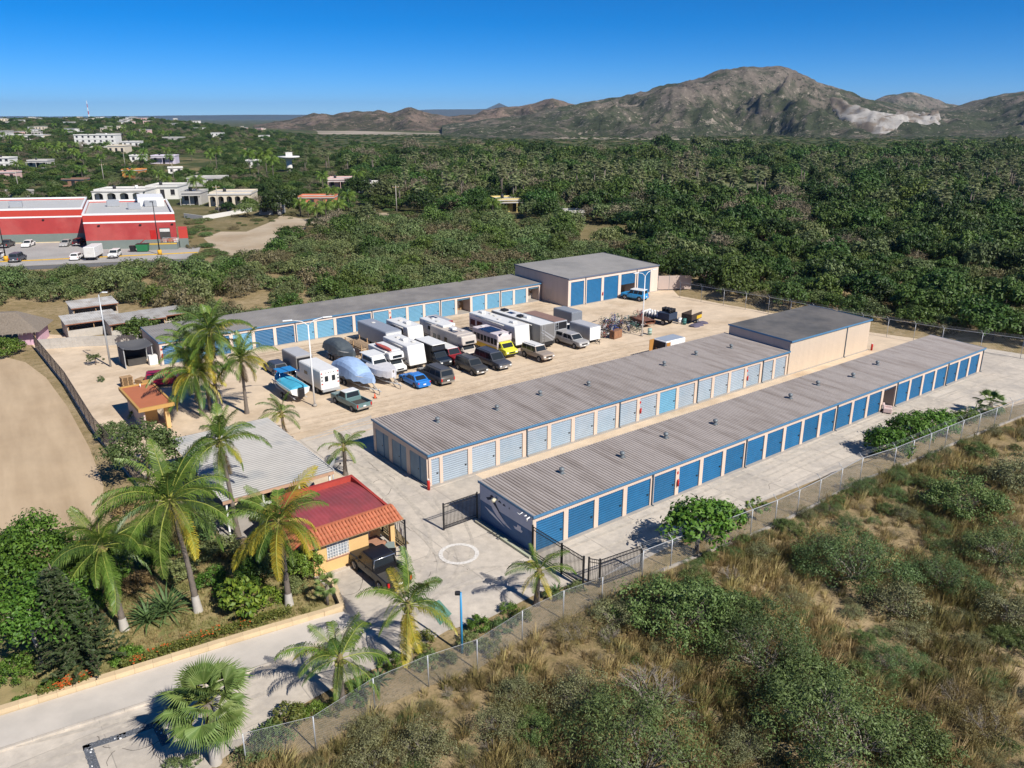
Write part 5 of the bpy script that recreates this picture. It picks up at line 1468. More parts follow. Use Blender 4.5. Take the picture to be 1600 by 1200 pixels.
# ================================================================= scrub slope in the foreground
scr_px = [(386, 1205), (494, 1176), (586, 1114), (670, 1077), (746, 1050), (816, 1004), (880, 971), (940, 949), (1003, 912), (1090, 876), (1210, 828), (1278, 793), (1343, 757), (1395, 740), (1500, 695), (1600, 655), (1760, 606), (2100, 700), (2300, 1500), (200, 1500)]
scr_w = [(p.x, p.y) for p in (P(*q) for q in scr_px)]
def tuft(seed, m, n_=26, h=.55, r_=.22, w=.012):
    rd = random.Random(seed); mb = MB()
    for k in range(n_):
        a = rd.uniform(0, 6.28); q = rd.random() ** .5 * r_; b = Vector((math.cos(a) * q, math.sin(a) * q, 0)); hh = h * rd.uniform(.5, 1.1)
        ln = Vector((math.cos(a), math.sin(a), 0)) * hh * rd.uniform(.1, .7); sd = Vector((-math.sin(a + 1), math.cos(a + 1), 0)) * w
        mb.add([b - sd, b + sd, b + ln * .4 + Vector((0, 0, hh * .6)) + sd * .8, b + ln * .4 + Vector((0, 0, hh * .6)) - sd * .8, b + ln + Vector((0, 0, hh))], [(0, 1, 2, 3), (3, 2, 4)])
    return mb.mesh('grass_tuft', m)
def place_src(mes, name, label, p, group, cat='grass tuft'):
    out = []
    for k, me in enumerate(mes):
        o = link(name, me, None, (p.x + k * .9, p.y + .3 * k, 0)); o['kind'] = 'stuff'; out.append(o)
    return out
straw = place_src([tuft(1, lf_straw, 34), tuft(2, lf_straw, 38, .7), tuft(3, leafmat('brown_straw', (.19, .145, .058), (.31, .24, .10), objv=.3, transl=.3), 38, .6), tuft(4, leafmat('olive_straw', (.16, .14, .05), (.27, .225, .085), objv=.3, transl=.3), 40, .6)], 'grass_tuft', 'dry straw coloured grass tuft on the scrub slope', P(980, 1080), 'dry grass tufts on the scrub slope')
rd = random.Random(77)
pts, rot, scl, idx = [], [], [], []
xs = [q[0] for q in scr_w]; ys_ = [q[1] for q in scr_w]
cnt = 0
while cnt < 24000:
    X_ = rd.uniform(-14, 75); Y_ = 24 + (rd.random() ** 1.25) * 75
    cnt += 1
    if abs(X_) > .78 * Y_ or not inpoly(X_, Y_, scr_w): continue
    dn = noise.noise(Vector((X_ * .16, Y_ * .16, 4)))
    if dn < -.22 and rd.random() < .75: continue
    pts.append((X_, Y_, -.02)); rot.append(rd.uniform(0, 6.28)); s = rd.uniform(.6, 1.5) * (1 + .4 * dn); scl.append((s * 1.2, s * 1.2, s))
    t = noise.noise(Vector((X_ * .11, Y_ * .11, 9))) + rd.uniform(-.3, .3)
    idx.append(0 if t < -.2 else 1 if t < 0 else 2 if t < .22 else 3)
scatter('dry_grass', pts, rot, scl, idx, straw)
# grass on the lawn
lawn_w = [(p.x, p.y) for p in (P(*q) for q in lawn_px)]
lsrc = place_src([tuft(11, lf_grass, 22, .16, .2, .01), tuft(12, leafmat('dry_lawn_blade', (.32, .25, .11), (.42, .33, .16), objv=.2, transl=.3), 22, .13, .2, .01)], 'lawn_tuft', 'small tuft of lawn grass under the palms', P(300, 990), 'lawn grass tufts', 'grass tuft')
pts, rot, scl, idx = [], [], [], []
for _ in range(9000):
    X_ = rd.uniform(-34, -6); Y_ = rd.uniform(31, 58)
    if not inpoly(X_, Y_, lawn_w) or abs(X_) > .75 * Y_: continue
    pts.append((X_, Y_, 0)); rot.append(rd.uniform(0, 6.28)); s = rd.uniform(.7, 1.6); scl.append((s, s, s)); idx.append(0 if noise.noise(Vector((X_ * .5, Y_ * .5, 1))) + rd.uniform(-.2, .2) > 0 else 1)
scatter('lawn_grass', pts, rot, scl, idx, lsrc)

# shrubs: fine leaved mounds, broad leaved mounds, dry twiggy bushes
mq = [crown('foliage', lf_mesq, 1, .68, 130, 100, .021, 200 + s, spread=.2, lean=.5, aspect=.3, hollow=.45) for s in range(3)]
gr = [crown('foliage', leafmat('slope_leaf', (.068, .108, .026), (.145, .19, .056), objv=.18), 1, .7, 110, 90, .026, 210 + s, spread=.2, hollow=.45) for s in range(3)]
ol = [crown('foliage', leafmat('grey_olive_leaf', (.13, .14, .06), (.235, .235, .11), objv=.18), 1, .7, 80, 70, .024, 220 + s, spread=.25, hollow=.3) for s in range(3)]
br = [crown('foliage', leafmat('brown_scrub_leaf', (.14, .11, .045), (.235, .185, .08), objv=.2), 1, .6, 70, 80, .026, 230 + s, spread=.27, aspect=.2, hollow=.3) for s in range(2)]
def twig_mesh(seed, m):
    rd = random.Random(seed); mb = MB()
    def grow(p, d, L, r_, depth):
        e = p + d * L; mb.tube([p, (p + e) / 2 + Vector((rd.uniform(-.05, .05), rd.uniform(-.05, .05), .02)) * L, e], [r_, r_ * .8, r_ * .55], 3, cap=False)
        if depth:
            for _ in range(3): grow(p + d * L * rd.uniform(.5, 1), (d + Vector((rd.uniform(-.8, .8), rd.uniform(-.8, .8), rd.uniform(-.3, .5)))).normalized(), L * rd.uniform(.55, .8), r_ * .55, depth - 1)
    for k in range(8):
        a = k * .785 + rd.uniform(-.3, .3); grow(Vector((0, 0, -.02)), Vector((math.cos(a) * .8, math.sin(a) * .8, rd.uniform(.5, 1.2))).normalized(), .42, .022, 3)
    return mb.mesh('twigs', m)
tw_src = [twig_mesh(s, mat('dead_twig', (.27, .235, .20), .9, .2, 3)) for s in range(3)]
def slope_shrub(px, py, wpx, kind, label=None, group=None, h=1.0, seed=0):
    p = P(px, py); d = math.hypot(p.y, CAMH); r_ = wpx / 2 / (FPX / d)
    rr = random.Random(seed + int(px * 7 + py))
    e = empty('scrub_bush', p, rr.uniform(0, 6.28), label or {'m': 'grey green fine leaved shrub on the scrub slope', 'g': 'fresh green leafy shrub on the scrub slope', 'o': 'pale olive shrub on the scrub slope', 'b': 'brown dry leaved shrub on the scrub slope', 't': 'leafless grey twiggy bush on the scrub slope'}[kind], 'shrub', group)
    if kind == 't': link('twigs', rr.choice(tw_src), e, None, None, scale=(r_ * 1.1,) * 3); link('foliage', rr.choice(ol), e, None, None, scale=(r_ * .55, r_ * .55, r_ * .4 * h)); return
    link('foliage', rr.choice({'m': mq, 'g': gr, 'o': ol, 'b': br}[kind]), e, None, None, scale=(r_, r_, r_ * h))
    link('twigs', rr.choice(tw_src), e, None, None, scale=(r_ * .85, r_ * .85, r_ * .8 * h))
big = [(1062, 985, 170, 'g', 'large dark green shrub right of the barred gate corner'), (1190, 1045, 190, 'm', 'largest grey green shrub in the middle of the scrub slope'), (1130, 975, 120, 'g', 'green shrub between the two largest mounds'), (1335, 905, 170, 'm', 'broad grey green shrub below the mango fence'),
       (1000, 1215, 250, 'm', 'huge fine leaved shrub at the bottom picture edge'), (1310, 1185, 250, 'm', 'wide fine leaved shrub near the bottom right'), (1265, 1080, 120, 'g', 'fresh green shrub above the wide bottom right mound'), (1400, 960, 110, 'o', 'pale olive shrub with bare stems right of the middle slope'),
       (1390, 1045, 90, 'm', 'compact dark mound right of the fresh green shrub'), (1505, 800, 120, 'g', 'dark green shrub on the upper right slope'), (1560, 880, 130, 'm', 'grey green shrub at the right picture edge'), (1475, 915, 110, 'm', 'grey green shrub beside the bare twigs'), (1580, 975, 110, 'o', 'olive shrub with bent branches at the right edge'),
       (660, 1180, 110, 'o', 'pale shrub standing in dry grass below the fence'), (1020, 1105, 150, 't', 'spreading leafless bush in the middle foreground'), (905, 1105, 110, 'o', 'yellow leaved thin shrub left of the leafless bush'), (895, 1000, 90, 'b', 'brown green shrub against the wire fence corner'),
       (960, 975, 90, 'o', 'olive shrub just below the barred gate'), (1420, 1180, 130, 'g', 'green shrub at the bottom right edge'), (1540, 1150, 120, 'b', 'brown dry shrub in the bottom right corner'), (1290, 860, 60, 'o', 'small olive shrub below the fence kerb'), (1345, 770, 50, 'm', 'slim shrub growing through the fence mesh'), (1590, 760, 110, 'o', 'olive shrub on the far right slope'), (1530, 715, 50, 'g', 'small bright shrub below the far fence')]
for i, (px, py, w_, k, lab) in enumerate(big): slope_shrub(px, py, w_, k, lab, seed=i)
rd = random.Random(98)
for i in range(34):
    t = i / 34; fx = [1003, 1090, 1210, 1278, 1343, 1395, 1500, 1600]; fy = [905, 870, 822, 788, 752, 735, 690, 650]; px = 1010 + 590 * t + rd.uniform(-8, 8); py = float(np.interp(px, fx, fy)) + rd.uniform(8, 16)
    k = rd.choice('ombg'); slope_shrub(px, py, rd.uniform(16, 34), k, 'small shrub growing along the kerb of the barbed fence', 'small shrubs along the barbed fence kerb', rd.uniform(.8, 1.5), i)
rd = random.Random(99); placed = []
tries = 0
while len(placed) < 150 and tries < 6000:
    tries += 1
    px, py = rd.uniform(420, 1640), rd.uniform(650, 1230)
    p = P(px, py)
    if not inpoly(p.x, p.y, scr_w): continue
    # keep clear of the fence line
    q = P(px, py - 16)
    if not inpoly(q.x, q.y, scr_w): continue
    w_ = rd.choice((26, 34, 40, 50, 62, 75)) * (.45 + .75 * (py - 600) / 600)
    if any(abs(px - a) < (w_ + c) * .33 and abs(py - b) < (w_ + c) * .22 for a, b, c in placed): continue
    if any(abs(px - a) < (w_ + c) * .34 and abs(py - b + c * .1) < (w_ + c) * .2 for a, b, c, *_ in big): continue
    k = rd.choice('mgoobbbt') if px < 1000 or rd.random() < .5 else rd.choice('mmgob')
    placed.append((px, py, w_))
    slope_shrub(px, py, w_, k, None, {'m': 'grey green shrubs on the scrub slope', 'g': 'fresh green shrubs on the scrub slope', 'o': 'olive shrubs on the scrub slope', 'b': 'brown shrubs on the scrub slope', 't': 'leafless bushes on the scrub slope'}[k], rd.uniform(.7, 1.1), tries)
# ================================================================= vehicles
def paint(name, col, rough=.35, dirt=.1): return mat(name, col, rough, dirt, 2.5, coat=.15, spec=.4)
def loft(secs, cap=True, m=0, smooth=False):
    mb = MB(); n_ = len(secs[0]); vs = [p for s in secs for p in s]; fs = []
    for i in range(len(secs) - 1):
        for k in range(n_): fs.append((i * n_ + k, i * n_ + (k + 1) % n_, (i + 1) * n_ + (k + 1) % n_, (i + 1) * n_ + k))
    if cap: fs.append(tuple(reversed(range(n_)))); fs.append(tuple((len(secs) - 1) * n_ + k for k in range(n_)))
    mb.add(vs, fs, m, smooth); return mb
def patch(q, u0, u1, v0, v1, off=.008, th=.012):
    """thin plate on the face q=(bl,br,tr,tl)"""
    bl, br, tr, tl = [Vector(p) for p in q]
    f = lambda u, v: bl.lerp(br, u).lerp(tl.lerp(tr, u), v)
    nn = (br - bl).cross(tl - bl).normalized()
    a = [f(u0, v0), f(u1, v0), f(u1, v1), f(u0, v1)]
    mb = MB(); mb.hexa([p - nn * .004 for p in a] + [p + nn * (off) for p in a]); return mb
_wheel = {}
def wheel(root, x, y, r, w=.22, rim=m_rim):
    key = (round(r, 2), round(w, 2))
    if key not in _wheel:
        t = MB(); t.lathe([(r * .58, -w / 2), (r * .94, -w / 2), (r, -w * .3), (r, w * .3), (r * .94, w / 2), (r * .58, w / 2)], 18, axis='y')
        q = MB(); q.lathe([(0, -w * .42), (r * .55, -w * .42), (r * .6, -w * .5)], 12, axis='y'); q.lathe([(r * .6, w * .5), (r * .55, w * .42), (0, w * .42)], 12, axis='y')
        for k in range(5):
            a = k * 2 * PI / 5
            for s in (-1, 1): q.tube([(0, s * w * .46, 0), (math.cos(a) * r * .55, s * w * .46, math.sin(a) * r * .55)], .03, 4)
        _wheel[key] = (t.mesh('wheel', m_tyre), q.mesh('rim', m_rim))
    o = link('wheel', _wheel[key][0], root, (x, y, r)); link('rim', _wheel[key][1], o)
    return o
U_, V_ = Vector((math.cos(UA), math.sin(UA), 0)), Vector((-math.sin(UA), math.cos(UA), 0))
def spot(cpx, L, W, front, rot=0.0):
    """centre and heading of a vehicle whose near left footprint corner is at pixel cpx"""
    c = P(*cpx) + U_ * (W / 2) + V_ * (L / 2)
    return c, UA + (PI / 2 if front == 'away' else -PI / 2) + rot

def car(name, label, c, rz, L, W, H, m, kind='suv', wr=.36, roofm=None, cat='car', group=None, zb=None, cap=None, rack=False, lights=True, grille=m_black, doorm=None):
    r = empty(name, c, rz, label, cat, group)
    w = W / 2; f, b = L / 2, -L / 2
    S = {'suv':   dict(zb=.34, belt=1.08, hood=1.05, nose=.95, cow=.26, rear0=.49, xr0=-.487, xr1=-.44, xf1=.12, xf0=.25, bz=1.08),
         'jeep':  dict(zb=.45, belt=1.15, hood=1.12, nose=1.08, cow=.2, rear0=.49, xr0=-.46, xr1=-.45, xf1=.1, xf0=.17, bz=1.15),
         'coupe': dict(zb=.2, belt=.86, hood=.84, nose=.66, cow=.18, rear0=.42, xr0=-.40, xr1=-.24, xf1=.02, xf0=.2, bz=.92),
         'sedan': dict(zb=.2, belt=.9, hood=.88, nose=.7, cow=.2, rear0=.42, xr0=-.38, xr1=-.25, xf1=.06, xf0=.22, bz=.92),
         'hatch': dict(zb=.2, belt=.92, hood=.9, nose=.72, cow=.25, rear0=.48, xr0=-.47, xr1=-.38, xf1=.1, xf0=.27, bz=.95),
         'pickup': dict(zb=.38, belt=1.08, hood=1.04, nose=.96, cow=.24, rear0=.49, xr0=-.1, xr1=-.07, xf1=.12, xf0=.22, bz=.72),
         'crew':  dict(zb=.4, belt=1.12, hood=1.1, nose=1.02, cow=.26, rear0=.49, xr0=-.14, xr1=-.12, xf1=.14, xf0=.26, bz=.76)}[kind]
    zb = zb or S['zb']; belt = S['belt']
    ispick = kind in ('pickup', 'crew')
    tops = [(-.5, S['bz'] - .12), (-.487, S['bz']), (-.44, S['bz'] if ispick else belt)]
    if ispick: tops += [(S['xr0'] - .012, S['bz']), (S['xr0'] - .008, belt)]
    tops += [(S['xf0'], belt), (.36, S['hood']), (.46, (S['hood'] + S['nose']) / 2), (.487, S['nose']), (.5, S['nose'] - .16)]
    secs = []
    for fx, zt in tops:
        k = .9 if abs(fx) > .495 else .96 if abs(fx) > .47 else 1.0
        z0 = zb + (.06 if abs(fx) > .47 else 0)
        secs.append([(fx * L, w * y * k, z) for y, z in ((-.84, z0), (-.98, z0 + .14), (-1, (z0 + zt) / 2 + .1), (-.97, zt - .07), (-.9, zt), (.9, zt), (.97, zt - .07), (1, (z0 + zt) / 2 + .1), (.98, z0 + .14), (.84, z0))])
    body = loft(secs, True); body.sm = [True] * len(body.f)
    bo = body.build('body', m, r)
    bo.data.set_sharp_from_angle(angle=R(28)) if hasattr(bo.data, 'set_sharp_from_angle') else None
    # cabin
    wb, wt = w * .93, w * (.74 if kind in ('coupe', 'sedan', 'hatch') else .82)
    A = [Vector((S['xr0'] * L, -wb, belt - .01)), Vector((S['xf0'] * L, -wb, belt - .01)), Vector((S['xf0'] * L, wb, belt - .01)), Vector((S['xr0'] * L, wb, belt - .01))]
    T = [Vector((S['xr1'] * L, -wt, H - .05)), Vector((S['xf1'] * L, -wt, H - .05)), Vector((S['xf1'] * L, wt, H - .05)), Vector((S['xr1'] * L, wt, H - .05))]
    T2 = [Vector((p.x * .97 + .0, p.y * .86, H)) for p in T]
    cb = loft([[*A], [*T], [*T2]], True)
    cb.build('cabin', m if not roofm else m, r)
    if roofm:
        T3 = [p + Vector((0, 0, .012)) for p in T2]; T4 = [Vector((p.x, p.y * 1.01, p.z - .02)) for p in T]
        loft([[p + Vector((0, (.01 if p.y > 0 else -.01), -.03)) for p in T], [p + Vector((0, (.01 if p.y > 0 else -.01), .006)) for p in T], T3], True).build('roof', roofm, r)
    patch((A[1], A[2], T[2], T[1]), .05, .95, .08, .93).build('windshield', m_glass, r)
    patch((A[3], A[0], T[0], T[3]), .08, .92, .12 if ispick else .2, .9).build('rear_window', m_glass, r)
    cuts = {'suv': [(.03, .30), (.325, .62), (.65, .93)], 'jeep': [(.04, .34), (.37, .66), (.7, .96)], 'coupe': [(.1, .38), (.41, .86)], 'sedan': [(.08, .22), (.25, .52), (.55, .9)], 'hatch': [(.06, .25), (.28, .56), (.59, .92)], 'pickup': [(.1, .86)], 'crew': [(.06, .44), (.5, .9)]}[kind]
    for a, q in cuts:
        patch((A[0], A[1], T[1], T[0]), a, q, .1, .9).build('side_window', m_glass, r)
        patch((A[2], A[3], T[3], T[2]), 1 - q, 1 - a, .1, .9).build('side_window', m_glass, r)
    for k in (.31,) + ((-.32,) if True else ()):
        for s in (-1, 1):
            mb = MB(); mb.lathe([(0, 0), (wr * 1.17, 0), (wr * 1.17, .02), (0, .02)], 16, axis='y', org=(k * L, s * w * .99 - (.012 if s > 0 else .008), wr + .02)); mb.build('wheel_arch', m_black, r)
            wheel(r, k * L, s * (w - .085), wr)
    if ispick:
        z0, z1 = S['bz'], belt - .03; x0, x1 = -.49 * L, (S['xr0'] - .014) * L
        for s in (-1, 1): MB().box(x0, x1, min(s * w * .9, s * w), max(s * w * .9, s * w), z0 - .15, z1).build('bed_side', m, r)
        MB().box(x0 - .03, x0 + .05, -w * .9 + .003, w * .9 - .003, z0 - .15, z1 - .02).build('tailgate', m, r)
        MB().box(x0 + .06, x1, -w * .89, w * .89, z0, z0 + .015).build('bed_floor', m_dark, r)
        MB().box(x1 - .05, x1, -w * .9 + .003, w * .9 - .003, z0 - .05, z1).build('bed_front', m, r)
        if cap:
            xr = x0; q = [(x0, -w * .95, z1), (x1, -w * .95, z1), (x1, w * .95, z1), (x0, w * .95, z1)]; t = [(x0 + .12, -w * .82, H - .03), (x1, -w * .82, H - .03), (x1, w * .82, H - .03), (x0 + .12, w * .82, H - .03)]
            loft([q, t], True).build('bed_cap', cap, r)
            q = [Vector(p) for p in q]; t = [Vector(p) for p in t]
            patch((q[0], q[1], t[1], t[0]), .06, .94, .25, .85).build('side_window', m_glass, r); patch((q[2], q[3], t[3], t[2]), .06, .94, .25, .85).build('side_window', m_glass, r); patch((q[3], q[0], t[0], t[3]), .1, .9, .15, .88).build('rear_window', m_glass, r)
    zn = S['nose']
    bmp_ = m_chrome if kind in ('pickup', 'suv') else m
    MB().box(f - .06, f + .05, -w * .86, w * .86, zb + .06, zb + .26).build('bumper', bmp_ if lights else m, r)
    MB().box(b - .05, b + .06, -w * .86, w * .86, zb + .06, zb + .26).build('bumper', bmp_ if lights else m, r)
    MB().box(f - .05, f + .025, -w * .5, w * .5, zn - .36, zn - .2).build('grille', grille, r)
    for s in (-1, 1):
        MB().box(f - .1, f + .02, s * w * .72 - w * .14, s * w * .72 + w * .14, zn - .34, zn - .19).build('headlight', m_lampw, r)
        zt = S['bz'] if not ispick else belt
        MB().box(b - .025, b + .08, s * w * .84 - .07, s * w * .84 + .07, zt - (.42 if kind in ('suv', 'jeep') or ispick else .28), zt - .1).build('taillight', m_tail, r)
        MB().box(S['xf0'] * L - .32, S['xf0'] * L - .16, s * (w + .06) - .09, s * (w + .06) + .09, belt + .02, belt + .18).build('mirror', m_black if not doorm else doorm, r)
        for fx in (.02, .2):
            if S['xr0'] < fx < S['xf0']: MB().box(fx * L - .08, fx * L + .06, s * (w + .004) - .012, s * (w + .004) + .012, belt - .16, belt - .12).build('door_handle', m_black, r)
    MB().box(b - .058, b - .05, -.17, .17, zb + .28, zb + .42).build('license_plate', m_white, r)
    MB().box(f + .05, f + .058, -.17, .17, zb + .1, zb + .22).build('license_plate', m_white, r)
    if rack:
        for s in (-1, 1): mb = MB(); mb.tube([(S['xr1'] * L + .15, s * wt * .8, H + .05), (S['xf1'] * L - .15, s * wt * .8, H + .05)], .025, 5); mb.build('roof_rail', m_black, r)
    return r

p_gw = paint('green_grey_paint', (.12, .20, .20)); p_blue = paint('bright_blue_car_paint', (.02, .17, .52)); p_gun = paint('gunmetal_paint', (.085, .08, .072)); p_dgun = paint('dark_grey_paint', (.06, .06, .06)); p_navy = paint('slate_paint', (.06, .065, .08))
p_silv = paint('silver_paint', (.36, .35, .34)); p_white = paint('white_car_paint', (.72, .71, .69)); p_red = paint('dark_red_paint', (.25, .015, .02)); p_maroon = paint('maroon_paint', (.28, .01, .04)); p_black = paint('black_car_paint', (.012, .012, .014)); p_taupe = paint('taupe_silver_paint', (.33, .27, .22)); p_jeep = paint('azure_paint', (.03, .25, .52)); p_blk2 = paint('dark_red_black_paint', (.05, .015, .015))
def yard(name, label, cpx, L, W, H, m, kind, front, **k):
    c, rz = spot(cpx, L, W, front, k.pop('rot', 0)); return car(name, label, c, rz, L, W, H, m, kind, **k)
yard('pickup_truck', 'old green grey pickup with white roof beside the white box truck', (554, 648), 5.4, 1.95, 1.75, p_gw, 'pickup', 'away', roofm=p_white, cat='pickup', rot=.08)
yard('coupe', 'bright blue coupe parked before the row of campers', (653, 610), 4.5, 1.78, 1.38, p_blue, 'coupe', 'away', wr=.32)
yard('suv', 'brown grey long suv with its rear to the lane beside the blue coupe', (689, 606), 5.5, 2.0, 1.9, p_gun, 'suv', 'away', rack=True)
yard('suv', 'dark grey suv facing the lane between two other suvs', (744, 590), 4.7, 1.85, 1.75, p_dgun, 'suv', 'near', rack=True)
yard('suv', 'long slate grey suv facing the lane with chrome grille', (780, 582), 5.5, 2.0, 1.9, p_navy, 'suv', 'near', rack=True, grille=m_chrome)
yard('off_road_suv', 'silver off road suv with white roof facing the lane', (849, 569), 4.7, 1.9, 1.85, p_taupe, 'jeep', 'near', roofm=p_white, wr=.4, rack=True, cat='car')
yard('pickup_truck', 'silver crew pickup with bed cap facing the lane', (905, 548), 5.4, 1.9, 1.75, p_silv, 'crew', 'near', cap=p_silv, cat='pickup')
yard('pickup_truck', 'white pickup behind the silver capped pickup', (890, 531), 5.0, 1.85, 1.7, p_white, 'crew', 'near', cap=p_white, cat='pickup')
yard('pickup_truck', 'red pickup with white cap beside the dark camper van', (712, 573), 5.2, 1.9, 1.8, p_red, 'pickup', 'near', roofm=p_white, cap=p_white, cat='pickup')
yard('off_road_suv', 'blue and white jeep at the half raised hall door', (1000, 473), 4.4, 1.9, 1.9, p_jeep, 'jeep', 'away', roofm=p_white, wr=.42, rot=.25)
yard('car', 'dark grey car half hidden behind the turquoise boat', (431, 590), 4.2, 1.75, 1.45, p_navy, 'hatch', 'away')
car('suv', 'maroon suv beside the pallets behind the garden hut', P(262, 602), UA - .25, 4.6, 1.85, 1.75, p_maroon, 'suv', rack=True)
bt = yard('pickup_truck', 'black crew pickup with driver door open at the gatehouse', (603, 936), 5.3, 1.95, 1.85, p_black, 'crew', 'away', wr=.42, cat='pickup', rot=.03)
# its open door and roll bar
dd = MB(); dd.box(0, .95, -.03, .03, .5, 1.12); dd.build('open_door', p_black, bt, (1.3, -1.0, 0), (0, 0, -2.15))
dw = MB(); dw.hexa([(.02, -.012, 1.12), (.9, -.012, 1.12), (.9, .012, 1.12), (.02, .012, 1.12), (.4, -.012, 1.6), (.88, -.012, 1.6), (.88, .012, 1.6), (.4, .012, 1.6)]); dw.build('door_window', glassmat('door_glass', (.25, .3, .28), .1), bt, (1.3, -1.0, 0), (0, 0, -2.15))
mb = MB(); mb.tube([(-.85, -.85, 1.1), (-.8, -.75, 1.78), (-.8, .75, 1.78), (-.85, .85, 1.1)], .045, 8); mb.build('roll_bar', m_chrome, bt)

# driver reaching into the pickup: one continuous body
def skin_body(name, joints, edges, root, mats_fn, parent, loc, rz):
    me = bpy.data.meshes.new(name); me.from_pydata([j[0] for j in joints], edges, []); o = link(name, me, parent, loc, (0, 0, rz))
    sk = o.modifiers.new('skin', 'SKIN'); sk.use_smooth_shade = True
    for i, j in enumerate(joints):
        sv = me.skin_vertices[0].data[i]; sv.radius = (j[1], j[1] * (j[2] if len(j) > 2 else 1)); sv.use_root = (i == root)
    ss = o.modifiers.new('sub', 'SUBSURF'); ss.levels = 2; ss.render_levels = 2
    bpy.context.view_layer.update()
    dg = bpy.context.evaluated_depsgraph_get(); me2 = bpy.data.meshes.new_from_object(o.evaluated_get(dg)); o.modifiers.clear(); o.data = me2; bpy.data.meshes.remove(me)
    ms = []; 
    for p in me2.polygons:
        mt = mats_fn(p.center)
        if mt not in ms: ms.append(mt)
        p.material_index = ms.index(mt)
    me2.materials.clear()
    idx = [p.material_index for p in me2.polygons]
    for mt in ms: me2.materials.append(mt)
    me2.polygons.foreach_set('material_index', idx)
    return o
m_skin = mat('skin', (.36, .20, .13), .6, .06); m_shirt = mat('white_shirt', (.70, .69, .67), .8, .05); m_jean = mat('dark_trousers', (.05, .06, .09), .85, .1); m_hair = mat('dark_hair', (.02, .015, .012), .7, .1)
J = [((0, 0, .92), .15, .8), ((.07, 0, 1.12), .15, .8), ((.2, 0, 1.32), .165, .75), ((.29, 0, 1.43), .07), ((.36, 0, 1.5), .075), ((.42, 0, 1.6), .1, .9), ((.44, 0, 1.68), .07),
     ((.02, .1, .82), .1), ((.06, .12, .48), .075), ((-.02, .12, .1), .05), ((.1, .12, .04), .045), ((.02, -.1, .82), .1), ((.0, -.12, .48), .075), ((-.1, -.12, .1), .05), ((.02, -.12, .04), .045),
     ((.22, .2, 1.34), .07), ((.36, .25, 1.12), .05), ((.55, .2, 1.1), .04), ((.63, .19, 1.1), .035), ((.22, -.2, 1.34), .07), ((.38, -.24, 1.15), .05), ((.56, -.18, 1.2), .04), ((.64, -.17, 1.2), .035)]
E_ = [(0, 1), (1, 2), (2, 3), (3, 4), (4, 5), (5, 6), (0, 7), (7, 8), (8, 9), (9, 10), (0, 11), (11, 12), (12, 13), (13, 14), (2, 15), (15, 16), (16, 17), (17, 18), (2, 19), (19, 20), (20, 21), (21, 22)]
fing = []
for base_i, sgn in ((18, 1), (22, -1)):
    bx = J[base_i][0]
    for k, (dy, l) in enumerate(((-.03, .07), (-.01, .085), (.01, .08), (.03, .065), (.045 * sgn, .05))):
        i0 = len(J); J.append(((bx[0] + .035 - (.03 if k == 4 else 0), bx[1] + dy, bx[2]), .011)); J.append(((bx[0] + .035 + l - (.03 if k == 4 else 0), bx[1] + dy * 1.3, bx[2] - .03), .009)); E_ += [(base_i, i0), (i0, i0 + 1)]
def pm_(c):
    if c.z > 1.63 or (c.z > 1.55 and c.x < .38): return m_hair
    if c.z > 1.44 and c.x > .27: return m_skin
    if c.x > .45 and c.z < 1.35: return m_skin
    if c.z > .93: return m_shirt
    return m_jean
pr_ = P(636, 886)
per = empty('person', pr_, UA + 2.75, 'person in white shirt leaning in at the open pickup door', 'person')
skin_body('body', J, E_, 0, pm_, per, None, 0)
for s in (-1, 1): mb = MB(); mb.lathe([(0, -.012), (.012, -.006), (.014, 0), (.01, .01), (0, .013)], 8, org=(.515, s * .036, 1.6)); mb.build('eye', m_black, per)
mb = MB(); mb.lathe([(0, -.03), (.02, -.02), (.014, .02), (0, .035)], 8, org=(.525, 0, 1.575)); mb.build('nose', m_skin, per)
MB().box(.5, .515, -.025, .025, 1.535, 1.543).build('mouth', mat('lips', (.3, .11, .09)), per)
for s in (-1, 1): MB().box(-.12 + (0.04 if s > 0 else 0), .15 + (.04 if s > 0 else 0), s * .12 - .05, s * .12 + .05, 0, .08).build('shoe', m_black, per)

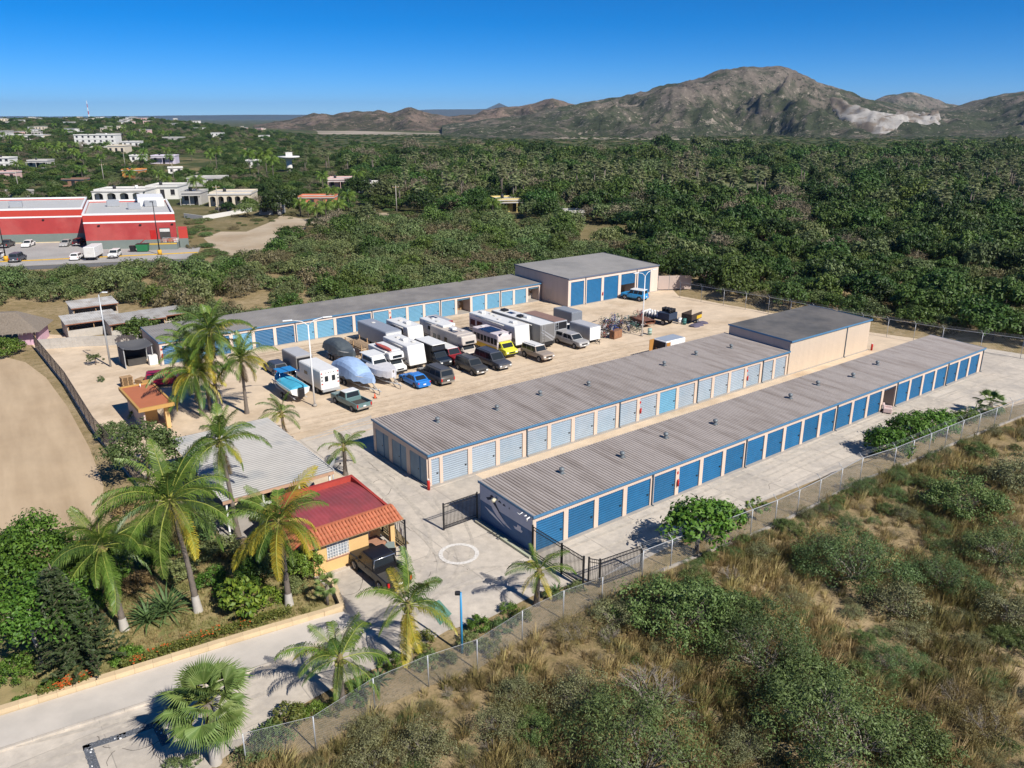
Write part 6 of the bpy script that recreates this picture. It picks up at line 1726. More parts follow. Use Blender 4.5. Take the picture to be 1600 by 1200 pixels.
# ---- campers, motor homes, trailers, boats
def wbox(root, face, q): pass
def rv(name, label, cpx, L, W, H, m, front='near', z0=.55, wheels=(-.08, .06), wr=.36, roofm=None, taper=None, windows=(), endwin=None, stripe=None, roofstuff=(), tongue=None, cat='camper', skirt=None, rot=0, r=.12, door=None, group=None, c=None, rz=None):
    if c is None: c, rz = spot(cpx, L, W, front, rot)
    e = empty(name, c, rz, label, cat, group); w = W / 2
    rounded(-L / 2, L / 2, -w, w, z0, H, r, 2, taper).build('body', m, e)
    if cat in ('camper', 'motor home'):
        for s in (-1, 1):
            mb = MB(); mb.tube([(-.34 * L, s * (w + .06), H - .28), (.26 * L, s * (w + .06), H - .28)], .06, 6); mb.build('awning', m_offwh, e)
            MB().box(-L / 2 + .25, L / 2 - .25, min(s * w, s * (w + .008)), max(s * w, s * (w + .008)), z0 + .13, z0 + .34).build('skirt_band', m_rvg, e)
        mb = MB()
        for k in range(6): mb.tube([(-L / 2 - .06, w * .45, z0 + .35 + k * .36), (-L / 2 - .06, w * .8, z0 + .35 + k * .36)], .018, 4)
        for y_ in (.45, .8): mb.tube([(-L / 2 - .06, w * y_, z0 + .2), (-L / 2 - .06, w * y_, H + .1)], .022, 5)
        mb.build('ladder', m_galv, e)
    if roofm: rounded(-L / 2 + .12, L / 2 - .12, -w + .1, w - .1, H - .02, H + .03, .012, 1).build('roof', roofm, e)
    for fx in wheels:
        for s in (-1, 1): wheel(e, fx * L, s * (w - .14), wr)
    MB().box(-L / 2 + .2, L / 2 - .2, -w + .2, w - .2, z0 - .2, z0 + .02).build('chassis', m_black, e)
    for s in (-1, 1):
        for a, b, z1, z2 in windows: MB().box(a * L, b * L, min(s * w, s * (w + .012)) - .002, max(s * w, s * (w + .012)), z1, z2).build('side_window', m_glass, e)
        for a, b, z1, z2, mm in (stripe or ()): MB().box(a * L, b * L, min(s * w, s * (w + .006)) - .002, max(s * w, s * (w + .006)), z1, z2).build('stripe', mm, e)
    if door:
        MB().box(door * L - .33, door * L + .33, -w - .02, -w, z0 + .05, z0 + 1.85).build('door', m, e) if True else None
        MB().box(door * L - .33, door * L + .33, w, w + .02, z0 + .05, z0 + 1.85).build('door', m, e)
    for x_, (y1, y2, z1, z2), mm, nm in (endwin or ()):
        s = 1 if x_ > 0 else -1
        MB().box(x_ * L - (.015 if s < 0 else -.0), x_ * L + (.015 if s > 0 else 0), y1, y2, z1, z2).build(nm, mm, e)
    for nm, x, y, lx, ly, lz, mm in roofstuff: rounded(x * L - lx / 2, x * L + lx / 2, y - ly / 2, y + ly / 2, H + .02, H + .02 + lz, min(.05, lz * .4), 1).build(nm, mm, e)
    if tongue:
        s = 1 if tongue > 0 else -1; x0 = s * L / 2; mb = MB(); mb.tube([(x0 - s * .3, -.5, z0 - .12), (x0 + tongue, 0, z0 - .1)], .05, 5); mb.tube([(x0 - s * .3, .5, z0 - .12), (x0 + tongue, 0, z0 - .1)], .05, 5); mb.tube([(x0 + tongue * .85, 0, 0), (x0 + tongue * .85, 0, z0 + .2)], .04, 6); mb.build('hitch', m_black, e)
    return e
m_rvw = mat('camper_white', (.70, .69, .66), .4, .06, 2, streak=True); m_rvg = mat('camper_grey', (.22, .23, .26), .45, .08, 2); m_rvb = mat('camper_beige', (.50, .44, .38), .45, .08, 2); m_alum = mat('aluminium_skin', (.42, .43, .45), .4, .08, 2, metal=.4); m_solar = glassmat('solar_panel', (.02, .025, .05), .15)
AC = lambda x, y=0: ('roof_air_conditioner', x, y, .9, .7, .28, m_rvw); HATCH = lambda x, y=0: ('roof_hatch', x, y, .5, .5, .1, m_offwh); SOL = lambda x, y=0, lx=1.2, ly=.8: ('solar_panel', x, y, lx, ly, .04, m_solar); DARKB = lambda x, y=0: ('roof_air_conditioner', x, y, 1.0, .8, .3, m_black)
# white ambulance style box truck
e = rv('box_truck', 'white box truck with small square rear windows beside the blue boat', (502, 619), 5.6, 2.25, 2.75, m_rvw, 'away', .6, (-.3, .36), .38, m_rvw, windows=((.1, .25, 1.6, 2.0),), cat='truck', rot=.02)
for s in (-1, 1):
    MB().box(-2.815, -2.8, s * .42 - .2, s * .42 + .2, 1.55, 2.15).build('rear_window', m_glass, e)
    for z in (1.25, 1.65, 2.05, 2.45): MB().box(-2.82, -2.8, s * .95 - .08, s * .95 + .08, z, z + .13).build('marker_light', m_tail if z > 2.2 or z < 1.4 else m_black, e)
for k in range(4): MB().box(-2.82, -2.8, -.5 + k * .3, -.4 + k * .3, 2.5, 2.58).build('marker_light', m_black, e)
MB().box(-3.05, -2.8, -1.05, 1.05, .45, .7).build('rear_step', m_galv, e)
rounded(2.75, 4.1, -.98, .98, .55, 1.35, .12).build('cab_nose', m_rvw, e)
rv('cargo_trailer', 'dark grey enclosed cargo trailer with black rear doors', (465, 590), 4.4, 2.1, 2.5, mat('warm_grey_panel', (.27, .25, .235), .5, .08), 'away', .5, (-.1, .06), .34, mat('pale_grey_roof', (.42, .42, .43), .5, .06), endwin=((-.5, (-.95, .95, .6, 2.3), m_black, 'rear_door'),), tongue=1.0, cat='trailer')
rv('cargo_trailer', 'long grey box trailer with white near end behind the pallets', (604, 552), 8.0, 2.4, 2.75, mat('blue_grey_panel', (.24, .26, .30), .5, .06), 'near', .6, (-.12, .02), .38, mat('grey_trailer_roof', (.27, .29, .33), .5, .06), endwin=((.5, (-1.1, 1.1, .75, 2.6), m_rvw, 'front_panel'),), roofstuff=(HATCH(-.2),), cat='trailer')
rv('travel_trailer', 'white travel trailer with sloped white nose behind the blue coupe', (641, 580), 6.6, 2.4, 2.95, m_rvw, 'near', .6, (-.08, .05), .36, None, taper=lambda x, y, z: (x - (.55 if x > 0 and z > 2 else 0), y, z), windows=((-.3, -.12, 1.6, 2.3), (.05, .16, 1.6, 2.3)), stripe=((-.46, .4, 1.2, 1.5, m_rvg),), roofstuff=(AC(.0), HATCH(-.25), HATCH(.2, .5)), tongue=1.1, door=.3)
rv('travel_trailer', 'white trailer with roof hatch in the second rank behind the nosed one', (640, 545), 6.2, 2.4, 2.8, m_rvw, 'near', .6, (-.08, .05), .36, None, taper=lambda x, y, z: (x - (.4 if x > 0 and z > 2 else 0), y, z), windows=((-.3, -.1, 1.7, 2.3), (.1, .25, 1.7, 2.3)), stripe=((-.46, .4, .9, 1.6, m_rvg),), roofstuff=(AC(.1), HATCH(-.2)))
rv('truck_camper', 'white camper with dark rear window in the second rank', (690, 541), 5.6, 2.3, 2.85, m_rvw, 'away', .65, (-.25, .3), .36, None, windows=((-.2, .1, 1.7, 2.2),), endwin=((-.5, (-.75, .75, 1.85, 2.45), m_glass, 'rear_window'),), roofstuff=(HATCH(.2), HATCH(-.1, .3), SOL(.3, -.4)))
# small motor home with cab over and red kayak
def motorhome(name, label, cpx, L, W, H, m, nose=1.35, over=1.1, wr=.36, stripe=None, win=(), roofstuff=(), nosem=None, rot=0, cabwin=True):
    c, rz = spot(cpx, L, W, 'near', rot); e = empty(name, c, rz, label, 'motor home'); w = W / 2
    xb = L / 2 - nose
    rounded(-L / 2, xb - .35, -w, w, .5, H, .1).build('body', m, e)
    rounded(xb - .6, xb - .36 + over, -w + .02, w - .02, 1.85, H - .06, .16, 2, taper=lambda x, y, z: (x - (.25 if x > xb and z > 2.4 else 0), y * (.94 if x > xb else 1), z)).build('cab_over', m, e)
    nm = nosem or m
    secs = []
    for x, zt, k in ((xb - .36, 1.84, .88), (xb + .1, 1.75, .88), (xb + .55, 1.2, .86), (L / 2 - .12, 1.05, .84), (L / 2, .85, .8)): secs.append([(x, y * w * k, z) for y, z in ((-.95, .42), (-1, .8), (-.97, min(zt, 1.15) - .02), (-.86, zt), (.86, zt), (.97, min(zt, 1.15) - .02), (1, .8), (.95, .42))])
    loft(secs).build('cab', nm, e)
    q = (Vector((xb + .56, -w * .72, 1.21)), Vector((xb + .56, w * .72, 1.21)), Vector((xb + .1, w * .74, 1.74)), Vector((xb + .1, -w * .74, 1.74)))
    patch(q, .03, .97, .05, .95, .015).build('windshield', m_glass, e)
    for s in (-1, 1):
        MB().box(xb - .25, xb + .15, s * w * .88 - .01, s * w * .88 + .01, 1.2, 1.66).build('cab_window', m_glass, e)
        MB().box(L / 2 - .06, L / 2 + .02, s * w * .6 - .14, s * w * .6 + .14, .68, .85).build('headlight', m_lampw, e)
        MB().box(xb + .25, xb + .4, s * w * 1.02 - .1, s * w * 1.02 + .1, 1.25, 1.5).build('mirror', m_black, e)
        for fx in (-.24 * L, xb + .35): wheel(e, fx, s * (w - .16), wr)
        for a, b, z1, z2 in win: MB().box(a * L, b * L, min(s * w, s * (w + .014)), max(s * w, s * (w + .014)), z1, z2).build('side_window', m_glass, e)
        for a, b, z1, z2, mm in (stripe or ()): MB().box(a * L, b * L, min(s * w, s * (w + .006)), max(s * w, s * (w + .006)), z1, z2).build('stripe', mm, e)
    MB().box(L / 2 - .03, L / 2 + .08, -w * .8, w * .8, .38, .58).build('bumper', m_black, e); MB().box(L / 2 - .02, L / 2 + .025, -w * .4, w * .4, .66, .84).build('grille', m_black, e)
    if cabwin: MB().box(xb - .36 + over - .02, xb - .36 + over + .015, -w * .55, w * .55, 2.05, 2.35).build('cab_over_window', m_glass, e)
    for nm_, x, y, lx, ly, lz, mm in roofstuff: rounded(x * L - lx / 2, x * L + lx / 2, y - ly / 2, y + ly / 2, H, H + lz, min(.05, lz * .4), 1).build(nm_, mm, e)
    return e
motorhome('motor_home', 'small white motor home with a red kayak on its roof', (614, 589), 6.0, 2.15, 2.7, m_rvw, win=((-.35, -.1, 1.5, 2.0),), roofstuff=(HATCH(-.3),))
kc, krz = spot((614, 589), 6.0, 2.15, 'near'); ks = []
for t in range(9):
    x = -2 + t * .5; k = math.sin(PI * t / 8) ** .6; ks.append([(x, -.34 * k - .01, 2.98), (x, -.2 * k - .01, 2.78), (x, .2 * k + .01, 2.78), (x, .34 * k + .01, 2.98), (x, 0, 3.04)])
ko = loft(ks, True, 0, True).build('kayak', mat('salmon_red_plastic', (.48, .10, .07), .5, .08), None, kc + Vector((0, 0, 0)) - U_ * .55, (0, 0, krz)); tag(ko, 'salmon red kayak lying on the small motor home roof', 'kayak')
motorhome('motor_home', 'large beige motor home with cab over bed in the second rank', (727, 565), 8.2, 2.4, 3.05, m_rvb, win=((-.42, -.33, 1.5, 2.15), (-.28, -.2, 1.5, 2.15), (-.08, .0, 1.2, 2.2)), stripe=((-.49, .2, .7, 1.3, mat('brown_band', (.27, .20, .16), .5, .05)),), roofstuff=(AC(-.05), HATCH(.12, .5), SOL(.05, -.5, 1.4, .7), ('roof_box', -.3, 0, 1.6, 1.4, .3, m_rvw)), nosem=m_rvb)
# dark overland camper van
motorhome('camper_truck', 'black overland camper truck with white roof deck and solar panel', (686, 578), 5.8, 2.1, 2.65, p_black, 1.5, .45, .42, roofstuff=(('roof_deck', -.1, 0, 4.2, 2.05, .12, m_rvw), SOL(-.12, 0, 1.4, .9), HATCH(.12, .4)), nosem=paint('dark_navy_paint', (.012, .02, .035)), cabwin=False)
# shuttle bus
e = motorhome('shuttle_bus', 'pale pink shuttle bus with yellow nose and lower panels', (789, 562), 7.2, 2.3, 2.85, mat('pale_pink_panel', (.62, .54, .54), .45, .05), 1.3, .15, .38, stripe=((-.49, .26, .55, 1.15, mat('bus_yellow', (.62, .42, .02), .4, .06)),), nosem=mat('lemon_yellow_paint', (.62, .60, .04), .35, .05), roofstuff=(('solar_panel', -.12, .3, 2.6, 1.1, .05, m_solar), ('solar_panel', -.12, -.75, 2.6, .9, .05, m_solar), HATCH(-.4), HATCH(.22)), win=tuple((-.45 + k * .105, -.365 + k * .105, 1.45, 2.25) for k in range(7)), cabwin=False)
for s in (-1, 1): MB().box(2.0, 2.3, s * .8 - .14, s * .8 + .14, 2.86, 2.96).build('roof_marker', m_black, e)
# long white fifth wheel and grey coach
rv('fifth_wheel_trailer', 'long white fifth wheel trailer behind the shuttle bus', (806, 548), 10.8, 2.45, 3.15, m_rvw, 'near', .65, (-.2, -.1), .38, None, taper=lambda x, y, z: (x - (.25 if x > 0 and z > 2 else 0), y, z), windows=((-.47, -.36, 1.5, 2.3), (-.32, -.2, 1.6, 2.3), (-.05, .06, 1.7, 2.3), (.25, .33, 1.9, 2.4)), stripe=((-.49, .49, 1.1, 1.6, m_rvg), (-.49, .2, 1.6, 2.5, mat('lilac_grey_panel', (.40, .40, .46), .5, .05))), roofstuff=(AC(-.36), HATCH(-.12, .3), AC(.3), HATCH(.05, -.4), HATCH(-.25, .6)))
e = rv('coach_motor_home', 'grey swirled coach style motor home, longest beside the fifth wheel', (844, 547), 11.0, 2.5, 3.3, mat('coach_grey_paint', (.17, .165, .16), .35, .06), 'away', .45, (-.3, .34), .46, m_rvw, windows=((-.1, .05, 1.9, 2.5), (.15, .3, 1.9, 2.5), (.36, .47, 1.8, 2.7)), roofstuff=(DARKB(.36), SOL(.22), HATCH(.05), AC(-.1), DARKB(-.02, .4)), cat='motor home')
for k, (a, b) in enumerate((((-1.1, 1.2), (.9, 2.6)), ((-.9, .9), (1.1, 2.35)))): 
    mb = MB(); mb.hexa([(-5.515, a[0], a[1]), (-5.5, a[0], a[1]), (-5.5, a[0], a[1] + .25), (-5.515, a[0], a[1] + .25), (-5.515, b[0], b[1]), (-5.5, b[0], b[1]), (-5.5, b[0], b[1] + .12), (-5.515, b[0], b[1] + .12)]); mb.build('swoosh', m_alum, e)
MB().box(-5.52, -5.5, -1.1, 1.1, .5, .95).build('engine_grille', m_black, e)
e = rv('camper_trailer', 'brown roofed camper trailer with dark upper end beside the grey coach', (866, 536), 7.0, 2.3, 2.9, m_alum, 'away', .6, (-.08, .05), .36, mat('brown_roof_skin', (.24, .15, .12), .7, .12), windows=((-.3, -.1, 1.6, 2.2),), endwin=((-.5, (-1.0, 1.0, 1.8, 2.75), m_black, 'rear_shade'), (-.5, (.1, .5, 1.1, 1.5), mat('blue_sticker', (.05, .3, .6), .5, .05), 'blue_panel')))
rv('cargo_trailer', 'white enclosed cargo trailer with grey side next to the scrap pile', (921, 538), 4.2, 2.0, 2.35, m_alum, 'near', .45, (-.06, .08), .33, mat('pale_grey_roof', (.42, .42, .43), .5, .06), endwin=((.5, (-.95, .95, .5, 2.25), m_white, 'front_panel'),), tongue=1.0, cat='trailer')
rv('cargo_trailer', 'blue grey trailer box behind the orange tarpaulin', (893, 512), 4.2, 2.1, 2.2, mat('slate_trailer_panel', (.17, .19, .22), .5, .08), 'near', .4, (-.06, .08), .33, mat('slate_roof_skin', (.24, .26, .29), .5, .08), cat='trailer')
rv('trailer', 'dark red trailer with grey roof at the back of the campers', (690, 524), 4.5, 2.0, 1.9, p_red, 'near', .4, (-.06, .08), .33, mat('grey_skin', (.35, .35, .37), .5, .06), cat='trailer')
# orange tarpaulin heap
ot = P(893, 519); mb = MB()
bm = bmesh.new(); bmesh.ops.create_icosphere(bm, subdivisions=3, radius=1)
for v in bm.verts:
    q = 1 + .25 * noise.noise(v.co * 2.3); v.co = Vector((v.co.x * 1.3 * q, v.co.y * 1.0 * q, max(0, v.co.z * 1.25 * q)))
bm.verts.index_update(); mb.add([v.co[:] for v in bm.verts], [[v.index for v in f.verts] for f in bm.faces]); bm.free()
tag(mb.build('tarpaulin_heap', mat('orange_tarpaulin', (.48, .13, .05), .6, .2, 2, bump=.3, bscale=4), None, ot), 'crumpled orange tarpaulin over a heap before the slate trailer', 'tarpaulin')

# white box trailer with open orange doors near the middle row roof
e = rv('box_trailer', 'white box trailer with open end and orange inner doors', None, 3.6, 2.15, 2.65, m_white, c=UV(43.75, 26.75), rz=UA, z0=.5, wheels=(-.05, .1), wr=.33, roofm=mat('blue_grey_roof_skin', (.30, .34, .40), .5, .05), cat='trailer')
MB().box(-1.815, -1.8, -.98, .98, .6, 2.5).build('open_end', m_dark, e)
MB().box(-2.6, -1.82, .98, 1.03, .55, 2.6).build('end_door', mat('orange_door_skin', (.42, .20, .05), .6, .08), e)
MB().box(-1.75, -1.05, -1.11, -1.08, .6, 2.5).build('side_door', mat('orange_door_skin', (.42, .20, .05)), e)
for k in range(4): MB().box(-1.95, -1.83, -.2 + (k % 2) * .4, .12 + (k % 2) * .4, .65 + (k // 2) * .5, 1.1 + (k // 2) * .5).build('crate', m_wood, e)

# ---- boats
def hull(L, W, H, z0, flare=.85, n_=12):
    secs = []
    for i in range(n_ + 1):
        t = i / n_; x = -L / 2 + L * t; k = (1 - max(0, (t - .45) / .55) ** 2.2) ** .8 if t > .45 else 1.0; k = max(k, .02); sh = z0 + H * (1 + .22 * max(0, t - .5) ** 1.3); kl = z0 + H * .9 * max(0, (t - .7) / .3) ** 2
        secs.append([(x, -W / 2 * k, sh), (x, -W / 2 * k * flare, (sh + kl) / 2 - .05), (x, -W * .03 * k, kl), (x, W * .03 * k, kl), (x, W / 2 * k * flare, (sh + kl) / 2 - .05), (x, W / 2 * k, sh)])
    return loft(secs, True, 0, False)
def boat_trailer(e, L, W, axle=-.15, tongue=1.6):
    mb = MB()
    for s in (-1, 1): mb.tube([(-L / 2, s * W * .32, .5), (L * .3, s * W * .3, .5), (L / 2 + tongue * .6, 0, .48)], .05, 5)
    for x in (-.4, -.1, .2): mb.tube([(x * L, -W * .32, .5), (x * L, W * .32, .5)], .04, 5)
    mb.tube([(L / 2 - .2, 0, .5), (L / 2 + tongue, 0, .48)], .06, 6); mb.tube([(L / 2 + .1, 0, .5), (L / 2 + .1, 0, 1.2)], .05, 6); mb.tube([(L / 2 + tongue - .35, 0, .0), (L / 2 + tongue - .35, 0, .75)], .04, 6)
    mb.build('trailer_frame', m_galv, e)
    for fx in (axle - .06, axle + .06):
        for s in (-1, 1): wheel(e, fx * L, s * (W * .5 - .02), .33, .2)
# turquoise boat with bimini
c, rz = spot((458, 634), 7.4, 2.2, 'away'); e = empty('boat', c, rz, 'turquoise covered boat with blue sunshade on a trailer', 'boat'); m_turq = mat('turquoise_canvas', (.06, .36, .52), .7, .1, 2, bump=.2, bscale=4)
hull(6.6, 2.2, .95, .65).build('hull', m_rvw, e)
cv = []
for i in range(9):
    t = i / 8; x = -3.2 + 6.2 * t; k = 1 if t < .5 else max(.08, (1 - ((t - .45) / .56) ** 2.2)) ** .8; zt = 1.68 + .18 * max(0, t - .5); hh = .35 + .1 * math.sin(t * 9); cv.append([(x, -1.16 * k, zt - .16), (x, -.8 * k, zt + .1), (x, 0, zt + hh * .8), (x, .8 * k, zt + .1), (x, 1.16 * k, zt - .16)])
loft(cv).build('cover', m_turq, e)
bi = MB(); bi.box(-.3, 1.5, -.95, .95, 2.75, 2.8)
bi.build('sunshade', mat('royal_blue_canvas', (.02, .2, .48), .7, .08), e)
for x in (-.2, 1.4):
    for s in (-1, 1): mb = MB(); mb.tube([(x, s * .95, 1.6), (x, s * .92, 2.75)], .025, 5); mb.build('sunshade_pole', m_chrome, e)
rounded(-3.75, -3.3, -.3, .3, .7, 1.75, .1).build('outboard_motor', m_black, e); boat_trailer(e, 6.6, 2.1)
# tarpaulin covered boats
def covered(label, cpx, L, W, H, m, rot=0, front='near', hm=m_rvw, group=None):
    c, rz = spot(cpx, L, W, front, rot); e = empty('boat', c, rz, label, 'boat'); hull(L, W, 1.0, .6).build('hull', hm, e)
    n_, k_ = 16, 15; secs = []
    for i in range(n_ + 1):
        t = i / n_; x = -L / 2 - .1 + (L + .2) * t; k = 1.04 if t < .45 else max(.06, 1 - ((t - .45) / .57) ** 2.2) ** .8 * 1.04; top = 1.7 + (H - 1.7) * (math.sin(PI * min(1, t * 1.15 + .12)) ** .7 if t < .75 else math.sin(PI * min(1, .75 * 1.15 + .12)) ** .7 * (1 - (t - .75) * 1.2)); s = []
        for j in range(k_):
            a = -1 + 2 * j / (k_ - 1); y = a * W / 2 * k * 1.08; z = 1.05 + (top - 1.05) * (1 - abs(a) ** 8) * (1 - .22 * abs(a) ** 1.5) + .09 * noise.noise(Vector((x * 1.6, y * 2.2, L)))
            if abs(a) > .99: z = 1.05 + .12 * math.sin(i * 2.1 + j)
            s.append((x, y, max(z, .9)))
        secs.append(s)
    loft(secs).build('tarpaulin', m, e); boat_trailer(e, L, W); return e
covered('light blue tarpaulin covered boat on a trailer beside the box truck', (566, 617), 7.2, 2.5, 2.9, mat('light_blue_tarpaulin', (.30, .42, .62), .55, .08, 2, bump=.5, bscale=3), .05)
covered('charcoal tarpaulin covered boat behind the light blue one', (540, 574), 6.2, 2.3, 2.6, mat('charcoal_tarpaulin', (.07, .085, .095), .6, .1, 2, bump=.4, bscale=3))
c, rz = spot((602, 608), 7.0, 2.5, 'near', .02); e = empty('boat', c, rz, 'white cabin cruiser with draped white skirt on a trailer', 'boat')
hull(6.6, 2.5, 1.15, .65).build('hull', mat('grey_brown_hull', (.25, .22, .19), .5, .08), e)
sk_ = []
for i in range(11):
    t = i / 10; x = -1.2 + 4.4 * t; k = 1.06 if t < .3 else max(.1, 1 - ((t - .3) / .74) ** 2.3) ** .8 * 1.06; q = .07 * math.sin(i * 2.6); sk_.append([(x, -1.27 * k, 1.0 + q), (x, -1.25 * k, 1.75), (x, -.9 * k, 2.02), (x, .9 * k, 2.02), (x, 1.25 * k, 1.75), (x, 1.27 * k, 1.0 - q)])
loft(sk_).build('draped_skirt', mat('white_sheet', (.55, .54, .56), .8, .1, 2, bump=.5, bscale=5), e)
rounded(-2.6, .3, -.95, .95, 1.9, 2.75, .12, 2, taper=lambda x, y, z: (x - (.45 if x > 0 and z > 2.3 else 0), y * (.86 if z > 2.3 else 1), z)).build('cabin', m_rvw, e)
for s in (-1, 1): MB().hexa([(-2.2, s * .93, 2.2), (-.1, s * .93, 2.2), (-.1, s * .96, 2.2), (-2.2, s * .96, 2.2), (-2.2, s * .86, 2.6), (-.3, s * .86, 2.6), (-.3, s * .9, 2.6), (-2.2, s * .9, 2.6)]).build('cabin_window', m_glass, e)
MB().hexa([(.24, -.8, 2.08), (.3, -.8, 2.08), (.3, .8, 2.08), (.24, .8, 2.08), (-.2, -.72, 2.62), (-.14, -.72, 2.62), (-.14, .72, 2.62), (-.2, .72, 2.62)]).build('windshield', m_glass, e)
rounded(-2.9, -.3, -1.0, 1.0, 2.78, 2.86, .03, 1).build('hard_top', m_rvw, e); boat_trailer(e, 6.6, 2.4)

# small yard things
o = empty('traffic_cone', P(586, 622), 0, 'orange cone at the light blue boat trailer hitch', 'cone'); mb = MB(); mb.lathe([(.16, .03), (.03, .55), (0, .56)], 10); mb.build('cone', mat('cone_orange', (.6, .09, .03), .6, .05), o); MB().box(-.2, .2, -.2, .2, 0, .03).build('base', m_black, o)
# lumber rack by the grey box trailer
c, rz = spot((566, 562), 5.0, 2.2, 'near'); e = empty('lumber_rack', c, rz, 'stack of rough planks on a timber rack behind the white cruiser', 'lumber rack'); rdl = random.Random(4)
for x in (-2.2, 0, 2.2):
    for s in (-1, 1): MB().box(x - .06, x + .06, s * 1.0 - .06, s * 1.0 + .06, 0, 1.9).build('post', m_wood, e)
    MB().box(x - .05, x + .05, -1.05, 1.05, 1.1, 1.2).build('cross_beam', m_wood, e)
for k in range(22):
    l = rdl.uniform(3.5, 5.2); y = -1 + .18 * (k % 11); z = 1.21 + .1 * (k // 11) + .0; MB().box(-l / 2, l / 2, y, y + .15, z, z + .07).build('plank', mat('weathered_plank', (.33, .23, .14), .85, .2, 3, obj_var=.3), e)
# pallets and boards by the hut
def pallet(p, rz, label, group):
    e = empty('pallet', p, rz, label, 'pallet', group)
    for k in range(7): MB().box(-.6, .6, -.5 + k * .15, -.4 + k * .15, .11, .13).build('board', m_wood, e)
    for x in (-.55, 0, .5): MB().box(x, x + .09, -.5, .5, 0, .108).build('bearer', m_wood, e)
for k in range(9):
    q = P(199, 604); pallet(Vector((q.x, q.y, k * .132)), UA + .04 * (k % 3), 'wooden pallet in the stack behind the orange roofed hut', 'pallets stacked by the hut')
for k in range(4):
    q = P(222, 598); pallet(Vector((q.x, q.y, k * .132)), UA + .5 + .05 * k, 'wooden pallet in the low stack beside the maroon suv', 'pallets in the low stack')
e = empty('chest_freezer', P(240, 569), UA, 'white chest freezer at the corner of the back row', 'freezer'); rounded(-.5, .5, -.4, .4, 0, 1.1, .04, 1).build('cabinet', m_white, e); rounded(-.51, .51, -.41, .41, 1.102, 1.2, .03, 1).build('lid', m_white, e)
# shade structure at the back row end
e = empty('shade_shelter', UV(-12.3, 63.5), UA, 'small shelter with sagging dark shade cloth beside the back row', 'shelter')
for x in (0, 3.2):
    for y in (0, 3.2): MB().box(x - .05, x + .05, y - .05, y + .05, 0, 2.6).build('post', m_galv, e)
mb = MB(); vs = []; fs = []
for i in range(7):
    for j in range(7): u, v = i / 6, j / 6; vs.append((-.2 + 3.6 * u, -.3 + 3.8 * v, 2.62 - .5 * math.sin(PI * u) * math.sin(PI * v) - (.35 * math.sin(PI * u) if j == 0 else 0)))
for i in range(6):
    for j in range(6): a = i * 7 + j; fs.append((a, a + 7, a + 8, a + 1))
mb.add(vs, fs, 0, True); mb.build('shade_cloth', mat('dark_shade_cloth', (.09, .09, .095), .9, .1), e)
mb = MB(); mb.box(.1, 3.1, 3.0, 3.06, 0, 2.3); mb.box(0.02, .08, .1, 3.0, 0, 2.2); mb.build('side_cloth', MATS['dark_shade_cloth'], e)
MB().box(.5, 2.6, 1.0, 2.6, 0, .8).build('workbench', m_dark, e)

# ---- scrap pile of bicycles and frames
_bk = []
def bike_parts():
    f = MB(); s_ = [(0, .33), (.42, .28), (.28, .75), (.85, .72), (1.02, .33)]
    for a, b in ((0, 1), (0, 2), (1, 2), (1, 3), (2, 3), (3, 4)): f.tube([(s_[a][0], 0, s_[a][1]), (s_[b][0], 0, s_[b][1])], .022, 5)
    f.tube([(.28, 0, .75), (.25, 0, .9)], .02, 4); f.box(.12, .38, -.06, .06, .88, .94); f.tube([(.85, 0, .72), (.83, 0, .98)], .02, 4); f.tube([(.83, -.28, 1.0), (.83, .28, 1.0)], .018, 4)
    w = MB()
    for k in range(14):
        a, b = 2 * PI * k / 14, 2 * PI * (k + 1) / 14; w.tube([(.33 * math.cos(a), 0, .33 * math.sin(a)), (.33 * math.cos(b), 0, .33 * math.sin(b))], .024, 4, cap=False)
    for k in range(4): a = PI * k / 4; w.tube([(.32 * math.cos(a), 0, .32 * math.sin(a)), (-.32 * math.cos(a), 0, -.32 * math.sin(a))], .005, 3, cap=False)
    return f, w
fmb, wmb = bike_parts()
wme = wmb.mesh('wheel', m_tyre); fmes = [fmb.mesh('frame', paint('bike_%s_paint' % nm, cl)) for nm, cl in (('black', (.02, .02, .025)), ('grey', (.35, .35, .36)), ('green', (.06, .16, .12)), ('red', (.3, .03, .03)), ('white', (.6, .6, .58)), ('blue', (.03, .06, .25)))]
rdb = random.Random(12)
for k in range(84):
    px = rdb.uniform(935, 1012); py = 530 - (px - 940) * .22 + rdb.uniform(-22, 2)
    lev = rdb.choice((0, 0, 0, .35, .55)); p = P(px, py); e = empty('bicycle', (p.x, p.y, lev), rdb.uniform(0, 6.28), 'scrapped bicycle in the tangled heap by the lamp post', 'bicycle', 'bicycles in the scrap heap')
    e.rotation_euler = (rdb.uniform(-.35, .35), rdb.uniform(-.12, .12), rdb.uniform(0, 6.28)) if lev == 0 else (rdb.uniform(-1.2, 1.2), rdb.uniform(-.3, .3), rdb.uniform(0, 6.28))
    link('frame', fmes[k % 6], e); link('wheel', wme, e, (0, 0, .35)); link('wheel', wme, e, (1.02, 0, .35))
e = empty('cabinet', P(962, 528), UA + .15, 'brown wooden cabinet standing at the foot of the bicycle heap', 'cabinet'); MB().box(-.9, .9, -.4, .4, .05, 1.15).build('carcass', mat('brown_cabinet', (.22, .11, .06), .7, .15), e); MB().box(-.88, -.02, -.42, -.4, .1, 1.1).build('door', mat('brown_cabinet_door', (.26, .13, .07), .7, .15), e); MB().box(.02, .88, -.42, -.4, .1, 1.1).build('door', mat('brown_cabinet_door', (.26, .13, .07)), e); MB().box(-.8, .8, -.3, .3, 0, .05).build('foot', m_dark, e)
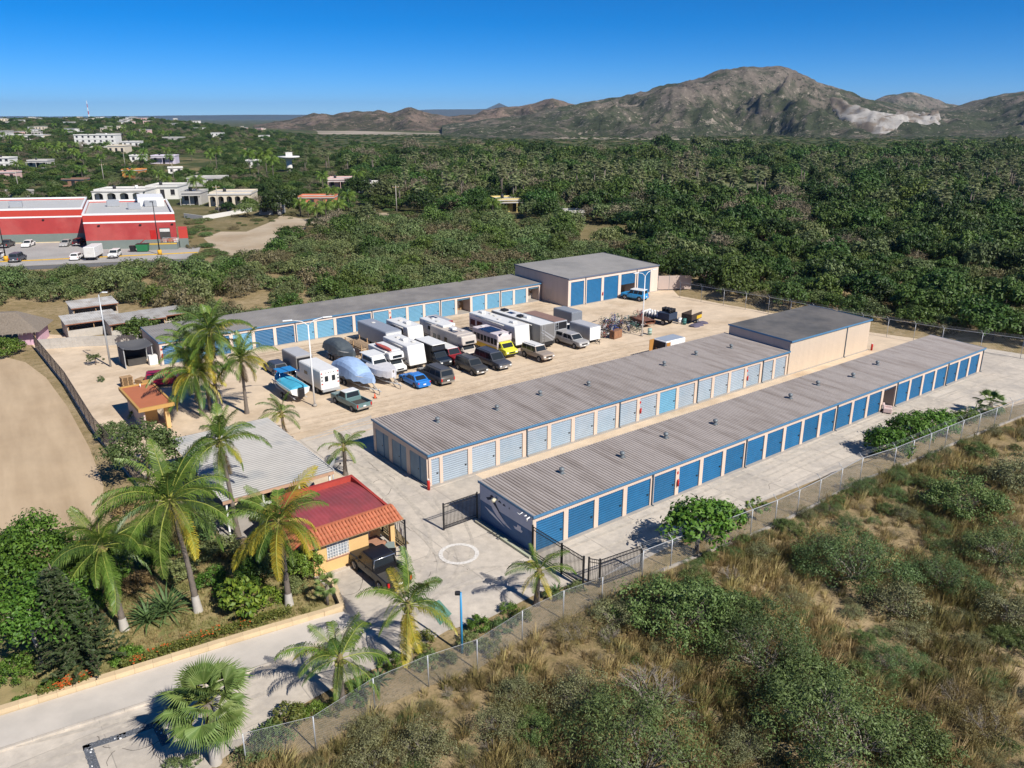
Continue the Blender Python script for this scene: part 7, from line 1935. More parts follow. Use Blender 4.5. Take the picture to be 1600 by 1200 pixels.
# rusty truck bed, flatbed with canisters, yellow skip
e = empty('utility_trailer', P(1003, 508), UA + 1.4, 'rusty utility trailer bed behind the lamp post', 'trailer'); MB().box(-1.8, 1.8, -.95, .95, .55, .65).build('bed', m_rust, e)
for s in (-1, 1): MB().box(-1.8, 1.8, s * .95 - .03, s * .95 + .03, .65, 1.05).build('side', m_rust, e); wheel(e, 0, s * .85, .33)
MB().box(-1.76, 1.76, -.9, .9, 1.04, 1.07).build('lid', mat('rust_brown_lid', (.17, .075, .05), .8, .25, 3), e)
e = empty('flatbed_truck', P(1028, 504), UA + 1.7, 'dark flatbed loaded with white canisters and black tubs', 'trailer'); MB().box(-2.6, 2.6, -1.1, 1.1, .8, .95).build('bed', m_black, e)
for fx in (-1.5, 1.6):
    for s in (-1, 1): wheel(e, fx, s * .9, .42)
MB().box(-2.6, -.6, -1.05, 1.05, .96, 1.9).build('locker', mat('navy_locker', (.03, .045, .08), .6, .1), e)
for k in range(18):
    x, y = -.3 + (k % 6) * .5, -.7 + (k // 6) * .65; mb = MB(); mb.lathe([(0, 0), (.2, 0), (.21, .5), (.12, .62), (.08, .7), (0, .7)], 10, org=(x, y, .955)); mb.build('canister', (m_white, m_offwh, m_offwh)[k % 3], e)
for k in range(9): mb = MB(); mb.lathe([(0, 0), (.22, 0), (.24, .5), (.2, .55), (0, .5)], 10, org=(-2.3 + (k % 4) * .5, -.6 + (k // 4) * .55, 1.905)); mb.build('tub', m_black, e)
for k in range(6): mb = MB(); mb.lathe([(0, 0), (.2, 0), (.21, .5), (.12, .62), (0, .7)], 10, org=(2.2, -.9 + .36 * k, .955 + .0)); mb.build('canister', m_white, e)
e = empty('utility_trailer', P(1080, 503), UA + .2, 'black mesh sided trailer with yellow tail panel', 'trailer'); MB().box(-1.5, 1.5, -.85, .85, .5, .6).build('bed', m_black, e)
for s in (-1, 1): MB().box(-1.5, 1.5, s * .85 - .03, s * .85 + .03, .6, 1.5).build('side', mat('dark_brown_board', (.05, .035, .03), .8, .2), e); wheel(e, 0, s * .95, .32)
MB().box(-.1, 1.4, -.93, -.885, .62, 1.1).build('yellow_panel', mat('skip_yellow', (.6, .38, .02), .5, .1), e); MB().box(-1.55, -1.5, -.85, .85, .6, 1.5).build('end_board', MATS['dark_brown_board'], e)
for k, (px, py, m, lab) in enumerate(((1062, 506, m_white, 'white drum left of the yellow panelled trailer'), (1069, 507, mat('teal_drum', (.05, .18, .17), .6, .1), 'teal drum left of the yellow panelled trailer'), (1015, 523, mat('pale_green_drum', (.3, .42, .36), .6, .1), 'pale green drum at the end of the bicycle heap'))):
    e = empty('drum', P(px, py), 0, lab, 'drum'); mb = MB(); mb.lathe([(0, 0), (.29, 0), (.29, .3), (.31, .31), (.29, .33), (.29, .6), (.31, .61), (.29, .63), (.29, .88), (0, .88)], 14); mb.build('barrel', m, e); mb = MB(); mb.lathe([(.3, .88), (.3, .91), (0, .9)], 14); mb.build('lid', m, e)
for k, (px, py) in enumerate(((1090, 508), (1097, 505), (1085, 510))):
    p = P(px, py); mb = MB(); bm = bmesh.new(); bmesh.ops.create_icosphere(bm, subdivisions=2, radius=.8)
    for v in bm.verts: v.co = Vector((v.co.x * 1.1, v.co.y * .9, max(0, v.co.z * .45))) * (1 + .3 * noise.noise(v.co * 3 + Vector((k, 0, 0))))
    bm.verts.index_update(); mb.add([v.co[:] for v in bm.verts], [[v.index for v in f.verts] for f in bm.faces]); bm.free()
    tag(mb.build('tarpaulin_heap', mat('purple_grey_sheet', (.10, .09, .13), .8, .2), None, p), ('largest', 'farthest', 'smallest')[k] + ' heap of dark sheeting beside the yellow panelled trailer', 'tarpaulin')
# vehicles under the carport
rv('van', 'white van parked under the front edge of the carport', None, 5.0, 1.9, 2.1, m_rvw, c=UV(-11.2, 14.3), rz=UA, z0=.4, wheels=(-.32, .32), wr=.33, taper=lambda x, y, z: (x - (.8 if x > 0 and z > 1.5 else 0), y * (.92 if z > 1.5 else 1), z), windows=((-.1, .15, 1.35, 1.8),), cat='van')
car('pickup_truck', 'dark pickup in the shade of the carport', UV(-12.5, 20.5), UA + PI / 2, 5.2, 1.9, 1.75, p_dgun, 'crew', cat='pickup')
car('car', 'white car parked at the yard side of the carport', UV(-10.6, 31.5), UA + 2.6, 4.3, 1.75, 1.45, p_white, 'hatch')
# ================================================================= sheds and thatch at the left edge of the yard
m_tin = mat('old_tin_sheet', (.36, .345, .32), .6, .18, .8, col2=(.27, .24, .21), s2=.5)
m_block = mat('grey_block_wall', (.40, .37, .33), .9, .15, 1.5, bump=.2)
def shed(label, cpx, L, D, H, back, m=m_tin, wall=m_block, rz=UA):
    e = empty('tin_shed', P(*cpx), rz, label, 'shed')
    link('roof', corr(-.2, L + .2, -.3, D + .2, lambda x, y: H + back * y / D, per=.3, h=.04, m=m), e)
    MB().box(0, L, D - .12, D, 0, H + back - .05).build('back_wall', wall, e); MB().box(0, .12, .12, D - .12, 0, H - .05).build('side_wall', wall, e); MB().box(L - .12, L, .12, D - .12, 0, H - .05).build('side_wall', wall, e)
    MB().box(0, L, 0, .12, 0, H * .55).build('front_wall', wall, e)
    for x in (.1, L / 2, L - .2): MB().box(x, x + .1, .01, .11, H * .55, H - .03).build('post', m_wood, e)
    MB().box(-.2, L + .2, -.33, -.3, H - .12, H + .02).build('fascia', m_rust, e)
shed('grey tin roofed shed nearest the back row', (176, 530), 7.2, 4.4, 2.1, .35)
shed('white patched tin roofed shed left of the grey one', (108, 530), 6.6, 4.6, 2.1, .3, mat('pale_patched_tin', (.48, .46, .43), .6, .15, .8, col2=(.36, .33, .29), s2=.6))
shed('narrow tin shed running up to the back row end', (232, 518), 5.2, 4.0, 2.0, .3)
shed('low tin shed with blue sheet behind the others', (118, 510), 6.0, 4.0, 2.7, .3, mat('pale_patched_tin', (.48, .46, .43)))
yw = empty('block_wall', P(62, 546), 0, 'low grey block wall below the tin sheds', 'wall'); q0 = P(62, 546)
for a_, b_ in (((62, 546), (132, 541)), ((132, 541), (222, 538))):
    a, b = P(*a_), P(*b_); d = b - a; L = d.length; k = max(1, round(L / 1.2))
    for j in range(k):
        for t in range(3): MB().box(j * L / k + (.3 if t % 2 else 0) * 0 + .006, (j + 1) * L / k - .006, -.09, .09, t * .45 + .003, t * .45 + .445).build('block', m_block, yw, a - q0, (0, 0, math.atan2(d.y, d.x)))
th = empty('thatched_shelter', P(8, 543), .25, 'brown thatched shelter with pink wall at the left edge', 'shelter'); m_thatch = mat('palm_thatch', (.20, .165, .13), .95, .25, 5, bump=.8, bscale=12)
loft([[(-6.2, -.6, 1.7), (4.6, -.6, 2.0), (4.6, 6.2, 2.0), (-6.2, 6.2, 1.7)], [(-3.5, 2.4, 4.2), (1.2, 2.4, 4.2), (1.2, 3.2, 4.2), (-3.5, 3.2, 4.2)]]).build('roof', m_thatch, th)
mbt = MB(); rdt = random.Random(3)
for k in range(700):
    x, s = rdt.uniform(-5.8, 4.4), rdt.random(); y = -.6 + 3.0 * s; xx = x * (1 - s * .55) - 1.1 * s * .55; z = 1.95 + 2.25 * s; mbt.add([(xx, y, z + .03), (xx + .1, y, z + .03), (xx + .07, y - .45, z - .27)], [(0, 1, 2)])
o = mbt.build('thatch_ends', m_thatch, th); o['kind'] = 'stuff'
MB().box(1.6, 4.0, .6, .75, 0, 1.9).build('wall', mat('pink_wall', (.55, .36, .44), .8, .1), th); MB().box(3.9, 4.05, .76, 5, 0, 1.9).build('wall', mat('pink_wall', (.55, .36, .44)), th)
for x in (-4.6, -1, 3.8): mb = MB(); mb.tube([(x, 0, 0), (x, 0, 2.0)], .09, 7); mb.build('post', m_wood, th)

# ================================================================= red supermarket and its car park
SA = R(10.5); SO = P(137, 390)
def SV(x, y, z=0): return Vector((SO.x + x * math.cos(SA) - y * math.sin(SA), SO.y + x * math.sin(SA) + y * math.cos(SA), z))
st = empty('supermarket', SO, SA, 'large red and white supermarket with grey green plinth', 'shop')
m_sr = mat('shop_red', (.38, .045, .042), .7, .12, .4, col2=(.42, .075, .065), s2=.15); m_sr2 = mat('shop_bright_red', (.48, .05, .032), .6, .06); m_sg = mat('shop_grey_green', (.17, .20, .18), .8, .08, .5); m_sroof = mat('white_membrane_roof', (.46, .455, .44), .7, .06, .3)
def block(x0, x1, y0, y1):
    z = [0, 2.0, 5.9, 6.25, 7.75, 8.15]; t = .4
    for i, (nm, m) in enumerate((('plinth_band', m_sg), ('wall', m_sr), ('white_band', m_white), ('upper_wall', m_sr2), ('parapet', m_white))):
        mb = MB(); pr = .0 + .02 * (i in (2, 4)); mb.box(x0 - pr, x1 + pr, y0 - pr, y0 + t, z[i], z[i + 1]); mb.box(x0 - pr, x0 + t, y0 + t, y1, z[i], z[i + 1]); mb.box(x1 - t, x1 + pr, y0 + t, y1, z[i], z[i + 1]); mb.box(x0 - pr, x1 + pr, y1, y1 + t, z[i], z[i + 1])
        mb.build(nm, m, st)
    MB().box(x0 + t, x1 - t, y0 + t, y1, 7.3, 7.5).build('roof', m_sroof, st)
block(0, 20.0, 0, 34); block(-60, -.5, 14.4, 44)
for x, y in ((10, 14), (14, 20), (5, 22), (-18, 24), (-35, 26)): rounded(x, x + 3, y, y + 2, 7.5, 9.0, .1, 1).build('roof_unit', m_galv, st)
MB().box(12.5, 18.8, 22, 33.5, 7.5, 9.6).build('roof_tower', m_white, st)
MB().box(16.2, 18.6, -.03, .0, 2.0, 4.6).build('dock_door', m_dark, st); MB().box(16.3, 18.5, -.06, -.03, 3.7, 4.4).build('dock_shutter', m_offwh, st); MB().box(14.1, 15.4, -.05, 0, 2.0, 4.1).build('door', m_red, st)
MB().box(13.5, 20.4, -3.2, -.02, 0, 1.5).build('loading_dock', m_sg, st); MB().box(13.5, 20.4, -3.25, -3.2, 1.2, 1.5).build('dock_edge', mat('kerb_yellow', (.58, .36, .05), .7, .1), st)
for k in range(6): MB().box(11.5 + k * .33, 11.83 + k * .33, -3.0, -1.6, 0, .25 * (k + 1)).build('step', m_concg, st)
for y in (-3.05, -1.55): mb = MB(); mb.tube([(11.5, y, .9), (13.4, y, 2.4), (16, y, 2.4)] if y < -2 else [(11.5, y, .9), (13.4, y, 2.4)], .05, 5); mb.build('railing', m_red, st)
mb = MB(); mb.tube([(17, -3.1, 2.4), (20.3, -3.1, 2.4)], .05, 5); mb.tube([(17, -3.1, 2.0), (20.3, -3.1, 2.0)], .05, 5)
for k in range(6): mb.tube([(17 + k * .66, -3.1, 1.5), (17 + k * .66, -3.1, 2.4)], .04, 5)
mb.build('railing', m_red, st)
MB().box(20.6, 22.6, -1.0, 5, 0, 2.2).build('annex', m_sg, st); MB().box(20.6, 22.6, -1.0, 5, 2.2, 4.2).build('annex_upper', m_sr2, st)
for x in (3, 12, 19, -10, -22): MB().box(x, x + .5, -.25 if x > 0 else 14.15, 0 if x > 0 else 14.4, 5.3, 5.55).build('wall_light', m_black, st)
e = empty('dumpster', SV(13.4, -5.2), SA, 'green steel dumpster before the loading dock', 'dumpster'); MB().hexa([(-1.1, -.8, .15), (1.1, -.8, .15), (1.1, .8, .15), (-1.1, .8, .15), (-1.3, -1, 1.7), (1.3, -1, 1.7), (1.3, 1, 1.7), (-1.3, 1, 1.7)]).build('body', mat('dumpster_green', (.02, .16, .06), .6, .1), e); MB().box(-1.3, -.05, -1, 1, 1.702, 1.78).build('lid', m_black, e); MB().box(.05, 1.3, -1, 1, 1.702, 1.78).build('lid', m_black, e)
for x in (-.9, .9): MB().box(x - .08, x + .08, -.7, .7, 0, .149).build('skid', m_black, e)
e = empty('waste_bin', SV(11.2, -5.2), SA, 'black wheeled bins left of the green dumpster', 'waste bin'); MB().hexa([(-.5, -.4, .1), (.5, -.4, .1), (.5, .4, .1), (-.5, .4, .1), (-.6, -.5, 1.3), (.6, -.5, 1.3), (.6, .5, 1.3), (-.6, .5, 1.3)]).build('body', m_black, e); MB().box(-.62, .62, -.52, .52, 1.302, 1.38).build('lid', m_black, e); MB().box(-.4, .4, -.3, .3, 0, .1).build('wheels', m_tyre, e)
for k in range(3):
    e = empty('pallet_cage', SV(17.6 + k * 1.2, -1.6, 1.5), SA, ('left', 'middle', 'right')[k] + ' goods cage of the three on the shop loading dock', 'goods cage'); MB().box(-.45, .45, -.4, .4, 0, .8).build('goods', (m_cardw, m_card, m_offwh)[k], e); mb = MB(); 
    for x in (-.5, .5):
        for y in (-.45, .45): mb.tube([(x, y, 0), (x, y, 1.0)], .03, 4)
    for z in (.4, 1.0):
        mb.tube([(-.5, -.45, z), (.5, -.45, z), (.5, .45, z), (-.5, .45, z), (-.5, -.45, z)], .025, 4)
    mb.build('cage', m_galv, e)
m_asph = mat('pale_car_park', (.36, .345, .325), .9, .1, .4, col2=(.30, .285, .27), s2=.1); m_road = mat('asphalt', (.12, .12, .12), .9, .12, .5)
sheet('car_park', [SV(-75, -22), SV(-75, 14.3), SV(-.4, 14.3), SV(-.2, -.1), SV(25, -.1), SV(26, -9), SV(-5, -13.5), SV(-40, -17)], .01, m_asph)
sheet('side_road', [SV(-75, -30), SV(-75, -22.5), SV(-40, -17.5), SV(-5, -14.1), SV(26, -9.6), SV(27, -17), SV(0, -20), SV(-40, -24)], .008, m_asph)
sheet('road', [SV(-75, -37), SV(-75, -30.5), SV(-40, -24.5), SV(0, -20.4), SV(28, -17.4), SV(30, -22), SV(0, -25), SV(-40, -31)], .008, m_road)
ky = empty('yellow_kerb', SV(-40, -17), 0, 'yellow painted kerb along the supermarket car park', 'kerb'); kpts = [(-40, -17.1), (-5, -13.8), (26, -9.3)]
for a_, b_ in zip(kpts, kpts[1:]):
    a, b = SV(*a_), SV(*b_); d = b - a; L = d.length; k = round(L / 4)
    for j in range(k): MB().box(j * L / k + .02, (j + 1) * L / k - .02, -.15, .15, 0, .18).build('kerb_stone', mat('kerb_yellow', (.58, .36, .05)), ky, a - SV(-40, -17), (0, 0, math.atan2(d.y, d.x)))
MB().box(-60, -.6, 13.0, 13.3, 0, .2).build('wall_kerb', mat('cream_kerb', (.6, .5, .33), .8, .1), st)
for ch in st.children:
    for v_ in ch.data.vertices:
        if v_.co.y > 0: v_.co.x -= .26 * v_.co.y
def shopcar(px, py, kind, m, label, L=4.5, W=1.8, H=1.5, cat='car', rot=PI / 2): car('parked_car', label, P(px, py), SA + rot, L, W, H, m, kind, cat=cat, group='cars in the supermarket car park')
shopcar(12, 386, 'pickup', p_dgun, 'dark pickup parked before the red shop wall at far left', 5, 1.9, 1.75, 'pickup')
shopcar(45, 385, 'sedan', p_white, 'white car parked before the left shop wall', rot=-PI / 2)
shopcar(104, 384, 'sedan', p_silv, 'silver car parked left of the dark red one at the shop', rot=-PI / 2)
shopcar(125, 383, 'suv', p_blk2, 'dark red suv in the shaded corner of the shop', 4.6, 1.85, 1.75)
shopcar(121, 405, 'hatch', p_white, 'white hatchback left of the white box truck', 4.3)
shopcar(180, 402, 'suv', p_white, 'white suv right of the white box truck', 4.6, 1.85, 1.75, rot=-PI / 2)
shopcar(29, 408, 'suv', p_navy, 'dark van like suv at the lower edge of the shop car park', 4.9, 1.95, 1.95)
shopcar(-3, 404, 'sedan', p_white, 'white car cut by the left picture edge at the shop', rot=-PI / 2)
shopcar(152, 316, 'suv', p_navy, 'dark suv before the arches of the white house', 4.6, 1.85, 1.75, rot=PI / 2) if False else None
rv('box_truck', 'white delivery box truck in the supermarket car park', None, 6.0, 2.2, 2.9, m_rvw, c=P(148, 404), rz=SA - PI / 2 + PI, z0=.7, wheels=(-.3, .32), wr=.4, cat='truck', endwin=((-.5, (-1.0, 1.0, .8, 2.8), m_offwh, 'rear_door'),))
def shop_lamp(px, py, h, label):
    e = empty('car_park_lamp', P(px, py), 0, label, 'lamp post', 'car park lamp posts'); mb = MB(); mb.lathe([(0, 0), (.45, 0), (.45, 1.1), (0, 1.1)], 12); mb.build('footing', mat('footing_yellow', (.62, .33, .02), .6, .08), e)
    mb = MB(); mb.tube([(0, 0, 1.1), (0, 0, h)], [.14, .09], 8); mb.build('pole', m_black, e); MB().box(-.6, .1, -.2, .2, h, h + .15).build('lamp_head', m_black, e)
shop_lamp(10, 408, 9, 'black lamp post with yellow footing left in the car park'); shop_lamp(250, 398, 11.5, 'black lamp post with yellow footing by the loading dock')

# ================================================================= clearing, tracks
m_dirt = mat('pale_dirt', (.43, .35, .25), .95, .12, .2, bump=.2, bscale=1.5, col2=(.34, .26, .17), s2=.06, mix2=(.45, .62))
sheet('dirt_clearing', [P(*q) for q in ((318, 372), (345, 362), (385, 362), (420, 348), (440, 336), (475, 342), (560, 331), (620, 333), (610, 341), (520, 345), (482, 352), (470, 363), (442, 374), (425, 394), (385, 405), (340, 394))], .006, m_dirt)
sheet('dirt_yard', [PH(*q) for q in ((255, 272), (268, 258), (298, 246), (330, 250), (318, 268), (285, 278))], 1.2, m_dirt)

# ================================================================= houses of the town
HM = {'white': mat('house_white', (.66, .64, .60), .8, .08, .5, streak=True), 'cream': mat('house_cream', (.60, .52, .40), .8, .08, .5), 'pink': mat('house_pink', (.60, .40, .37), .8, .08), 'grey': mat('house_grey', (.42, .40, .37), .85, .12, .4), 'orange': mat('house_orange', (.55, .22, .06), .8, .08), 'yellow': mat('house_yellow', (.60, .47, .18), .8, .06), 'lilac': mat('house_lilac', (.52, .47, .55), .8, .06), 'brick': mat('house_brown', (.27, .15, .10), .85, .1), 'coral': mat('house_coral', (.58, .19, .10), .8, .06)}
m_flat = mat('flat_roof_slab', (.50, .485, .46), .85, .12, .3, col2=(.40, .38, .35), s2=.1); m_tank = mat('black_water_tank', (.03, .03, .035), .6, .05); m_dwin = glassmat('dark_house_window', (.03, .03, .035), .2)
def house(px, py, wpx, h, depth, col, label, storeys=1, rz=.12, wins=3, arches=0, tanks=1, roofc=None, door=True, canopy=False, group=None, name='house', wm=None):
    p = PH(px, py); w = wm or wpx * p.y / 1303; e = empty(name, p, rz, label, 'house', group); m = HM[col]; hw = w / 2; t = .25
    base = MB(); zz = -2.0
    base.box(-hw, hw, t, depth, zz, h - .3)
    if arches:
        a_w = w / arches; base.build('wall', m, e); fr = MB()
        for k in range(arches + 1): x = -hw + k * a_w; fr.box(max(-hw, x - a_w * .16), min(hw, x + a_w * .16), -2.6, -2.2, zz, h - .6)
        fr.box(-hw, hw, -2.6, -2.2, h - .6, h - .3)
        fr.build('arcade', m, e)
        for k in range(arches):
            xc = -hw + (k + .5) * a_w; vs = []; n_ = 8; r_ = a_w * .34
            arc = [(xc + r_ * math.cos(PI * j / n_), h - 1.5 + min(.85, r_ * .8) * math.sin(PI * j / n_)) for j in range(n_ + 1)]
            mb = MB()
            for j in range(n_): (x1, z1), (x2, z2) = arc[j], arc[j + 1]; mb.hexa([(x2, -2.58, z2), (x1, -2.58, z1), (x1, -2.22, z1), (x2, -2.22, z2), (x2, -2.58, h - .6), (x1, -2.58, h - .6), (x1, -2.22, h - .6), (x2, -2.22, h - .6)])
            mb.build('arch', m, e)
        MB().box(-hw - .2, hw + .2, -2.8, depth + .15, h - .3, h).build('roof', roofc or m_flat, e)
    else:
        base.build('wall', m, e)
        MB().box(-hw - .2, hw + .2, t - .35, depth + .2, h - .3, h).build('roof', roofc or m_flat, e)
    sh = h / storeys
    for s in range(storeys):
        for k in range(wins):
            x = -hw + (k + .5) * w / wins; z = s * sh + .35 * sh; ww = min(1.5, w / wins * .5)
            isd = door and s == 0 and k == wins // 2
            o = MB().box(x - ww / 2, x + ww / 2, t - .06, t - .002, .05 if isd else z, s * sh + .78 * sh).build('door' if isd else 'window', m_dwin, e)
            if not isd: MB().box(x - ww / 2 - .1, x + ww / 2 + .1, t - .14, t - .002, z - .12, z - .005).build('sill', m, o)
        if s: MB().box(-hw - .05, hw + .05, t - .12, t - .003, s * sh - .1, s * sh + .05).build('floor_band', m, e)
    pp = MB()
    for a in ((-hw - .2, hw + .2, t - .35, t - .2), (-hw - .2, hw + .2, depth + .05, depth + .2), (-hw - .2, -hw - .05, t - .2, depth + .05), (hw + .05, hw + .2, t - .2, depth + .05)): pp.box(*a, h + .001, h + .45)
    pp.build('parapet', m, e)
    for k in range(tanks):
        mb = MB(); x = hw * (-.5 + .9 * k); mb.lathe([(0, 0), (.55, 0), (.6, .9), (.5, 1.15), (.25, 1.25), (0, 1.25)], 12, org=(x, depth * .6, h)); mb.build('water_tank', m_tank if k % 2 == 0 else m_white, e)
    if canopy: MB().box(-hw, hw, -2.4, t - .4, h * .78, h * .78 + .15).build('canopy', m_flat, e); [MB().box(x - .1, x + .1, -2.35, -2.15, zz, h * .78).build('canopy_post', m, e) for x in (-hw + .2, 0, hw - .2)]
    return e
house(150, 231, 62, 9.5, 14, 'white', 'white three storey house with a row of tall openings above the town trees', 3, .1, 7, tanks=2)
house(183, 244, 26, 6.5, 14, 'cream', 'cream hall with brown bands below the white three storey house', 1, .1, 3, tanks=0, door=False)
house(60, 263, 30, 4.2, 10, 'grey', 'grey flat roofed house with dark front on the left', 1, .15, 3, canopy=True)
house(3, 263, 26, 5.5, 10, 'white', 'white two storey house at the left picture edge', 2, .1, 3)
house(12, 283, 28, 4.0, 6, 'pink', 'pink walled house low at the left picture edge', 1, .1, 2)
house(207, 279, 30, 4.0, 8, 'orange', 'small orange fronted house among the trees', 1, .1, 2, tanks=1)
house(256, 256, 36, 4.6, 10, 'lilac', 'pale lilac house with flat roof in the middle of the town', 1, .15, 3, canopy=True)
house(275, 272, 22, 3.2, 4, 'white', 'white walled yard house below the lilac one', 1, .4, 2, tanks=0)
house(322, 292, 56, 3.6, 12, 'grey', 'long low grey roofed house behind the arcaded one', 1, .15, 4, tanks=1)
house(190, 318, 78, 4.4, 12, 'white', 'white house with three arches behind the supermarket', 1, .1, 4, arches=4, tanks=2)
house(255, 312, 48, 4.6, 14, 'white', 'plain white house joined right of the arched one', 1, .1, 3, tanks=1)
house(300, 320, 30, 4.2, 10, 'grey', 'house with dark open carport right of the plain white one', 1, .1, 2, canopy=True)
house(362, 322, 64, 4.2, 12, 'cream', 'long cream house with arched porch near the sandy clearing', 1, .12, 5, arches=5, tanks=1)
house(422, 336, 34, 2.6, 7, 'grey', 'small grey roofed store beside the dark round tree', 1, .05, 2, tanks=0)
house(533, 296, 40, 4.2, 12, 'pink', 'pink house with white flat roof beside parked cars', 1, .15, 3, canopy=True)
house(590, 303, 40, 4.0, 11, 'white', 'white house with roof tanks right of the pink one', 1, .2, 3, tanks=3)
house(495, 325, 56, 3.4, 8, 'coral', 'long low coral house behind young palms', 1, .05, 4, tanks=0)
house(805, 331, 58, 3.8, 10, 'yellow', 'yellow house with white flat roof at the edge of the wood', 1, .25, 3, tanks=1, canopy=True)
house(897, 346, 34, 2.6, 6, 'grey', 'low pale roofed hut half hidden in the wood', 1, .3, 2, tanks=0)
house(115, 292, 34, 3.0, 6, 'brick', 'dark roofed shed left of the arched white house', 1, .05, 3, tanks=0, roofc=mat('slate_sheet_roof', (.07, .10, .13), .6, .1), name='shed')
house(395, 262, 20, 4.0, 8, 'white', 'small white house right of the tall town palms', 1, .1, 2)
house(30, 308, 40, 2.2, 2, 'grey', 'low block building on the bare ground left', 1, .0, 3, tanks=0)
house(215, 254, 22, 4.0, 8, 'white', 'small white house between lilac and cream ones', 1, .2, 2)
house(45, 219, 44, 4.5, 12, 'white', 'row of low white houses far up at left', 1, .1, 5)
house(270, 222, 30, 4.0, 10, 'grey', 'grey house in the middle of the upper town', 1, .1, 3)
house(205, 232, 26, 5.0, 10, 'white', 'white house right of the three storey one', 1, .1, 3)
house(1090, 318, 16, 3.0, 8, 'coral', 'tiny red roofed hut at the field edge', 1, .1, 1, tanks=0, roofc=HM['coral'])
wt = empty('water_tower', PH(453, 268), 0, 'white concrete water tower with flat disc above the trees', 'water tower'); mb = MB(); mb.lathe([(2.0, -1), (1.6, 3), (1.6, 6), (4.2, 7.6)], 14); mb.build('shaft', HM['white'], wt); mb = MB(); mb.lathe([(0, 7.6), (6.0, 7.6), (6.0, 8.3), (0, 8.3)], 20); mb.build('disc', HM['white'], wt); MB().box(-1.2, 1.8, -1.5, 1.5, 8.3, 10.4).build('top_house', HM['white'], wt)
# far houses on the hill
rdh = random.Random(31); hm = [MATS['house_white'], MATS['house_cream'], MATS['house_grey'], MATS['house_pink'], MATS['house_white']]
def far_mesh(k):
    pass
for k in range(64):
    px = rdh.uniform(0, 430) if k < 70 else rdh.uniform(0, 200); py = 184 + (rdh.random() ** 1.5) * 36
    if px > 330 and py < 187: py += 6
    p = PH(px, py)
    if p.y > 2300: continue
    w, d, h = rdh.uniform(6, 13), rdh.uniform(6, 10), rdh.choice((.5, .5, 1, 2)); e = empty('far_house', p, rdh.uniform(-.3, .4), 'small pale flat roofed house far up the hill town', 'house', 'far houses of the hill town'); m = rdh.choice(hm)
    MB().box(-w / 2, w / 2, 0, d, -2, h + 4).build('wall', m, e); MB().box(-w / 2 - .3, w / 2 + .3, -.3, d + .3, h + 4, h + 4.4).build('roof', m_flat, e)
    for j in range(3): x = -w / 2 + (j + .5) * w / 3; MB().box(x - .6, x + .6, -.06, -.005, h + 1.6, h + 3.0).build('window', m_dwin, e)
mast = empty('radio_mast', PH(139, 182), 0, 'thin red and white radio mast on the town skyline', 'mast')
for k in range(6): mb = MB(); mb.tube([(0, 0, -1 + k * 5.2), (0, 0, 4.2 + k * 5.2)], [.9 - k * .1, .8 - k * .1], 5, cap=False); mb.build('section', (m_red, m_white)[k % 2], mast)

# low dry shrubs on the open ground round the clearing
rdo = random.Random(44); opn = [(q.x, q.y) for q in (P(*z) for z in ((285, 338), (420, 320), (640, 330), (600, 356), (500, 372), (440, 400), (400, 425), (300, 420), (296, 395)))]
clr = [(v_.co.x, v_.co.y) for v_ in bpy.data.objects['dirt_clearing'].data.vertices]; k = 0
clr_px = [(q.x, q.y) for q in (P(*z) for z in ((330, 370), (385, 364), (430, 345), (475, 343), (560, 332), (612, 334), (520, 344), (478, 353), (440, 372), (422, 392), (385, 402), (342, 392)))]
while k < 130:
    q = P(rdo.uniform(285, 640), rdo.uniform(322, 424))
    if not inpoly(q.x, q.y, opn) or inpoly(q.x, q.y, clr_px): continue
    r_ = rdo.uniform(.6, 1.9); e = empty('low_bush', q, rdo.uniform(0, 6), 'low dry bush on the open ground round the sandy clearing', 'shrub', 'low bushes round the sandy clearing'); link('foliage', rdo.choice([brush_src[0], brush_src[6], brush_src[6], brush_src[4]]), e, None, None, scale=(r_, r_, r_ * rdo.uniform(.5, .9))); k += 1
lw = empty('low_wall', P(288, 338), 0, 'low white wall between the supermarket and the cream house', 'wall')
for (a_, b_) in (((288, 340), (318, 344)), ((318, 344), (352, 338)), ((352, 338), (395, 330))):
    a, b = P(*a_), P(*b_); d = b - a; MB().box(.02, d.length - .02, -.1, .1, 0, 1.3).build('panel', HM['white'], lw, a - P(288, 338), (0, 0, math.atan2(d.y, d.x)))
# coconut palms of the town: trunk and crown
def far_coco(seed):
    rd = random.Random(seed); mb = MB()
    for k in range(17):
        az_ = k * 2.39996; el = R(70 - 85 * k / 17); p = Vector((0, 0, 0)); hd = Vector((math.cos(az_), math.sin(az_), 0)); sd = Vector((-hd.y, hd.x, 0)); prev = p; L = rd.uniform(.85, 1.1); pts = []
        for j in range(7): a = el - R(95) * (j / 6) ** 1.3; pts.append(p.copy()); p = p + (hd * math.cos(a) + Vector((0, 0, math.sin(a)))) * L / 6
        for j in range(6):
            w = .25 * math.sin(PI * (j + .8) / 7)
            for s in (-1, 1):
                for q in range(2): a = pts[j].lerp(pts[j + 1], q / 2); b = pts[j].lerp(pts[j + 1], q / 2 + .46); mb.add([a, b, b + sd * s * w + (b - a) * .5 + Vector((0, 0, -w * 1.1))], [(0, 1, 2)])
    return mb.mesh('crown', lf_coco)
fcs = [far_coco(s) for s in range(3)]; rdf = random.Random(6)
cpts = [(340, 272, 11.5), (392, 280, 12), (418, 282, 12.5), (405, 282, 11), (428, 284, 10), (115, 255, 7), (90, 250, 7.5), (75, 246, 8), (100, 246, 8), (205, 292, 6), (310, 318, 8), (330, 262, 7), (60, 244, 7), (30, 275, 6), (300, 252, 6), (225, 262, 6), (250, 290, 5), (160, 262, 6), (35, 232, 8), (130, 285, 6), (262, 300, 5)]
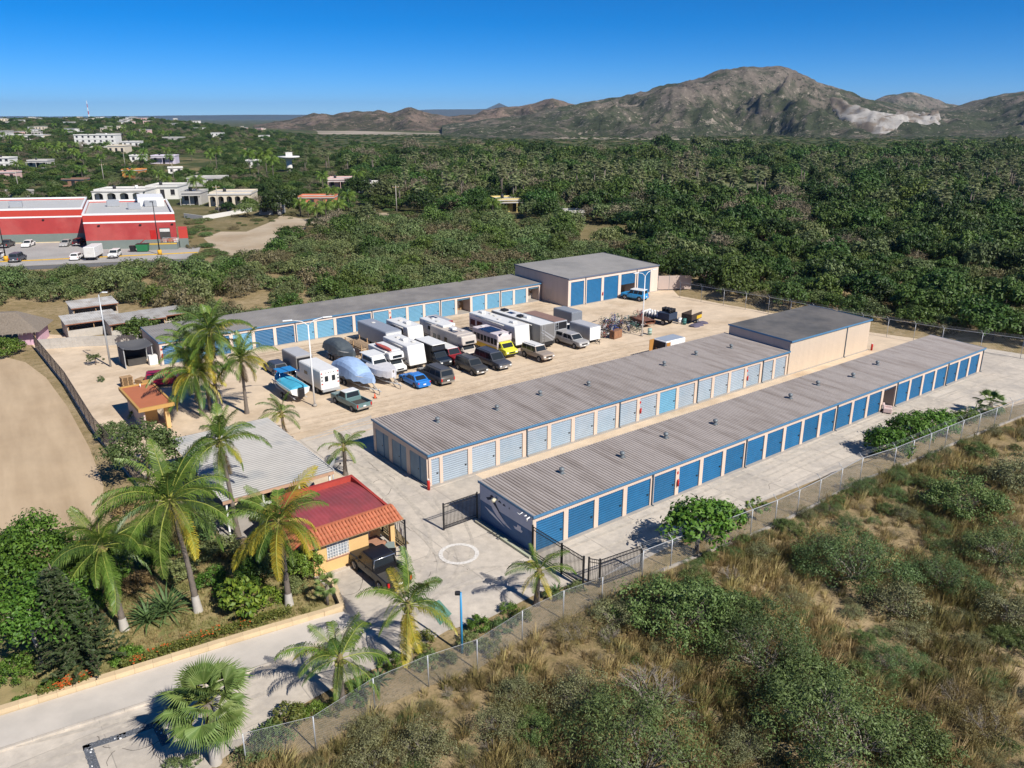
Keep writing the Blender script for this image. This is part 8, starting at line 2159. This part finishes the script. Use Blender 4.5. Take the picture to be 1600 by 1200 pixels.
cpts += [(470, 338, 4), (482, 340, 3.6), (510, 342, 4), (530, 338, 3.6), (495, 346, 3.4), (545, 330, 5), (505, 298, 6), (770, 340, 4.5), (560, 300, 7), (520, 320, 5)]
for _ in range(26): cpts.append((rdf.uniform(0, 330), rdf.uniform(205, 262), rdf.uniform(5.5, 8)))
for i, (px, py, h) in enumerate(cpts):
    p = PH(px, py); e = empty('coconut_palm', p, rdf.uniform(0, 6.28), 'coconut palm standing among the houses of the town', 'palm tree', 'coconut palms of the town')
    link('trunk', fan_trunk, e, (0, 0, -.5), None, scale=(6, 6, h + .5)); s = 2.4 + h * .19; link('crown', fcs[i % 3], e, (0, 0, h), None, scale=(s, s, s))
# round dark tree by the clearing and cars in the town
e = empty('tree', PH(440, 338), 0, 'large round dark tree at the edge of the sandy clearing', 'tree'); link('trunk', ftrunk[0], e, None, None, scale=(3, 3, 3)); link('crown', forest_src[2], e, (0, 0, .8), None, scale=(5.4, 5.4, 6.2))
e = empty('tree', PH(388, 340), 0, 'small tree before the cream arched house', 'tree'); link('trunk', ftrunk[1], e, None, None, scale=(2.2, 2.2, 2.2)); link('crown', brush_src[4], e, (0, 0, 1.2), None, scale=(3.2, 3.2, 3.6))
car('pickup_truck', 'black pickup on the sandy clearing', PH(561, 337), .1, 5.2, 1.9, 1.75, p_black, 'crew', cat='pickup')
car('car', 'red car parked before the pink house', PH(551, 302), 2.9, 4.4, 1.8, 1.45, p_red, 'hatch')
car('car', 'white car parked before the white tank house', PH(564, 303), .2, 4.4, 1.8, 1.45, p_white, 'sedan')
car('suv', 'dark suv parked at the arches of the white house', PH(172, 322), SA + PI / 2, 4.6, 1.85, 1.75, p_navy, 'suv')
car('pickup_truck', 'dark pickup parked at the long cream house', PH(350, 330), .1, 5.2, 1.9, 1.75, p_dgun, 'crew', cat='pickup')

# ================================================================= air
hz = MB(); hz.box(-17000, 17000, -300, 17000, -3, 330)
hm_ = bpy.data.materials.new('haze_air'); hm_.use_nodes = True
nn_ = hm_.node_tree.nodes; nn_.remove(nn_['Principled BSDF'])
pv = nn_.new('ShaderNodeVolumePrincipled'); pv.inputs['Color'].default_value = (.48, .70, 1, 1); pv.inputs['Density'].default_value = 4.5e-5; pv.inputs['Anisotropy'].default_value = 0.2
hm_.node_tree.links.new(pv.outputs[0], nn_['Material Output'].inputs['Volume'])
ho = hz.build('haze', hm_); ho['kind'] = 'stuff'

# ================================================================= wear on the ground: wheel tracks, tyre marks, cracks
m_rut = mat('packed_sand_rut', (.50, .39, .275), .95, .18, 2.5, col2=(.57, .45, .32), s2=1.2, mix2=(.42, .58))
m_skid = mat('tyre_darkened_concrete', (.405, .36, .305), .88, .18, 3, col2=(.49, .435, .36), s2=1.6, mix2=(.42, .60))
m_crack = mat('crack_in_concrete', (.13, .115, .10), .95, .2, 4)
def ribbon(name, pts, w, z, m, parent, rdm, jag=.35):
    V = []
    for i, p in enumerate(pts):
        d = pts[min(i + 1, len(pts) - 1)] - pts[max(i - 1, 0)]; s = Vector((-d.y, d.x, 0)).normalized(); a = w / 2 * (1 + jag * rdm.uniform(-1, 1)); b = w / 2 * (1 + jag * rdm.uniform(-1, 1))
        if i in (0, len(pts) - 1): a = b = .01
        V += [(p.x + s.x * a, p.y + s.y * a, z), (p.x - s.x * b, p.y - s.y * b, z)]
    mb = MB(); mb.add(V, [(2 * i + 1, 2 * i + 3, 2 * i + 2, 2 * i) for i in range(len(pts) - 1)])
    o = mb.build(name, m, parent); return o
rdw = random.Random(19); ysand = bpy.data.objects['yard_sand']; cdrive = bpy.data.objects['concrete_drive']
zc = 0
for k in range(12):
    u0, u1 = rdw.uniform(-8, 12), rdw.uniform(34, 70); v0 = rdw.uniform(25.5, 33.5); f = rdw.uniform(0, 6)
    for off in (0, 1.5):
        pts = [UV(u0 + (u1 - u0) * t / 26, v0 + off + 1.1 * math.sin(f + t * .21) + rdw.uniform(-.04, .04)) for t in range(27)]; zc += 1
        ribbon('wheel_track', pts, rdw.uniform(.22, .34), .006 + .0012 * zc, m_rut, ysand, rdw)
for k in range(7):
    u0, u1 = rdw.uniform(-6, 5), rdw.uniform(40, 66); v0 = rdw.uniform(55, 60.5); f = rdw.uniform(0, 6)
    for off in (0, 1.5):
        pts = [UV(u0 + (u1 - u0) * t / 26, v0 + off * .8 + .8 * math.sin(f + t * .2)) for t in range(27)]; zc += 1
        ribbon('wheel_track', pts, rdw.uniform(.22, .32), .006 + .0012 * zc, m_rut, ysand, rdw)
zc = 0
curves = [[(80, 1190), (300, 1110), (520, 1020), (640, 930), (690, 850), (650, 780), (560, 715), (500, 690)], [(20, 1185), (260, 1120), (500, 1035), (640, 950), (720, 870), (705, 800), (690, 770)], [(600, 960), (740, 900), (880, 890), (1000, 850), (1200, 745), (1400, 655), (1540, 600)], [(560, 980), (700, 890), (640, 800), (540, 700)], [(860, 880), (1050, 800), (1300, 690), (1500, 605), (1590, 580)]]
for c_ in curves:
    w_ = [P(*q) for q in c_]
    for off in (-.75, .75):
        pts = []
        for i in range(len(w_) - 1):
            for t in range(7):
                a = w_[max(i - 1, 0)]; b = w_[i]; c2_ = w_[i + 1]; d = w_[min(i + 2, len(w_) - 1)]; t_ = t / 7
                q = .5 * ((2 * b) + (c2_ - a) * t_ + (2 * a - 5 * b + 4 * c2_ - d) * t_ ** 2 + (3 * b - a - 3 * c2_ + d) * t_ ** 3); dr = (c2_ - b).normalized(); pts.append(q + Vector((-dr.y, dr.x, 0)) * off)
        zc += 1; ribbon('tyre_mark', pts, .24, .034 + .0012 * zc, m_skid, cdrive, rdw, .5)
for k in range(26):
    px, py = rdw.choice(((rdw.uniform(560, 760), rdw.uniform(790, 930)), (rdw.uniform(60, 480), rdw.uniform(1060, 1190)), (rdw.uniform(900, 1350), 0), (rdw.uniform(480, 640), rdw.uniform(690, 760))))
    if py == 0: py = float(np.interp(px, [900, 1350], [870, 690])) + rdw.uniform(-15, 15)
    p = P(px, py); a = rdw.uniform(0, 6.28); pts = [p]
    for j in range(rdw.randrange(7, 16)): a += rdw.uniform(-.55, .55); pts.append(pts[-1] + Vector((math.cos(a), math.sin(a), 0)) * .3)
    if all(inpoly(*toUV(q), conc) for q in pts): ribbon('crack', pts, .035, .0315 + .00006 * k, m_crack, cdrive, rdw, .6)
# utility poles of the town
def upole(px, py, h, label):
    e = empty('utility_pole', PH(px, py), .3, label, 'utility pole', 'utility poles of the town'); mb = MB(); mb.tube([(0, 0, -.5), (0, 0, h)], [.17, .11], 7); mb.build('pole', m_concg, e); MB().box(-1.1, 1.1, -.06, .06, h - .6, h - .45).build('cross_arm', m_wood, e)
    for x in (-.9, 0, .9): mb = MB(); mb.lathe([(0, 0), (.07, 0), (.05, .2), (0, .22)], 7, org=(x, 0, h - .45)); mb.build('insulator', m_white, e)
for px, py, lab in ((163, 286, 'utility pole above the arched white house'), (272, 284, 'utility pole beside the walled white yard'), (342, 332, 'utility pole at the cream arched house'), (620, 332, 'utility pole at the far end of the sandy clearing'), (30, 300, 'utility pole at the left edge of the town'), (196, 262, 'utility pole below the cream hall')): upole(px, py, 8.5, lab)
